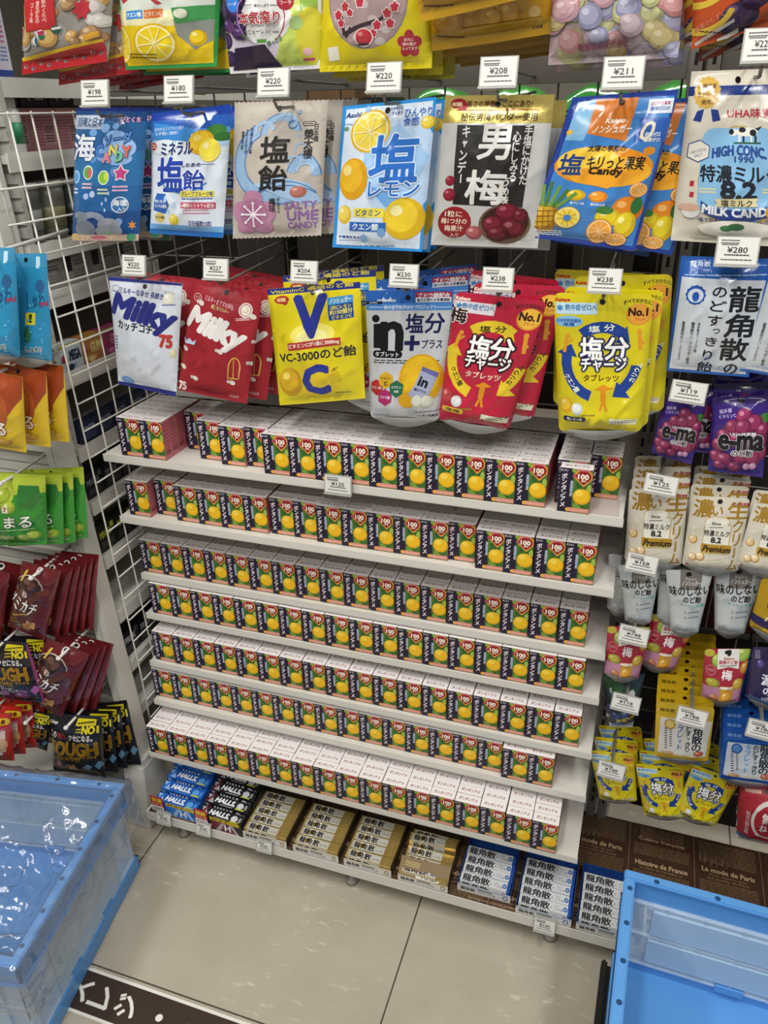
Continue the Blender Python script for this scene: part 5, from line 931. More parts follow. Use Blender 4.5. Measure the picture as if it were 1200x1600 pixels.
# ---- top row, cut by the frame
def balls(seed, x0, x1, y0, y1, n, cols, d0, d1):
    rr = random.Random(seed); out = []
    for i in range(n):
        c = rr.choice(cols); d = rr.uniform(d0, d1); out.append(('g', rr.uniform(x0, x1), rr.uniform(y0, y1), d, d * rr.uniform(.85, 1.05), *c))
    return out
bag_type('cola', 'candy_bag', 'candy bag', 'clear and red sweets bags', C1, [(140, -300), (545, -320), (500, 290), (112, 352)], -0.07, balls(3, 130, 500, -220, 220, 60, [('#b5894a', '#cfa866', '#e2cba0'), ('#a8a49c', '#c4c0b8', '#dedad2'), ('#8a6a4a', '#a8845c', '#ccb290'), ('#b8b4ac', '#d2cec6', '#e6e2dc')], 50, 90) + [
    ('p', [(116, 275), (488, 180), (502, 292), (112, 354)], '#a82428'), ('p', [(116, 272), (488, 176), (490, 190), (116, 287)], '#d2a826'), ('p', [(166, -40), (314, -60), (318, 130), (170, 150)], '#b02a2c'), ('p', [(172, -30), (308, -50), (312, 122), (178, 140)], '#b83032'),
    ('t', '飲みくらべ', 270, 50, 20, 110, '#e8c8c0', dict(vert=True, b=2)), ('t', '昔ながらの', 240, 60, 18, 100, '#e8c8c0', dict(vert=True, b=2)), ('t', 'コーラ味', 210, 64, 18, 90, '#e8c8c0', dict(vert=True, b=2)), ('s', 425, 42, 40, 26, 7, '#b03038'), ('e', 140, 150, 34, 50, '#b83a3a'), ('o', 140, 150, 20, 28, 4, '#d8d4d0'), ('e', 245, 160, 36, 44, '#dcd8d4'), ('p', [(232, 148), (258, 140), (262, 158), (234, 166)], '#b03050'), ('p', [(232, 166), (262, 160), (256, 180), (240, 184)], '#2f6a4a'), ('e', 312, 134, 46, 40, '#2c5a4c'), ('p', [(292, 128), (332, 118), (334, 130), (294, 138)], '#dcd8d4'), ('e', 218, 190, 26, 40, '#dcd8d4'), ('e', 222, 190, 14, 36, '#3a5c74'), ('r', 452, 165, 60, 26, '#cf9a30', -.2)] +
    [('e', 135 + 38 * k, 312 - 9.5 * k + 18 * (k % 2), 20, 22, '#8a7a80' if k % 2 else '#c08a8c') for k in range(10)] + [('e', 137 + 38 * k, 310 - 9.5 * k + 18 * (k % 2), 10, 18, '#6a3a44') for k in range(10)], '#8f8a82', T=.022, wrinkle=1.6, seal=(.03, .12))
line_up('cola', 'clear bag of sweets with red and yellow bottom band, front, top left', [(.036, .024, -.012, -.01), (.075, .05, -.016, -.02), (.10, .07, -.02, -.02)], 'top left hook of red banded sweets bags')
bag_type('citrus', 'candy_bag', 'candy bag', 'white and green lemon drop bags', C1, [(530, -320), (1045, -300), (1016, 312), (590, 328)], -0.06, [
    ('p', [(545, -300), (1030, -284), (1000, 296), (602, 312)], '#c9cfc4'), ('p', [(575, 100), (1010, 118), (1000, 296), (602, 312)], '#d8b81c'), ('p', [(570, 70), (860, 70), (850, 140), (578, 140)], '#dcd6a8'), ('c', 755, 215, 215, 190, '#cfa90e', '#e0c424', '#f0e6a0'), ('c', 585, 220, 100, 180, '#cfa90e', '#e0c424', '#f0e6a0'), ('p', [(850, 110), (1012, 100), (1004, 200), (930, 240), (860, 180)], 'foil:#8f948c'), ('g', 945, 190, 84, 80, '#c09a10', '#dcbc20', '#f0e080'), ('p', [(840, 60), (1014, 40), (1012, 105), (860, 130)], '#3f8a4c'), ('e', 880, 84, 60, 46, '#cfd2c0'),
    ('p', [(585, 20), (690, -40), (800, 40), (780, 48), (690, -16), (600, 42)], '#a83a3c'), ('r', 662, 92, 84, 40, '#3f86c4', -.05), ('t', 'クエン酸', 662, 92, 72, 22, '#eef0e8', dict(b=2, r=-.05)), ('r', 757, 86, 94, 40, '#cf6a2c', -.05), ('t', 'ビタミンC', 757, 86, 82, 22, '#f2e8d8', dict(b=2, r=-.05)), ('T', 690, 268, 140, 26, 2, '#6a5a10')], '#2f8a44', T=.014, wrinkle=1.3, seal=(.02, .02))
line_up('citrus', 'white and yellow lemon drop bag with green edge, top row', [(.012, .022, -.006), (.024, .044, -.008)], 'top row hook of green edged lemon drop bags')
bag_type('melon', 'candy_bag', 'candy bag', 'grape and melon juice candy bags', C2, [(-6, -330), (520, -330), (508, 338), (62, 365)], -0.06, [
    ('p', [(8, -310), (505, -310), (494, 322), (74, 346)], '#c9c0d0'), ('p', [(250, -310), (505, -310), (494, 322), (290, 330), (360, 160), (330, 0)], '#b8c860'), ('p', [(390, -310), (505, -310), (496, 200), (440, 120)], '#8aa844'), ('e', 470, 190, 130, 300, '#c4bc3a'), ('e', 250, 110, 300, 260, '#dcdad8'), ('e', 250, 20, 300, 200, '#d8d6d4'),
    ] + balls(5, 30, 150, -40, 310, 26, [('#2a1c3c', '#3c2a54', '#6a5684'), ('#3a2448', '#52346a', '#8a6ea0')], 50, 90) + [('p', [(100, 250), (260, 230), (330, 330), (80, 350)], '#2c2036'), ('e', 110, 40, 66, 86, '#3a7fd0'), ('t', 'ソーダ', 110, 44, 46, 16, '#e4ecf4', B(2)), ('e', 368, 30, 76, 86, '#a02a30'), ('t', 'コーラ', 368, 34, 50, 18, '#f0d8d4', B(2)), ('e', 160, -20, 50, 70, '#5a3a70'), ('e', 300, -40, 80, 80, '#6aa03a'),
    ('o', 250, 110, 122, 130, 5, '#b07ac0', 110, 250), ('o', 250, 110, 122, 130, 5, '#b03a5a', -60, 60), ('t', '本気搾り', 244, 108, 210, 62, '#a83038', dict(b=5, o=('#e4e0de', 5))), ('t', 'ピューレ入!!', 245, 170, 112, 26, '#5a4a4c', B(2)), ('l', 155, 172, 185, 172, 3, '#5a4a4c'), ('l', 305, 172, 335, 172, 3, '#5a4a4c'), ('r', 192, 48, 40, 3, '#5a4a4c'), ('r', 320, 48, 40, 3, '#5a4a4c'), ('t', '果汁しぼり', 255, 50, 80, 16, '#5a4a4c', B(1)),
    ('e', 413, 130, 58, 70, '#9fbc7a'), ('e', 92, 150, 46, 60, '#5a3a6c'), ('t', '搾ったヨ', 310, 215, 80, 30, '#4a7a3c', dict(b=2, r=-.3)), ('t', '生みたい', 178, 200, 60, 22, '#4a7a3c', dict(b=2, r=.4)), ('r', 248, 215, 46, 18, '#5a9a3c'), ('e', 458, 262, 42, 42, '#d8a8b0'), ('r', 460, 296, 56, 14, '#b04a5c')], '#d0ccd0', T=.014, wrinkle=1.5, seal=(.02, .02))
line_up('melon', 'white grape and melon candy bag with red lettering, top row', [(.01, .024, -.004), (.0, .046, -.002)], 'top row hook of grape and melon candy bags')
bag_type('umebag', 'candy_bag', 'candy bag', 'yellow bags of dried plum', C2, [(520, -330), (1072, -330), (1056, 336), (506, 356)], -0.06, [
    ('e', 770, -20, 400, 520, '#8f7f7c'), ('e', 770, -20, 380, 500, '#a08a88')] + [('e', x, y, 46, 40, '#b8aaa8') for x, y in [(650, 60), (720, 180), (830, 200), (880, 60), (760, 20), (680, 140), (860, 140), (800, 90)]] + [('l', 640, 60, 655, 170, 16, '#3a2c2c'), ('l', 655, 165, 720, 130, 18, '#3a2c2c'), ('l', 720, 130, 830, 95, 16, '#3a2c2c'), ('l', 830, 95, 900, 40, 12, '#3a2c2c'), ('l', 660, 180, 690, 130, 14, '#3a2c2c')] + [('f', x, y, d, '#d9c8c8') for x, y, d in [(625, 70, 26), (665, 30, 26), (640, 110, 22), (820, 120, 26), (880, 110, 26), (870, 60, 26), (905, 30, 26), (740, 10, 26), (800, 160, 22), (690, 60, 20)]] + [('f', x, y, d, '#b03040') for x, y, d in [(625, 70, 20), (665, 30, 20), (640, 110, 17), (820, 120, 20), (880, 110, 20), (870, 60, 20), (905, 30, 20), (740, 10, 20), (800, 160, 17), (690, 60, 15)]] + [
    ('e', 755, 182, 92, 92, '#dcccc4'), ('g', 755, 180, 80, 80, '#a82a36', '#b83440', '#d07a78'), ('e', 750, 214, 60, 14, '#3a2c2c'),
    ('f', 962, 212, 58, '#a8303c'), ('t', 'まれに', 962, 190, 44, 16, '#f0d8c8', B(2)), ('t', '梅の種が', 962, 212, 62, 17, '#f0d8c8', B(2)), ('t', '入ってます', 962, 234, 70, 17, '#f0d8c8', B(2)), ('R', 588, 262, 56, 70, 4, '#dcd8c8', -.1)], '#cfbd1a', T=.02, wrinkle=1.0, seal=(.03, .05))
line_up('umebag', 'yellow bag with clear window and plum blossom print, top row', [(.006, .028, -.006), (.016, .05, -.010)], 'top row hook of yellow plum bags')
bag_type('tropic', 'candy_bag', 'candy bag', 'amber tropical candy bags', C3, [(10, -280), (470, -280), (448, 118), (34, 178)], -0.06, [
    ] + balls(9, 60, 430, -200, 100, 14, [('#b07a1c', '#c8942c', '#e0bc6a'), ('#a8701a', '#bc8428', '#d8ac60')], 70, 120) + [('p', [(36, 118), (448, 58), (448, 118), (34, 178)], '#b48a1e'), ('T', 110, 125, 110, 12, 1, '#5a3c10'), ('t', 'FRUITS', 200, -8, 110, 18, '#b06a2c', B(2)), ('t', '日本製', 410, 92, 36, 14, '#4a3a1c', B(1)), ('e', 405, 45, 40, 40, '#d0b06a')], '#c09018', T=.03, rag=.0016, wrinkle=2.2, seal=(.04, .10))
line_up('tropic', 'amber tropical candy bag, upper one pushed up, top row', [(.004, .030, -.006), (.012, .055, -.012), (.016, .08, -.014)], 'top row hook of amber tropical candy bags')
o = bag('tropic', 'amber candy bag lifted highest and tilted, front of top row', Vector(TYPES['tropic']['org']) + Vector((-.012, -.035, .030)), roll=-.06)
bag_type('pastel', 'candy_bag', 'candy bag', 'clear bags of pastel sugar sweets', C3, [(480, -300), (910, -300), (887, 200), (436, 226)], -0.06, balls(12, 450, 890, -260, 215, 110, [('#b08a92', '#c8a2a8', '#dcc4c8'), ('#a8a878', '#c2c08e', '#dad8b4'), ('#8a8aa8', '#a6a6c0', '#c6c6d8'), ('#b0a070', '#c8b884', '#dccfa8'), ('#b07a7a', '#c49494', '#dcb8b8'), ('#a8949c', '#c0aeb4', '#d8cace')], 60, 96) + [('t', '松屋製菓株式会社', 645, 147, 168, 24, '#8a3a5c', dict(b=2.5, r=-.05))], '#b8a2a4', T=.026, wrinkle=1.8, seal=(.03, .02))
line_up('pastel', 'clear bag of pastel sugar coated sweets, front, top row', [(.006, .034, -.006)], 'top row hook of pastel sweets bags')
bag_type('orange', 'candy_bag', 'candy bag', 'orange and purple fruit candy bags', C3, [(945, -260), (1330, -290), (1290, 60), (935, 172)], -0.05, [
    ('g', 1120, 60, 150, 110, '#2c1c34', '#40284c', '#6a5074'), ('g', 1180, -20, 130, 110, '#2c1c34', '#40284c', '#6a5074'), ('o', 1000, 30, 110, 90, 22, '#d0b03a', 20, 150), ('o', 990, -60, 110, 90, 22, '#d0b03a', 20, 150), ('r', 1030, 110, 150, 12, '#c8c0b4', -.28), ('T', 1030, 110, 120, 8, 1, '#4a2a2a'), ('t', '果実のしずく', 1010, 78, 110, 20, '#c8785c', dict(b=2, r=-.28)), ('p', [(1040, 130), (1120, 90), (1120, 104), (1044, 146)], '#c8c4bc')], '#b04a20', T=.02, wrinkle=1.8, seal=(.03, .03))
line_up('orange', 'orange and dark purple fruit candy bag at the top right corner', [(-.03, .03, -.004, .05), (.01, .05, -.01)], 'top right hook of orange and purple bags')

# ---- left-hand gummies, hung on the front of the neighbouring rack
YL = -0.15
bag_type('ramune', 'gummy_bag', 'gummy bag', 'blue soda gummy bags', L0, [(-190, 28), (112, 34), (152, 838), (-180, 810)], -0.19, [
    ('p', [(-190, 28), (112, 34), (118, 120), (-190, 110)], '#3f8cb4'), ('r', 50, 90, 30, 80, '#bcd8e4'), ('e', 70, 250, 60, 100, '#2c5f8c'), ('t', 'しゅわ', 40, 350, 120, 120, '#1f4a74', B(6)), ('t', 'mi', 98, 372, 44, 36, '#a83050', B(4)), ('r', 10, 480, 70, 90, '#d8c82c'), ('t', '!', 12, 476, 20, 60, '#2c4a1c', B(6)), ('e', 0, 600, 60, 130, '#2f6a4a'), ('t', 'しゅわ!', 40, 722, 100, 46, '#1c2a34', dict(b=5, o=('#c8d8dc', 5))), ('e', 20, 800, 160, 60, '#5fa8c8')] + balls(4, -150, 120, 60, 800, 26, [('#2f7fa8', '#4a9cc0', '#9accdc')], 12, 28), '#2a86b0', T=.02, pouch=True, seal=(.1, .03))
line_up('ramune', 'blue soda gummy bag cut by the left edge, front', [(.025, .03, -.012, -.03)], 'hook of blue soda gummy bags')
bag_type('marur', 'gummy_bag', 'gummy bag', 'red and yellow fruit gummy bags', L0, [(-240, 900), (165, 985), (195, 1540), (-230, 1470)], -0.19, [
    ('p', [(-240, 900), (165, 985), (165, 1130), (100, 1240), (-40, 1380), (-230, 1380)], '#96401f'), ('e', -10, 1200, 230, 330, '#a8542a'), ('e', -20, 1190, 160, 240, '#bc6a34'), ('t', 'グミまる', -70, 1290, 320, 110, '#ece6d8', dict(b=8, o=('#8a3a18', 12), r=.12)), ('g', 60, 1440, 120, 60, '#c08a1c', '#d8a83a', '#ecd080'), ('T', 60, 1350, 120, 14, 1, '#e8d0a0')], '#cfae26', T=.016, seal=(.06, .05))
line_up('marur', 'red and yellow fruit gummy bag cut by the left edge, front', [(.024, .024, .002, -.03), (.040, .045, .004, -.06)], 'hook of red and yellow gummy bags')
bag_type('marug', 'gummy_bag', 'gummy bag', 'green grape gummy bags', L1, [(-120, 285), (268, 308), (272, 716), (-130, 716)], YL, [
    ('p', [(-120, 285), (268, 308), (268, 400), (-120, 390)], '#a8b83a'), ('e', 60, 400, 140, 110, '#b4c048'), ('g', 70, 400, 90, 80, '#8aa02c', '#a4b83c', '#d0d888'), ('g', 30, 460, 80, 80, '#8aa02c', '#a4b83c', '#d0d888'), ('g', 110, 460, 70, 70, '#8aa02c', '#a4b83c', '#d0d888'), ('p', [(140, 350), (240, 360), (255, 420), (215, 490), (150, 450)], '#2f7030'), ('R', 92, 471, 34, 38, 3, '#e2e4d8'), ('t', '7', 92, 470, 20, 24, '#b8502c', B(3)), ('t', 'グミまる', 66, 548, 310, 72, '#eceee2', dict(b=7, o=('#1f5a24', 10))), ('T', 110, 600, 240, 10, 1, '#c8dc9c'), ('t', 'Shine Muscat Flavor', 70, 648, 100, 30, '#c8d488', B(1)), ('g', 168, 656, 70, 48, '#7a9a2c', '#a8c048', '#d8e090'), ('g', 216, 644, 74, 60, '#7a9a2c', '#a8c048', '#d8e090'), ('T', 200, 692, 80, 8, 1, '#c8dc9c')], '#2f8a2c', T=.018, wrinkle=1.2, seal=(.06, .05))
line_up('marug', 'green grape gummy bag cut by the left edge, front', [(.018, .018, -.006, -.02), (.030, .030, -.008, -.05), (.044, .042, -.004, -.09)], thin=.35, where='hook of green grape gummy bags')
bag_type('cola2', 'gummy_bag', 'gummy bag', 'brown cola gummy bags', L1, [(130, 810), (360, 870), (265, 1275), (45, 1190)], YL, [
    ('e', 195, 935, 170, 115, '#b8aca4'), ('e', 195, 935, 160, 105, '#3a221e'), ('p', [(112, 950), (278, 960), (255, 1090), (100, 1180), (70, 1120)], '#54281e'), ('e', 170, 960, 40, 34, '#6a4a40'), ('e', 220, 930, 46, 40, '#5a3a34'), ('e', 190, 905, 44, 30, '#6a4a40'), ('l', 150, 905, 172, 855, 12, '#cfb04a'), ('e', 236, 862, 34, 30, '#d8d4ce'), ('R', 186, 972, 28, 30, 3, '#dcd8d0'), ('t', '7', 186, 972, 16, 20, '#a8502c', B(2)),
    ('t', 'グミカチ', 162, 1030, 178, 76, '#e6e2dc', dict(b=7, o=('#3a1c18', 6), r=.18)), ('T', 145, 1090, 110, 12, 1, '#c8a03a', ), ('T', 100, 1130, 60, 44, 4, '#c8963a'), ('R', 175, 1175, 44, 46, 6, '#b8763a'), ('R', 205, 1160, 50, 44, 6, '#cf985a'), ('p', [(262, 1258), (358, 884), (352, 874), (250, 1250)], '#7a2a2c')], '#5e1c1e', T=.018, wrinkle=1.5, seal=(.05, .05))
line_up('cola2', 'brown cola gummy bag with white lettering, upper hook beside the post', [(.012, .016, -.002, -.03), (.022, .024, -.002, -.06), (.031, .032, .002, -.08), (.040, .040, .006, -.11), (.047, .048, .008, -.15)], 'upper hook of brown cola gummy bags', thin=.3)
b2 = bag_px('cola2', 'brown cola gummy bag on the lower hook beside the post', (74, 1001), (140, 1016), YL, tilt=-.16)
for i, w in enumerate(['second', 'third', 'fourth']): bag('cola2', 'brown cola gummy bag, %s from the front on the lower hook' % w, Vector(b2.location) + Vector((.010 * (i + 1), .008 + .008 * (i + 1), .0)), roll=b2.rotation_euler[1] - .04 * (i + 1), sc=b2.scale[0]).scale[1] = .3
b3 = bag_px('cola2', 'brown cola gummy bag cut by the left edge', (-52, 880), (16, 896), YL, tilt=.02)
bag('cola2', 'brown cola gummy bag behind the one cut by the left edge', Vector(b3.location) + Vector((.012, .024, .004)), sc=b3.scale[0], roll=-.06).scale[1] = .4
def tough(acc, tag): return [('t', 'Kabaya', 325, 695, 50, 18, '#d8d4cc', dict(b=2, sh=.2)), ('R', 512, 698, 108, 26, 4, '#c8b81c'), ('T', 512, 698, 92, 12, 1, '#2c280c'), ('t', 'NO1', 540, 732, 80, 34, '#d8c820', B(4)), ('T', 478, 730, 32, 26, 2, '#c8b81c'), ('t', 'この', 332, 748, 50, 28, '#e2ded6', B(2.5)), ('t', '弾力、', 388, 754, 54, 32, '#b83030', B(3)), ('t', 'クセになる。', 492, 768, 132, 30, '#e2ded6', B(2.5)), ('t', 'TOUGH', 442, 825, 275, 72, 'gold:#c8962c', B(5)), ('t', 'GUMMY', 436, 880, 138, 28, 'gold:#c8962c', B(3)), ('t', tag, 545, 884, 66, 14, '#c8962c', B(1)), ('p', [(352, 898), (378, 915), (372, 955), (340, 940)], acc[0]), ('p', [(412, 930), (455, 926), (462, 968), (416, 968)], acc[1]), ('p', [(495, 950), (530, 925), (560, 938), (535, 975)], acc[2]), ('p', [(570, 940), (592, 912), (612, 940), (590, 968)], acc[2])]
_kq = [(292, 655), (592, 672), (620, 1030), (316, 985)]
bag_type('tough', 'gummy_bag', 'gummy bag', 'black and gold gummy bags', L2, _kq, YL, tough(('#a06a84', '#d8903a', '#5a8098'), 'タフグミ'), '#19191b', T=.018, seal=(.06, .05), wrinkle=1.3)
line_up('tough', 'black gummy bag with gold lettering, front beside the white post', [(.012, .020, -.002, -.03), (.024, .032, .002, -.05), (.034, .044, .003, -.16)], thin=.35, where='right hook of black and gold gummy bags')
t2 = bag_px('tough', 'black gummy bag behind and left of the front gold lettered one', (28, 1106), (82, 1114), -0.14, tilt=-.14)
bag('tough', 'black gummy bag furthest back on the left hook', Vector(t2.location) + Vector((.010, .024, .006)), roll=-.1, sc=t2.scale[0])
_pq = [(-130, 215), (160, 240), (268, 590), (-90, 555)]
bag_type('toughp', 'gummy_bag', 'gummy bag', 'black gummy bags with magenta edge', L2, _pq, -0.17, remap(tough(('#8a4a84', '#8a4a84', '#9a5a90'), 'タフグミ'), _kq, _pq) + [('l', 158, 245, 264, 588, 12, '#8a2c64'), ('t', 'ソルティドベリーパンチ', 20, 455, 220, 34, '#dcd6dc', dict(b=3, r=.2)), ('g', 150, 520, 80, 60, '#5a2c58', '#7a4478', '#a878a4'), ('g', 60, 540, 70, 40, '#5a2c58', '#7a4478', '#a878a4')], '#1d161d', T=.018, seal=(.06, .05), wrinkle=1.3)
line_up('toughp', 'black gummy bag with magenta edge cut by the left edge', [(.022, .028, -.004, -.04)], 'hook of magenta edged black gummy bags')
bag_type('redg', 'gummy_bag', 'gummy bag', 'red gummy bags at the left edge', L2, [(-180, 628), (62, 656), (88, 930), (-170, 930)], -0.19, [
    ('R', 20, 690, 90, 34, 14, '#d8c02c'), ('t', '増量', 22, 690, 46, 22, '#7a2014', B(2)), ('R', 0, 790, 110, 130, 10, '#d8c4b8'), ('g', 30, 810, 70, 80, '#c89a6a', '#d8b488', '#ecd8bc'), ('R', -40, 820, 60, 60, 8, '#5aa0a8'), ('T', 20, 730, 70, 20, 2, '#b05a7c'), ('e', 28, 866, 30, 26, '#e0d8d0')], '#b02c22', T=.016, seal=(.06, .05))
line_up('redg', 'red gummy bag at the bottom left edge above the crate', [(.010, .02, .003, -.02), (.020, .04, .006, -.04), (.030, .06, .008, -.08)], 'hook of red gummy bags at the left edge')

# ================================================================ neighbouring rack at the left, seen through its wire side
def lean(z): return -0.0075 - 0.035 * max(0, z - 0.4)
p_ = empty('rack_post', (0, 0, 0)); setp(p_, 'white slightly leaning rack post at the left beside the wire side panel', 'rack post')
m = MB()
def pbox(x0, x1, y0, y1):
    zs = (0.175, 1.95); v = []
    for z in zs:
        o = -0.025 - 0.049 * (z - 0.17)
        v += [(o + x0, y0, z), (o + x1, y0, z), (o + x1, y1, z), (o + x0, y1, z)]
    return v, [(0, 3, 2, 1), (4, 5, 6, 7), (0, 1, 5, 4), (1, 2, 6, 5), (2, 3, 7, 6), (3, 0, 4, 7)]
for a in ((-.030, -.016, -.088, -.05), (-.0145, 0, -.088, -.05), (-.028, -.002, -.084, -.05)): m.add(*pbox(*a))
m.obj('column', mat('#cdcac0', 'enamel'), p_)
m = MB(); m.box((-.062, -.096, .160), (-.018, -.042, .182)); m.obj('collar', mat('#cdcac0', 'plastic'), p_, bevel=.002)
m = MB(); m.add([(-.075, -.115, 0), (-.016, -.115, 0), (-.016, -.03, 0), (-.075, -.03, 0), (-.066, -.100, .165), (-.016, -.100, .165), (-.016, -.03, .165), (-.066, -.03, .165)], [(0, 3, 2, 1), (4, 5, 6, 7), (0, 1, 5, 4), (1, 2, 6, 5), (2, 3, 7, 6), (3, 0, 4, 7)])
m.obj('foot', mat('#c6c3b9', 'enamel'), p_, bevel=.002)
m = MB()
for k in range(-1, 10):
    y = -0.058 + 0.0485 * k
    m.tube([(lean(z), y, z) for z in ((0.20, 0.40, 1.405) if k >= 0 else (1.20, 1.405))], 0.0016, n=6)
for k in range(24):
    z = 1.402 - 0.049 * k
    if k == 1: continue
    m.tube([(lean(z) + .003, -0.115 if z > 1.2 else -0.058, z), (lean(z) + .003, 0.42, z)], 0.0016, n=6)
m.obj('wire_side_panel', mat('#c9c6bc', 'wire'), label='white wire mesh side panel between the left rack and the candy shelves', cat='wire panel', smooth=True)
# slatted front the gummies hang on
m = MB(); m.box((-1.2, -0.030, 0.12), (-0.075, -0.022, 1.9))
for k in range(88): m.box((-1.2, -0.034, 0.125 + k * 0.02), (-0.075, -0.030, 0.125 + k * 0.02 + 0.0145))
m.obj('slat_panel', mat('#b5b2a9', 'enamel'), label='grey white slatted panel behind the hanging gummy bags at the left', cat='slat panel')
t = empty('rack_deck', (0, 0, 0)); setp(t, 'low white base of the left rack behind the clear crate', 'rack base')
m = MB(); m.box((-1.2, -0.115, 0.0), (-0.077, -0.03, 0.085)); m.obj('plinth', mat('#c3c0b6', 'enamel'), t, bevel=.001)
m = MB(); m.box((-1.2, -0.120, 0.085), (-0.077, -0.03, 0.093)); m.obj('ledge', mat('#cbc8be', 'enamel'), t, bevel=.001)
RS = [1.448, 1.346, 1.212, 1.137, 1.000, 0.867, 0.760, 0.645, 0.520, 0.400, 0.285]
RW = ['topmost', 'second', 'third', 'fourth', 'fifth', 'sixth', 'seventh', 'eighth', 'ninth', 'tenth', 'eleventh']
for i, z in enumerate(RS):
    xf = lean(z) - .035; t = empty('rack_shelf', (0, 0, z)); setp(t, 'white rack shelf behind the wire side panel, %s' % ('topmost' if i == 0 else RW[i] + ' from the top'), 'rack shelf', 'rack shelves behind the wire panel')
    m = MB(); m.box((xf - .30, -.045, -.012), (xf, .9, 0)); m.obj('board', mat('#c9c6bc', 'enamel'), t)
    m = MB(); m.box((xf, -.045, -.024), (xf + .004, .9, .003)); m.obj('price_rail', mat('#cfccc3', 'enamel'), t)
MB().box((-0.40, -.03, .1), (-0.39, .9, 1.42)).obj('wall_rack_back', mat('#4a3a2c', 'paper'), kind='structure')
def xbox(name, label, cat, y, z, w, h, d, cols_, art, group, set_back=.008, tiltz=0.0, kind='card'):
    xf = lean(z) - .035 - set_back
    s = MB(); cols = [cols_[0]]
    s.box((-d, 0, 0), (0, w, h), 0)
    A = Art(w, h); A.draw(art); A.onto(s, cols, (0, 0, h), (0, 1, 0), (0, 0, -1), eps=.0001)
    o = s.obj(name, [mat(c, kind) for c in cols], label=label, cat=cat, group=group); o.location = (xf, y, z + .0005); o.rotation_euler = (0, 0, tiltz); return o
# topmost: printed packet; then pink boxes, tub, black cartons
xbox('printed_packet', 'white packet with pink and blue small print at the top left corner', 'packet', -.018, RS[0], .10, .16, .06, ['#c3c0cc'], [('T', .5, .25, .9, .4, 9, '#5a6a9c'), ('T', .5, .55, .9, .25, 6, '#b0607c'), ('T', .5, .76, .9, .14, 4, '#5a7ab0'), ('r', .5, .95, 1, .1, '#2c3f8c')], 'packets on the topmost rack shelf', set_back=.06)
for k in range(4):
    xbox('carton_box', 'pink printed carton with a barcode, %s along the rack shelf' % ['first', 'second', 'third', 'fourth'][k], 'carton', .026 + .0655 * k, RS[1], .0645, .064, .07, ['#c48a92'],
         [('T', .5, .25, .86, .3, 4, '#a05a6c'), ('r', .06, .5, .03, 1, '#a8844a'), ('T', .3, .65, .4, .5, 7, '#a8647a'), ('r', .72, .62, .42, .5, '#d0a0a4')] + [('r', .56 + .034 * q, .5, .014 if q % 3 else .022, .2, '#2c2428') for q in range(10)] + [('T', .72, .72, .36, .2, 3, '#3a3034')], 'pink cartons behind the wire panel', set_back=.062)
def lathe_thing(name, label, cat, y, z, prof, col, kind, cap=None, group=None, xoff=-.045, band=None):
    e = empty(name, (lean(z) - .035 + xoff, y, z + .0006)); setp(e, label, cat, group)
    m = MB(); m.lathe(prof); m.obj('body', mat(col, kind), e, smooth=True)
    if cap: m = MB(); m.lathe(cap[0]); m.obj('lid', mat(cap[1], 'plastic'), e, smooth=True)
    if band: m = MB(); m.lathe(band[0]); m.obj('label_band', mat(band[1], 'card'), e, smooth=True)
lathe_thing('tub', 'white plastic tub with green label at the left edge behind the wires', 'tub', .004, RS[1], [(.024, 0), (.026, .004), (.026, .06), (.022, .064)], '#cfcfca', 'plastic', cap=([(.0225, .064), (.0225, .080), (.02, .082)], '#d4d2cc'), xoff=-.034, band=([(.0262, .014), (.0264, .014), (.0264, .044), (.0262, .044)], '#2f8a5c'))
for k in range(3): xbox('dark_carton', 'black carton with white top edge stacked behind the pink cartons, %s' % ['first', 'second', 'third'][k], 'carton', .03 + .07 * k, RS[1] + .0665, .066, .03, .05, ['#24221f'], [('r', .5, .06, 1, .12, '#d4d2cc'), ('r', .7, .55, .3, .22, '#c8c6c0'), ('l', .2, .3, .35, .7, .04, '#b8b6b0')], 'black cartons on the pink ones', set_back=.075)
for k in range(4):
    lathe_thing('clear_cup', 'clear plastic cup of small goods on the rack shelf, %s from the post' % ['first', 'second', 'third', 'fourth'][k], 'cup', .004 + .058 * k, RS[2], [(.021, 0), (.022, .004), (.027, .066), (.0275, .082)], ['#5a5c58', '#6a6a60', '#4c4e4c', '#56584e'][k], 'frost', cap=([(.0285, .082), (.0285, .089), (.027, .091)], '#a9aaa6'), group='clear cups behind the wire panel', xoff=-.034, band=([(.0238, .02), (.0240, .02), (.0262, .058), (.026, .058)], ['#8a8c88', '#7c7a54', '#3a3c3a', '#4a4c48'][k]))
for k in range(4): xbox('grey_carton', 'grey flat carton with black print on the rack shelf, %s from the post' % ['first', 'second', 'third', 'fourth'][k], 'carton', -.04 + .075 * k, RS[3], .073, .050, .09, ['#8f8d86'], [('r', .15, .3, .26, .5, '#22211f'), ('T', .6, .3, .5, .2, 2, '#55534e'), ('T', .6, .7, .6, .4, 4, '#6a6862'), ('r', .85, .6, .2, .4, '#7a7872')], 'grey cartons behind the wire panel')
gum = [('#b9c3c8', 'MEGA', '#22304a', 'white and blue gum pack with dark lettering'), ('#a8703a', 'GUM', '#d8c07a', 'orange gum pack'), ('#8a3a5a', 'GUM', '#c87a9c', 'purple gum pack with fruit print'), ('#7c2f50', 'GUM', '#d8b83a', 'plum coloured gum pack'), ('#8a2f3c', 'GUM', '#d89a9a', 'wine red gum pack')]
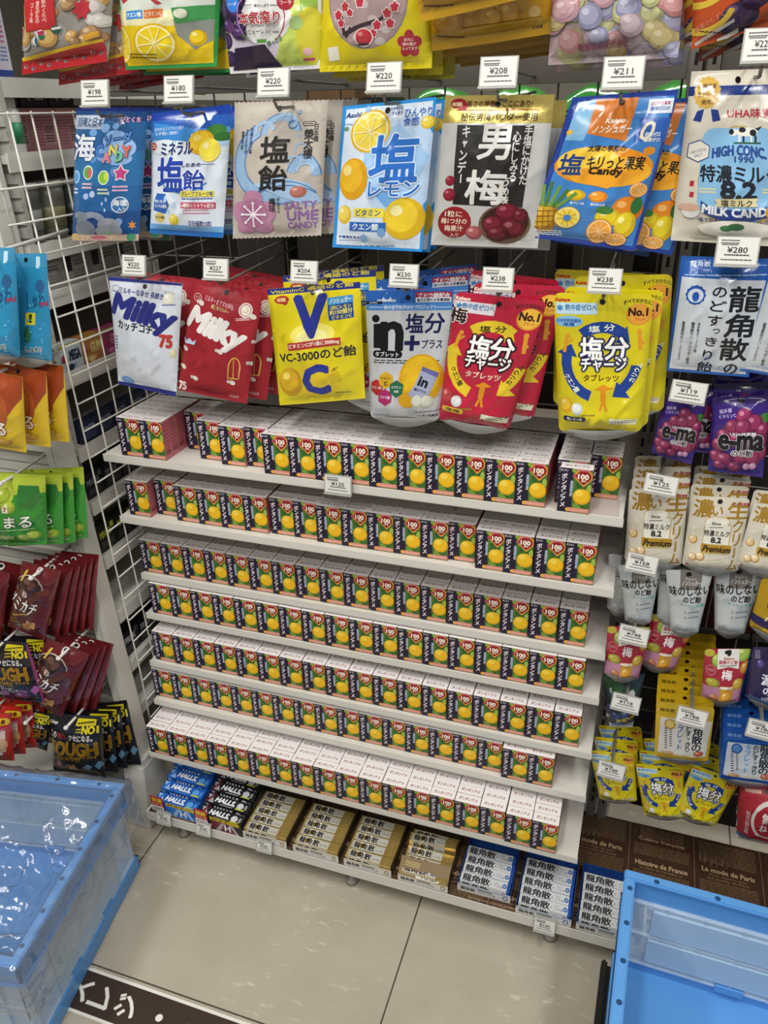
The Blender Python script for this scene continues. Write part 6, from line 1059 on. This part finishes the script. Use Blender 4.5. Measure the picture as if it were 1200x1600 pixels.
for k, (c, tx, tc, lb) in enumerate(gum): xbox('gum_pack', lb + ' behind the wires', 'gum pack', -.028 + .058 * k, RS[4], .056, .048, .03, [c], [('t', tx, .66, .45, .5, .36, tc, dict(b=.02)), ('e', .12, .5, .2, .3, '#a83050'), ('T', .4, .82, .5, .16, 2, tc), ('e', .4, .85, .3, .24, tc), ('r', .5, .06, 1, .12, '#b0a84a')], 'gum packs behind the wire panel', set_back=.004)
navy = ['#1c2440', '#20283c', '#1a2038', '#243048', '#1c2238', '#222c44']
for k, c in enumerate(navy): xbox('mint_case', 'navy flat mint case behind the wires, %s from the post' % ORD[k], 'mint case', -.02 + .05 * k, RS[5], .045, .040, .02, [c], [('t', 'MINTIA', .5, .35, .7, .22, '#8a94a8', dict(b=.01, r=-.1)), ('T', .5, .72, .7, .3, 3, '#4a5470')], 'navy mint cases behind the wire panel', set_back=.006, tiltz=.06 * ((k % 3) - 1))
for sh, base, acc, word, lab_ in [(6, '#16181a', '#7a7c80', 'MINTIA', 'black'), (7, '#191a14', '#a8a83a', 'MINTIA', 'black and yellow'), (9, '#121214', '#c0c2c4', 'FRISK', 'black and silver')]:
    for k in range(5): xbox('mint_case', '%s mint case behind the wires, %s from the post' % (lab_, ORD[k]), 'mint case', -.035 + .055 * k, RS[sh], .052, .058 if sh != 6 else .05, .02, [base], [('t', word, .45, .38, .66, .24, acc, dict(b=.01)), ('T', .5, .75, .7, .24, 3, '#5a5c5e'), ('r', .85, .2, .2, .2, acc if sh == 7 else '#4a4c4e')], '%s mint cases behind the wire panel' % lab_, set_back=.012)
for k in range(3): xbox('teal_packet', 'dark teal packet lying on the rack shelf above the black mint cases, %s' % ['first', 'second', 'third'][k], 'packet', .06 + .07 * k, RS[6] + .051, .066, .016, .05, ['#1f5a54'], [('T', .5, .5, .8, .5, 2, '#5a9a8c')], 'teal packets behind the wire panel', set_back=.012)

def stick_hook(org, H, label):
    c = Vector(org) + Vector((0, -.030, -.045 * H)); e = empty('peg_hook', c); setp(e, label, 'peg hook', 'white peg hooks on the slatted panel')
    m = MB(); m.tube([(0, -0.034 - c.y, .010), (0, .03, .001), (0, 0, 0)], .0028, n=8); m.obj('peg', mat('#c9c7c0', 'plastic'), e, smooth=True)
    m = MB(); m.lathe([(.002, -.0045), (.005, -.0015), (.005, .0015), (.002, .0045)], n=10); m.obj('tip', mat('#d0cec8', 'plastic'), e, smooth=True)
for k, lb in (('tough', 'black gold gummy bags'), ('cola2', 'upper brown cola gummy bags'), ('marug', 'green grape gummy bags'), ('toughp', 'magenta edged gummy bag'), ('marur', 'red and yellow gummy bags'), ('ramune', 'blue soda gummy bags'), ('redg', 'red gummy bags')):
    stick_hook(TYPES[k]['org'], TYPES[k]['H'], 'white peg hook carrying the ' + lb)
stick_hook(b2.location, TYPES['cola2']['H'], 'white peg hook carrying the lower brown cola gummy bags')
stick_hook(t2.location, TYPES['tough']['H'], 'white peg hook carrying the left black gummy bags')

# ================================================================ goods on the base shelf
def stick_pack(base, end, kindp, blue):
    s = MB(); cols = [base]; L_, D_, H_ = .0935, .0192, .024
    s.box((0, 0, 0), (L_, D_, H_), 0)
    for org, dn, hh in (((0, D_, H_), (0, -1, 0), D_), ((0, 0, H_), (0, 0, -1), H_)):
        A = Art(L_, hh)
        if not blue:
            A.draw([('r', .40, .5, .72, .96, 'card:#b9b6aa'), ('r', .30, .5, .42, .96, 'card:#cfccc2'), ('e', .27, .5, .11, .55, 'gold:#c2a04a'), ('t', '龍', .16, .52, .13, .74, '#1d1b18', dict(b=.006)), ('t', '角', .31, .52, .13, .74, '#1d1b18', dict(b=.006)), ('t', '散', .47, .52, .14, .74, '#1d1b18', dict(b=.006)), ('t', 'のどすっきり飴', .65, .62, .15, .26, '#4a3c20'), ('r', .88, .5, .012, 1, 'gold:#d8c070'), ('r', .06, .5, .012, 1, 'gold:#d8c070'), ('r', .5, .04, 1, .08, 'gold:#d8c070')])
        else:
            A.draw([('r', .48, .5, .92, .98, 'card:#c9cbcc'), ('t', '龍', .13, .52, .17, .8, '#17181a', dict(b=.006)), ('t', '角', .31, .52, .17, .8, '#17181a', dict(b=.006)), ('t', '散', .50, .52, .18, .8, '#17181a', dict(b=.006)), ('t', 'の', .62, .62, .04, .24, '#17181a'), ('t', 'のど', .73, .38, .08, .26, '#22304a'), ('t', 'すっきり飴', .76, .68, .16, .26, '#22304a'), ('e', .89, .5, .085, .52, 'card:#1f4a8c'), ('e', .89, .5, .05, .3, 'card:#8fa8cc'), ('r', .97, .5, .06, 1, 'card:#1f4a9c')])
        A.onto(s, cols, org, (1, 0, 0), dn, eps=.00008)
    return s.mesh('stick_pack', [mat(c.split(':')[1], c.split(':')[0]) if ':' in c else mat(c, kindp) for c in cols])
GOLD = stick_pack('#c4a55e', 0, 'gold', False); BLUE = stick_pack('#b8bcc0', 0, 'card', True)
def tray(x, y, w, depth, blue, label, group, rows, me, what, mess=False, z=.0772):
    t = empty('display_tray', (x, y, z)); setp(t, label, 'display tray', group)
    m = MB(); m.box((0, 0, 0), (w, depth, .0012)); m.box((0, depth - .001, 0), (w, depth, .024)); m.box((0, 0, 0), (.001, depth, .022)); m.box((w - .001, 0, 0), (w, depth, .022))
    m.obj('carton', mat('#1f4488' if blue else '#3a3024', 'card'), t)
    s = MB(); cols = ['#cccac4']; s.box((0, -.0008, 0), (w, .0002, .0185), 0)
    A = Art(w, .0185); A.draw([('t', '龍角散', .2, .5, .28, .46, '#1d1b18', dict(b=.004)), ('t', 'ののどすっきり飴', .55, .62, .34, .28, '#3a3a38'), ('r', .52, .3, .28, .28, '#a9a8a2'), ('T', .52, .3, .26, .22, 2, '#4a4a46'), ('e', .9, .5, .1, .62, '#2c5a9c' if blue else '#8a7440'), ('e', .9, .5, .06, .36, '#d0ccc0'), ('r', .5, .06, 1, .1, '#3f6fb0' if blue else '#c2a04a')])
    A.onto(s, cols, (0, -.0008, .0185), (1, 0, 0), (0, 0, -1), eps=.0001); s.obj('printed_front', [mat(c, 'card') for c in cols], t)
    for r in range(rows):
        o = bpy.data.objects.new('stick_pack', me); COL.objects.link(o)
        dz = .0014
        o.location = (x + (w - .0935) / 2 + jit(.0006), y + .0022 + r * .0206, z + dz); o.rotation_euler = (0.0, 0, jit(.006))
        if mess and r == 3: o.location.z += .013; o.rotation_euler = (0, 0, .05)
        setp(o, '%s stick pack, %s row of %s' % ('gold' if not blue else 'white', ORD[r], what), 'stick pack', 'stick packs in %s' % what)
    return t
tray(.226, -.1265, .0975, .125, False, 'white fronted tray of gold stick packs beside the black mint boxes', 'trays of gold stick packs', 5, GOLD, 'the leftmost gold tray')
tray(.3375, -.1265, .0975, .125, False, 'white fronted tray of gold stick packs, second gold tray', 'trays of gold stick packs', 5, GOLD, 'the second gold tray')
tray(.4465, -.1265, .0975, .125, False, 'white fronted tray of gold stick packs, third gold tray', 'trays of gold stick packs', 5, GOLD, 'the third gold tray')
g4 = tray(.5575, -.1265, .0985, .125, False, 'tray of gold stick packs with a brown card flap over its front', 'trays of gold stick packs', 5, GOLD, 'the gold tray with brown flap', mess=True)
s = MB(); cols = ['#6f5420', '#c8c4b8']; s.box((0, 0, 0), (.0975, .001, .034), 0)
A = Art(.0975, .034); A.draw([('e', .62, .82, .46, .5, '#c8c4b8'), ('e', .5, .9, .3, .4, '#c8c4b8'), ('t', '角散', .62, .76, .3, .4, '#1d1b18', dict(b=.004)), ('T', .25, .35, .3, .3, 3, '#b09a5c')])
A.onto(s, cols, (0, 0, .034), (1, 0, 0), (0, 0, -1), eps=.0001)
o = s.obj('card_flap', [mat(c, 'card') for c in cols], g4, label='brown printed card flap'); o.location = (.0005, -.001, .0186); o.rotation_euler = (-.95, 0, 0)
tray(.6715, -.112, .1005, .115, True, 'tray of white and blue stick packs set back from the shelf edge', 'trays of white stick packs', 4, BLUE, 'the set back white tray')
tray(.784, -.1265, .1005, .125, True, 'tray of white and blue stick packs, middle white tray', 'trays of white stick packs', 5, BLUE, 'the middle white tray')
tray(.893, -.1265, .1005, .125, True, 'tray of white and blue stick packs against the right-hand crate', 'trays of white stick packs', 5, BLUE, 'the white tray by the right-hand crate')
tray(1.003, -.1265, .1005, .125, True, 'tray of white and blue stick packs mostly hidden by the right-hand crate', 'trays of white stick packs', 5, BLUE, 'the hidden white tray')
# mint boxes
def halls(x, y, base, dark, rz, lab, pop, acc):
    t = empty('mint_display', (x, y, .0772), rz); setp(t, lab + ' open mint display box on the base shelf', 'display box', 'mint display boxes')
    m = MB(); w, d = .104, .112
    m.box((0, 0, 0), (w, d, .001)); m.box((0, d - .001, 0), (w, d, .055)); m.add([(0, 0, 0), (0, d, 0), (0, d, .05), (0, 0, .022), (.001, 0, 0), (.001, d, 0), (.001, d, .05), (.001, 0, .022)], [(0, 1, 2, 3), (7, 6, 5, 4), (3, 2, 6, 7)])
    m.add([(w - .001, 0, 0), (w - .001, d, 0), (w - .001, d, .05), (w - .001, 0, .022), (w, 0, 0), (w, d, 0), (w, d, .05), (w, 0, .022)], [(0, 1, 2, 3), (7, 6, 5, 4), (3, 2, 6, 7)])
    m.obj('carton', mat(dark, 'card'), t)
    s = MB(); cols = [base]; h = .034; s.box((0, -.001, 0), (w, 0, h), 0)
    A = Art(w, h); A.draw([('r', .58, .56, .55, .9, acc[0]), ('p', [(.4, 1), (.55, .3), (.62, .3), (.5, 1)], acc[1]), ('p', [(.95, 1), (.8, .3), (.73, .3), (.86, 1)], acc[1]), ('t', 'H', .68, .62, .13, .5, '#dfe2e4', dict(b=.006)), ('r', .62, .13, .66, .24, '#d8bc1c'), ('t', '独自の通り感スッキリ', .62, .13, .58, .16, '#22201c', dict(b=.002)), ('t', 'HALLS', .17, .82, .28, .22, '#e2e4e6', dict(b=.008))])
    A.onto(s, cols, (0, -.001, h), (1, 0, 0), (0, 0, -1), eps=.0001); s.obj('printed_front', [mat(c, 'card') for c in cols], t)
    s = MB(); cols = ['#b01f2a', '#d8d6d0', '#e2c83a']; s.box((-.004, -.004, .006), (.026, -.0028, .046), 0); s.box((-.004, -.0043, .006), (.026, -.004, .020), 1)
    A = Art(.03, .026); A.draw([('t', pop, .5, .33, .8, .48, '#e8d03a', dict(b=.02)), ('t', 'メントール', .5, .78, .84, .28, '#f0dcc8', dict(b=.012))]); A.onto(s, cols, (-.004, -.004, .046), (1, 0, 0), (0, 0, -1), eps=.0001)
    A = Art(.03, .014); A.draw([('T', .5, .5, .8, .6, 2, '#4a4a48')]); A.onto(s, cols, (-.004, -.0043, .020), (1, 0, 0), (0, 0, -1), eps=.0001)
    s.obj('pop_card', [mat(c, 'card') for c in cols], t, label='red promotional card with yellow lettering')
    pm = MB(); cols = [base]; L_, D_, H_ = .0985, .0225, .030; pm.box((0, 0, 0), (L_, D_, H_), 0)
    for org, dn, hh in (((0, D_, H_), (0, -1, 0), D_), ((0, 0, H_), (0, 0, -1), H_)):
        A = Art(L_, hh); A.draw([('p', [(.0, .1), (.1, .1), (.2, .9), (.08, .9)], acc[1]), ('p', [(.1, .1), (.16, .1), (.06, .9), (0, .9)], acc[0]), ('t', 'HALLS,', .45, .48, .46, .56, '#e4e6e8', dict(b=.010, sh=.2)), ('e', .80, .5, .15, .66, acc[2]), ('r', .82, .85, .2, .14, '#b8c03a'), ('R', .93, .5, .06, .5, .02, acc[3]), ('T', .5, .88, .3, .1, 1, acc[2])])
        A.onto(pm, cols, org, (1, 0, 0), dn, eps=.00008)
    me = pm.mesh('mint_stick', [mat(c, 'card') for c in cols])
    for r in range(4):
        o = bpy.data.objects.new('mint_stick', me); COL.objects.link(o)
        q = Matrix.Rotation(rz, 4, 'Z') @ Vector((.003, .002 + .0262 * r, .0015 + .0085 * r)); o.location = Vector((x, y, .0772)) + q; o.rotation_euler = (.10, 0, rz)
        setp(o, '%s mint stick, %s row from the front of its display box' % (lab, ORD[r]), 'mint stick', '%s mint sticks' % lab)
halls(.014, -.121, '#1f56a8', '#1c3f78', -.02, 'blue', '快適', ('#2f74c4', '#8fb4dc', '#5a9ad0', '#3f86c8'))
halls(.121, -.124, '#1d1c1e', '#161517', -.04, 'black', '超絶', ('#6a2430', '#a09ca0', '#c8c8ca', '#8a8a8c'))

# ================================================================ folding crates
CB = '#5a98d6'
def crate(loc, rz, W, D, H, label, tabs=True):
    """local x 0..W, y 0..D (towards the shelves), z 0..H"""
    e = empty('folding_crate', loc, rz); setp(e, label, 'crate')
    m = MB(); m.box((.004, .004, .004), (W - .004, D - .004, .010)); b = .034
    for lo, hi in (((0, 0, 0), (W, .006, b)), ((0, D - .006, 0), (W, D, b)), ((0, 0, 0), (.006, D, b)), ((W - .006, 0, 0), (W, D, b))): m.box(lo, hi)
    m.obj('base', mat(CB, 'plastic'), e, bevel=.0015)
    m = MB(); t = .013; hb = .050
    def band(x0, y0, x1, y1):
        m.box((x0, y0, H - hb), (x1, y1, H))
    band(0, 0, W, t * .55); band(0, D - t * .55, W, D); band(0, 0, t * .55, D); band(W - t * .55, 0, W, D)
    for lo, hi in (((-.004, -.004, H - .006), (W + .004, t, H + .001)), ((-.004, D - t, H - .006), (W + .004, D + .004, H + .001)), ((-.004, t, H - .006), (t, D - t, H + .001)), ((W - t, t, H - .006), (W + .004, D - t, H + .001))): m.box(lo, hi)
    for lo, hi in (((-.004, -.004, H - hb - .004), (W + .004, .004, H - hb)), ((-.004, D - .004, H - hb - .004), (W + .004, D + .004, H - hb)), ((-.004, 0, H - hb - .004), (.004, D, H - hb)), ((W - .004, 0, H - hb - .004), (W + .004, D, H - hb))): m.box(lo, hi)
    rim = m.obj('rim', mat(CB, 'plastic'), e, bevel=.002)
    m = MB()
    for k in range(6):
        for x in (t * .45, W - t * .45):
            y = D * (k + .5) / 6; m.lathe([(.0042, H + .0009), (.0042, H + .0014)], x, y, n=10)
        for y in (t * .45, D - t * .45):
            x = W * (k + .5) / 6; m.lathe([(.0042, H + .0009), (.0042, H + .0014)], x, y, n=10)
    m.obj('peg_hole', mat('#1f4674', 'plastic'), rim)
    def wall(nm, org, ax, L):
        # ax: 'x' wall along x, 'y' wall along y; org = inner face offset
        m = MB(); z0, z1 = b - .002, H - hb + .004
        def bx(a0, a1, c0, c1, q0, q1):
            if ax == 'x': m.box((a0, org + q0, c0), (a1, org + q1, c1))
            else: m.box((org + q0, a0, c0), (org + q1, a1, c1))
        bx(.008, L - .008, z0, z1, 0, .0022)
        for k in range(int(L / .055) + 1):
            a = .012 + k * (L - .024) / int(L / .055); bx(a - .0015, a + .0015, z0, z1, -.003, .005)
        for c in (z0 + .003, (z0 + z1) / 2, z1 - .003): bx(.008, L - .008, c - .0015, c + .0015, -.003, .005)
        w = m.obj(nm, mat('#d3e6f6', 'clear'), e)
        m = MB(); f = .2 if ax == 'y' else .09; bx(L * f, L * (1 - f), z0 + .016, (z0 + z1) / 2 - .008 if ax == 'x' else z1 - .014, -.0045, .0062); bx(L * f, L * (1 - f), (z0 + z1) / 2 + .008, z1 - .014, -.0045, .0062) if ax == 'x' else None; m.obj('label_panel', mat('#b7d2ea', 'frost'), w)
        
        for a0 in (.30, .62): m = MB(); bx(L * a0, L * (a0 + .08), z0 - .004, z0 + .010, -.006, .007); m.obj('hinge', mat(CB, 'plastic'), w)
    wall('front_wall', .006, 'x', W); wall('back_wall', D - .009, 'x', W); wall('side_wall', .006, 'y', D); wall('side_wall', W - .009, 'y', D)
    return e
# left crate: back right top corner at (0.015, -0.202), right side runs to (0.071, -0.572)
aL = math.atan2(-.0425, -.2543) + math.pi
cW, cD, cH = .53, .368, .232
ex = Vector((math.cos(aL), math.sin(aL), 0)); ey = Vector((-math.sin(aL), math.cos(aL), 0))
orgL = Vector((.0165, -.2010, 0)) - ex * cW - ey * cD
crate(orgL, aL, cW, cD, cH, 'clear and blue folding crate with a plastic liner on the floor at the left')
# thin clear liner bag hanging over the left crate
def liner_material():
    m = bpy.data.materials.new('clear_film'); m.use_nodes = True; nt = m.node_tree; nt.nodes.clear()
    N = nt.nodes.new; L = nt.links.new
    o = N('ShaderNodeOutputMaterial'); tr = N('ShaderNodeBsdfTransparent'); gl = N('ShaderNodeBsdfGlossy'); df = N('ShaderNodeBsdfDiffuse')
    gl.inputs['Roughness'].default_value = .09; df.inputs['Color'].default_value = (.75, .8, .85, 1); tr.inputs['Color'].default_value = (.97, .98, 1, 1)
    lw = N('ShaderNodeLayerWeight'); lw.inputs['Blend'].default_value = .35
    mr = N('ShaderNodeMapRange'); mr.inputs['To Min'].default_value = .10; mr.inputs['To Max'].default_value = .6; L(lw.outputs['Fresnel'], mr.inputs['Value'])
    m1 = N('ShaderNodeMixShader'); m1.inputs[0].default_value = .08; L(tr.outputs[0], m1.inputs[1]); L(df.outputs[0], m1.inputs[2])
    m2 = N('ShaderNodeMixShader'); L(mr.outputs[0], m2.inputs[0]); L(m1.outputs[0], m2.inputs[1]); L(gl.outputs[0], m2.inputs[2]); L(m2.outputs[0], o.inputs[0])
    return m
nx, ny = 180, 140; V = []; Fc = []
for j in range(ny + 1):
    for i in range(nx + 1):
        u = -0.13 + (cW + .26) * i / nx; v = -0.13 + (cD + .26) * j / ny
        du = max(-u - .006, u - cW - .006, 0); dv = max(-v - .006, v - cD - .006, 0); out = max(du, dv)
        ins = min(u, cW - u, v, cD - v)
        n1 = noise.noise((u * 9, v * 9, 3.1)); n2 = noise.noise((u * 22, v * 22, 8.2)); rd = 1 - abs(noise.noise((u * 13 + 4, v * 13, 1.7))); rd2 = 1 - abs(noise.noise((u * 30, v * 26, 5.7)))
        cu = min(max(u, -.007), cW + .007); cv = min(max(v, -.007), cD + .007)
        if out > 0:
            z = cH + .004 - out * .95; k = .004 + .10 * out * (.5 + n1) * .5 + .006 * rd2 ** 3
            x_, y_ = cu + (k if u > cW / 2 else -k) * (1 if du >= dv else .2), cv + (k if v > cD / 2 else -k) * (1 if dv >= du else .2)
            z = max(z, .006)
        elif ins < .014: x_, y_, z = u, v, cH + .004 + .003 * rd2 ** 3
        else:
            q = min(1, (ins - .014) / .10); sag = .15 * (q ** .55)
            z = cH + .003 - sag * (1 + .25 * n1) + .030 * q * rd ** 5 + .016 * q * rd2 ** 4 + .012 * q * n2 + .007 * min(1, q * 2) * (1 - abs(noise.noise((u * 52 + v * 20, v * 44 - u * 16, 2.2)))) ** 3; z = max(z, .020); x_, y_ = u + .01 * q * n2, v + .01 * q * n1
        V.append((x_, y_, z))
for j in range(ny):
    for i in range(nx): a = j * (nx + 1) + i; Fc.append((a, a + 1, a + nx + 2, a + nx + 1))
m = MB(); m.add(V, Fc); o = m.obj('bag_liner', liner_material(), smooth=True, label='thin crumpled clear plastic bag lining the left crate and hanging over its rim', cat='plastic bag')
o.location = orgL; o.rotation_euler = (0, 0, aL)

# right crate on its black dolly
aR = math.radians(-1.5); zR = .092
exR = Vector((math.cos(aR), math.sin(aR), 0)); eyR = Vector((-math.sin(aR), math.cos(aR), 0))
orgR = Vector((.9575, -.182, zR)) - eyR * .368
crate(orgR, aR, .53, .368, .228, 'empty clear and blue folding crate on a black dolly at the bottom right')
e = empty('crate_dolly', (0, 0, 0)); setp(e, 'low black wheeled dolly under the right-hand crate', 'dolly')
def RP(u, v, z): p = Vector((.9575, -.182, 0)) - eyR * .368 + exR * u + eyR * v; return (p.x, p.y, z)
MR = Matrix.Translation(Vector((.9575, -.182, 0)) - eyR * .368) @ Matrix.Rotation(aR, 4, 'Z')
m = MB(); m.box((-.016, -.02, .072), (.56, .362, .0915), 0, MR); m.box((-.016, -.02, .0915), (-.006, .362, .105), 0, MR); m.box((.54, -.02, .0915), (.55, .362, .105), 0, MR); m.obj('deck', mat('#1b1a19', 'plastic'), e, bevel=.003)
for u, v in ((.03, .03), (.03, .33), (.50, .03), (.50, .33)):
    m = MB(); px_ = RP(u, v, 0); m.box((px_[0] - .014, px_[1] - .012, .045), (px_[0] + .014, px_[1] + .012, .072)); m.obj('fork', mat('#8f8d88', 'steel'), e)
    m = MB(); m.tube([(px_[0] - .011, px_[1], .0255), (px_[0] + .011, px_[1], .0255)], .025, n=20); m.obj('wheel', mat('#6f6d69', 'plastic'), e)

# ================================================================ goods on the far side, glimpsed above the dark backing
t = empty('far_shelf', (0, 0, 0)); setp(t, 'shelf of the far side of the gondola behind the wire grid', 'shelf')
m = MB(); m.box((0.0, 0.24, 1.315), (1.9, 0.60, 1.33)); m.obj('board', mat('#8f8b82', 'enamel'), t)
m = MB(); m.box((0.0, 0.226, 1.25), (1.9, 0.24, 1.345)); m.obj('back_rail', mat('#4a4743', 'steel'), t)
def pillow(name, label, cat, loc, W, D, H, col, rz, group, seed, col2=None):
    s = MB(); nx, ny = 14, 10
    for sg in (1, -1):
        V = []; Fc = []
        for j in range(ny + 1):
            for i in range(nx + 1):
                a, b = i / nx, j / ny; m_ = (4 * a * (1 - a)) ** .5 * (4 * b * (1 - b)) ** .5
                V.append(((a - .5) * W, (b - .5) * D, H * .5 + sg * H * .5 * m_ * (1 + .25 * noise.noise((a * 5 + seed, b * 5, sg)))))
        for j in range(ny):
            for i in range(nx): q = j * (nx + 1) + i; Fc.append((q, q + 1, q + nx + 2, q + nx + 1) if sg > 0 else (q, q + nx + 1, q + nx + 2, q + 1))
        s.add(V, Fc, 0)
    o = s.obj(name, mat(col, 'film'), smooth=True, label=label, cat=cat, group=group); o.location = loc; o.rotation_euler = (0, 0, rz)
for k in range(4): pillow('snack_bag', 'shiny green snack bag lying behind the wire grid, %s from the left' % ORD[k], 'snack bag', (.50 + .128 * k, .37, 1.342), .120, .17, .085, ['#3f9a3c', '#4aa83f', '#379038', '#44a040'][k], .0, 'green snack bags behind the grid', k * 3.3)
def yb(name, label, x, w, h, d, col, y=.27, z=1.3305): MB().box((x, y, z), (x + w, y + d, z + h)).obj(name, mat(col, 'card'), label=label, cat='carton', bevel=.001)
yb('white_carton', 'white carton behind the wire grid at the left of the far shelf', .20, .075, .075, .06, '#b9b7b0')
yb('brown_carton', 'brown carton behind the wire grid beside a white one', .285, .09, .10, .08, '#6b5138')
yb('black_carton', 'black carton behind the wire grid left of the green snack bags', .385, .05, .085, .08, '#201f1d')
yb('amber_carton', 'amber and white carton behind the wire grid near the left end', .11, .05, .07, .06, '#c08a3a')
for k in range(6): yb('grey_carton', 'dark grey carton low behind the wire grid, %s from the left' % ORD[k], .18 + .115 * k, .09, .085, .035, ['#5a5853', '#66645e', '#4f4d49', '#605e58', '#575550', '#4c4a46'][k], y=.177, z=1.125)
m = MB(); m.box((.05, .172, 1.115), (.87, .214, 1.124)); m.obj('ledge', mat('#6a6761', 'steel'), label='narrow steel ledge behind the wire grid carrying dark cartons', cat='ledge')
for k in range(5): yb('red_carton', 'dark red carton behind the right wire grid, %s' % ORD[k], .97 + .11 * k, .09, .09, .03, '#3a1418', y=.18, z=.56)
m = MB(); m.box((.95, .175, .55), (1.6, .214, .559)); m.obj('ledge', mat('#4a4743', 'steel'), label='narrow steel ledge behind the right wire grid', cat='ledge')
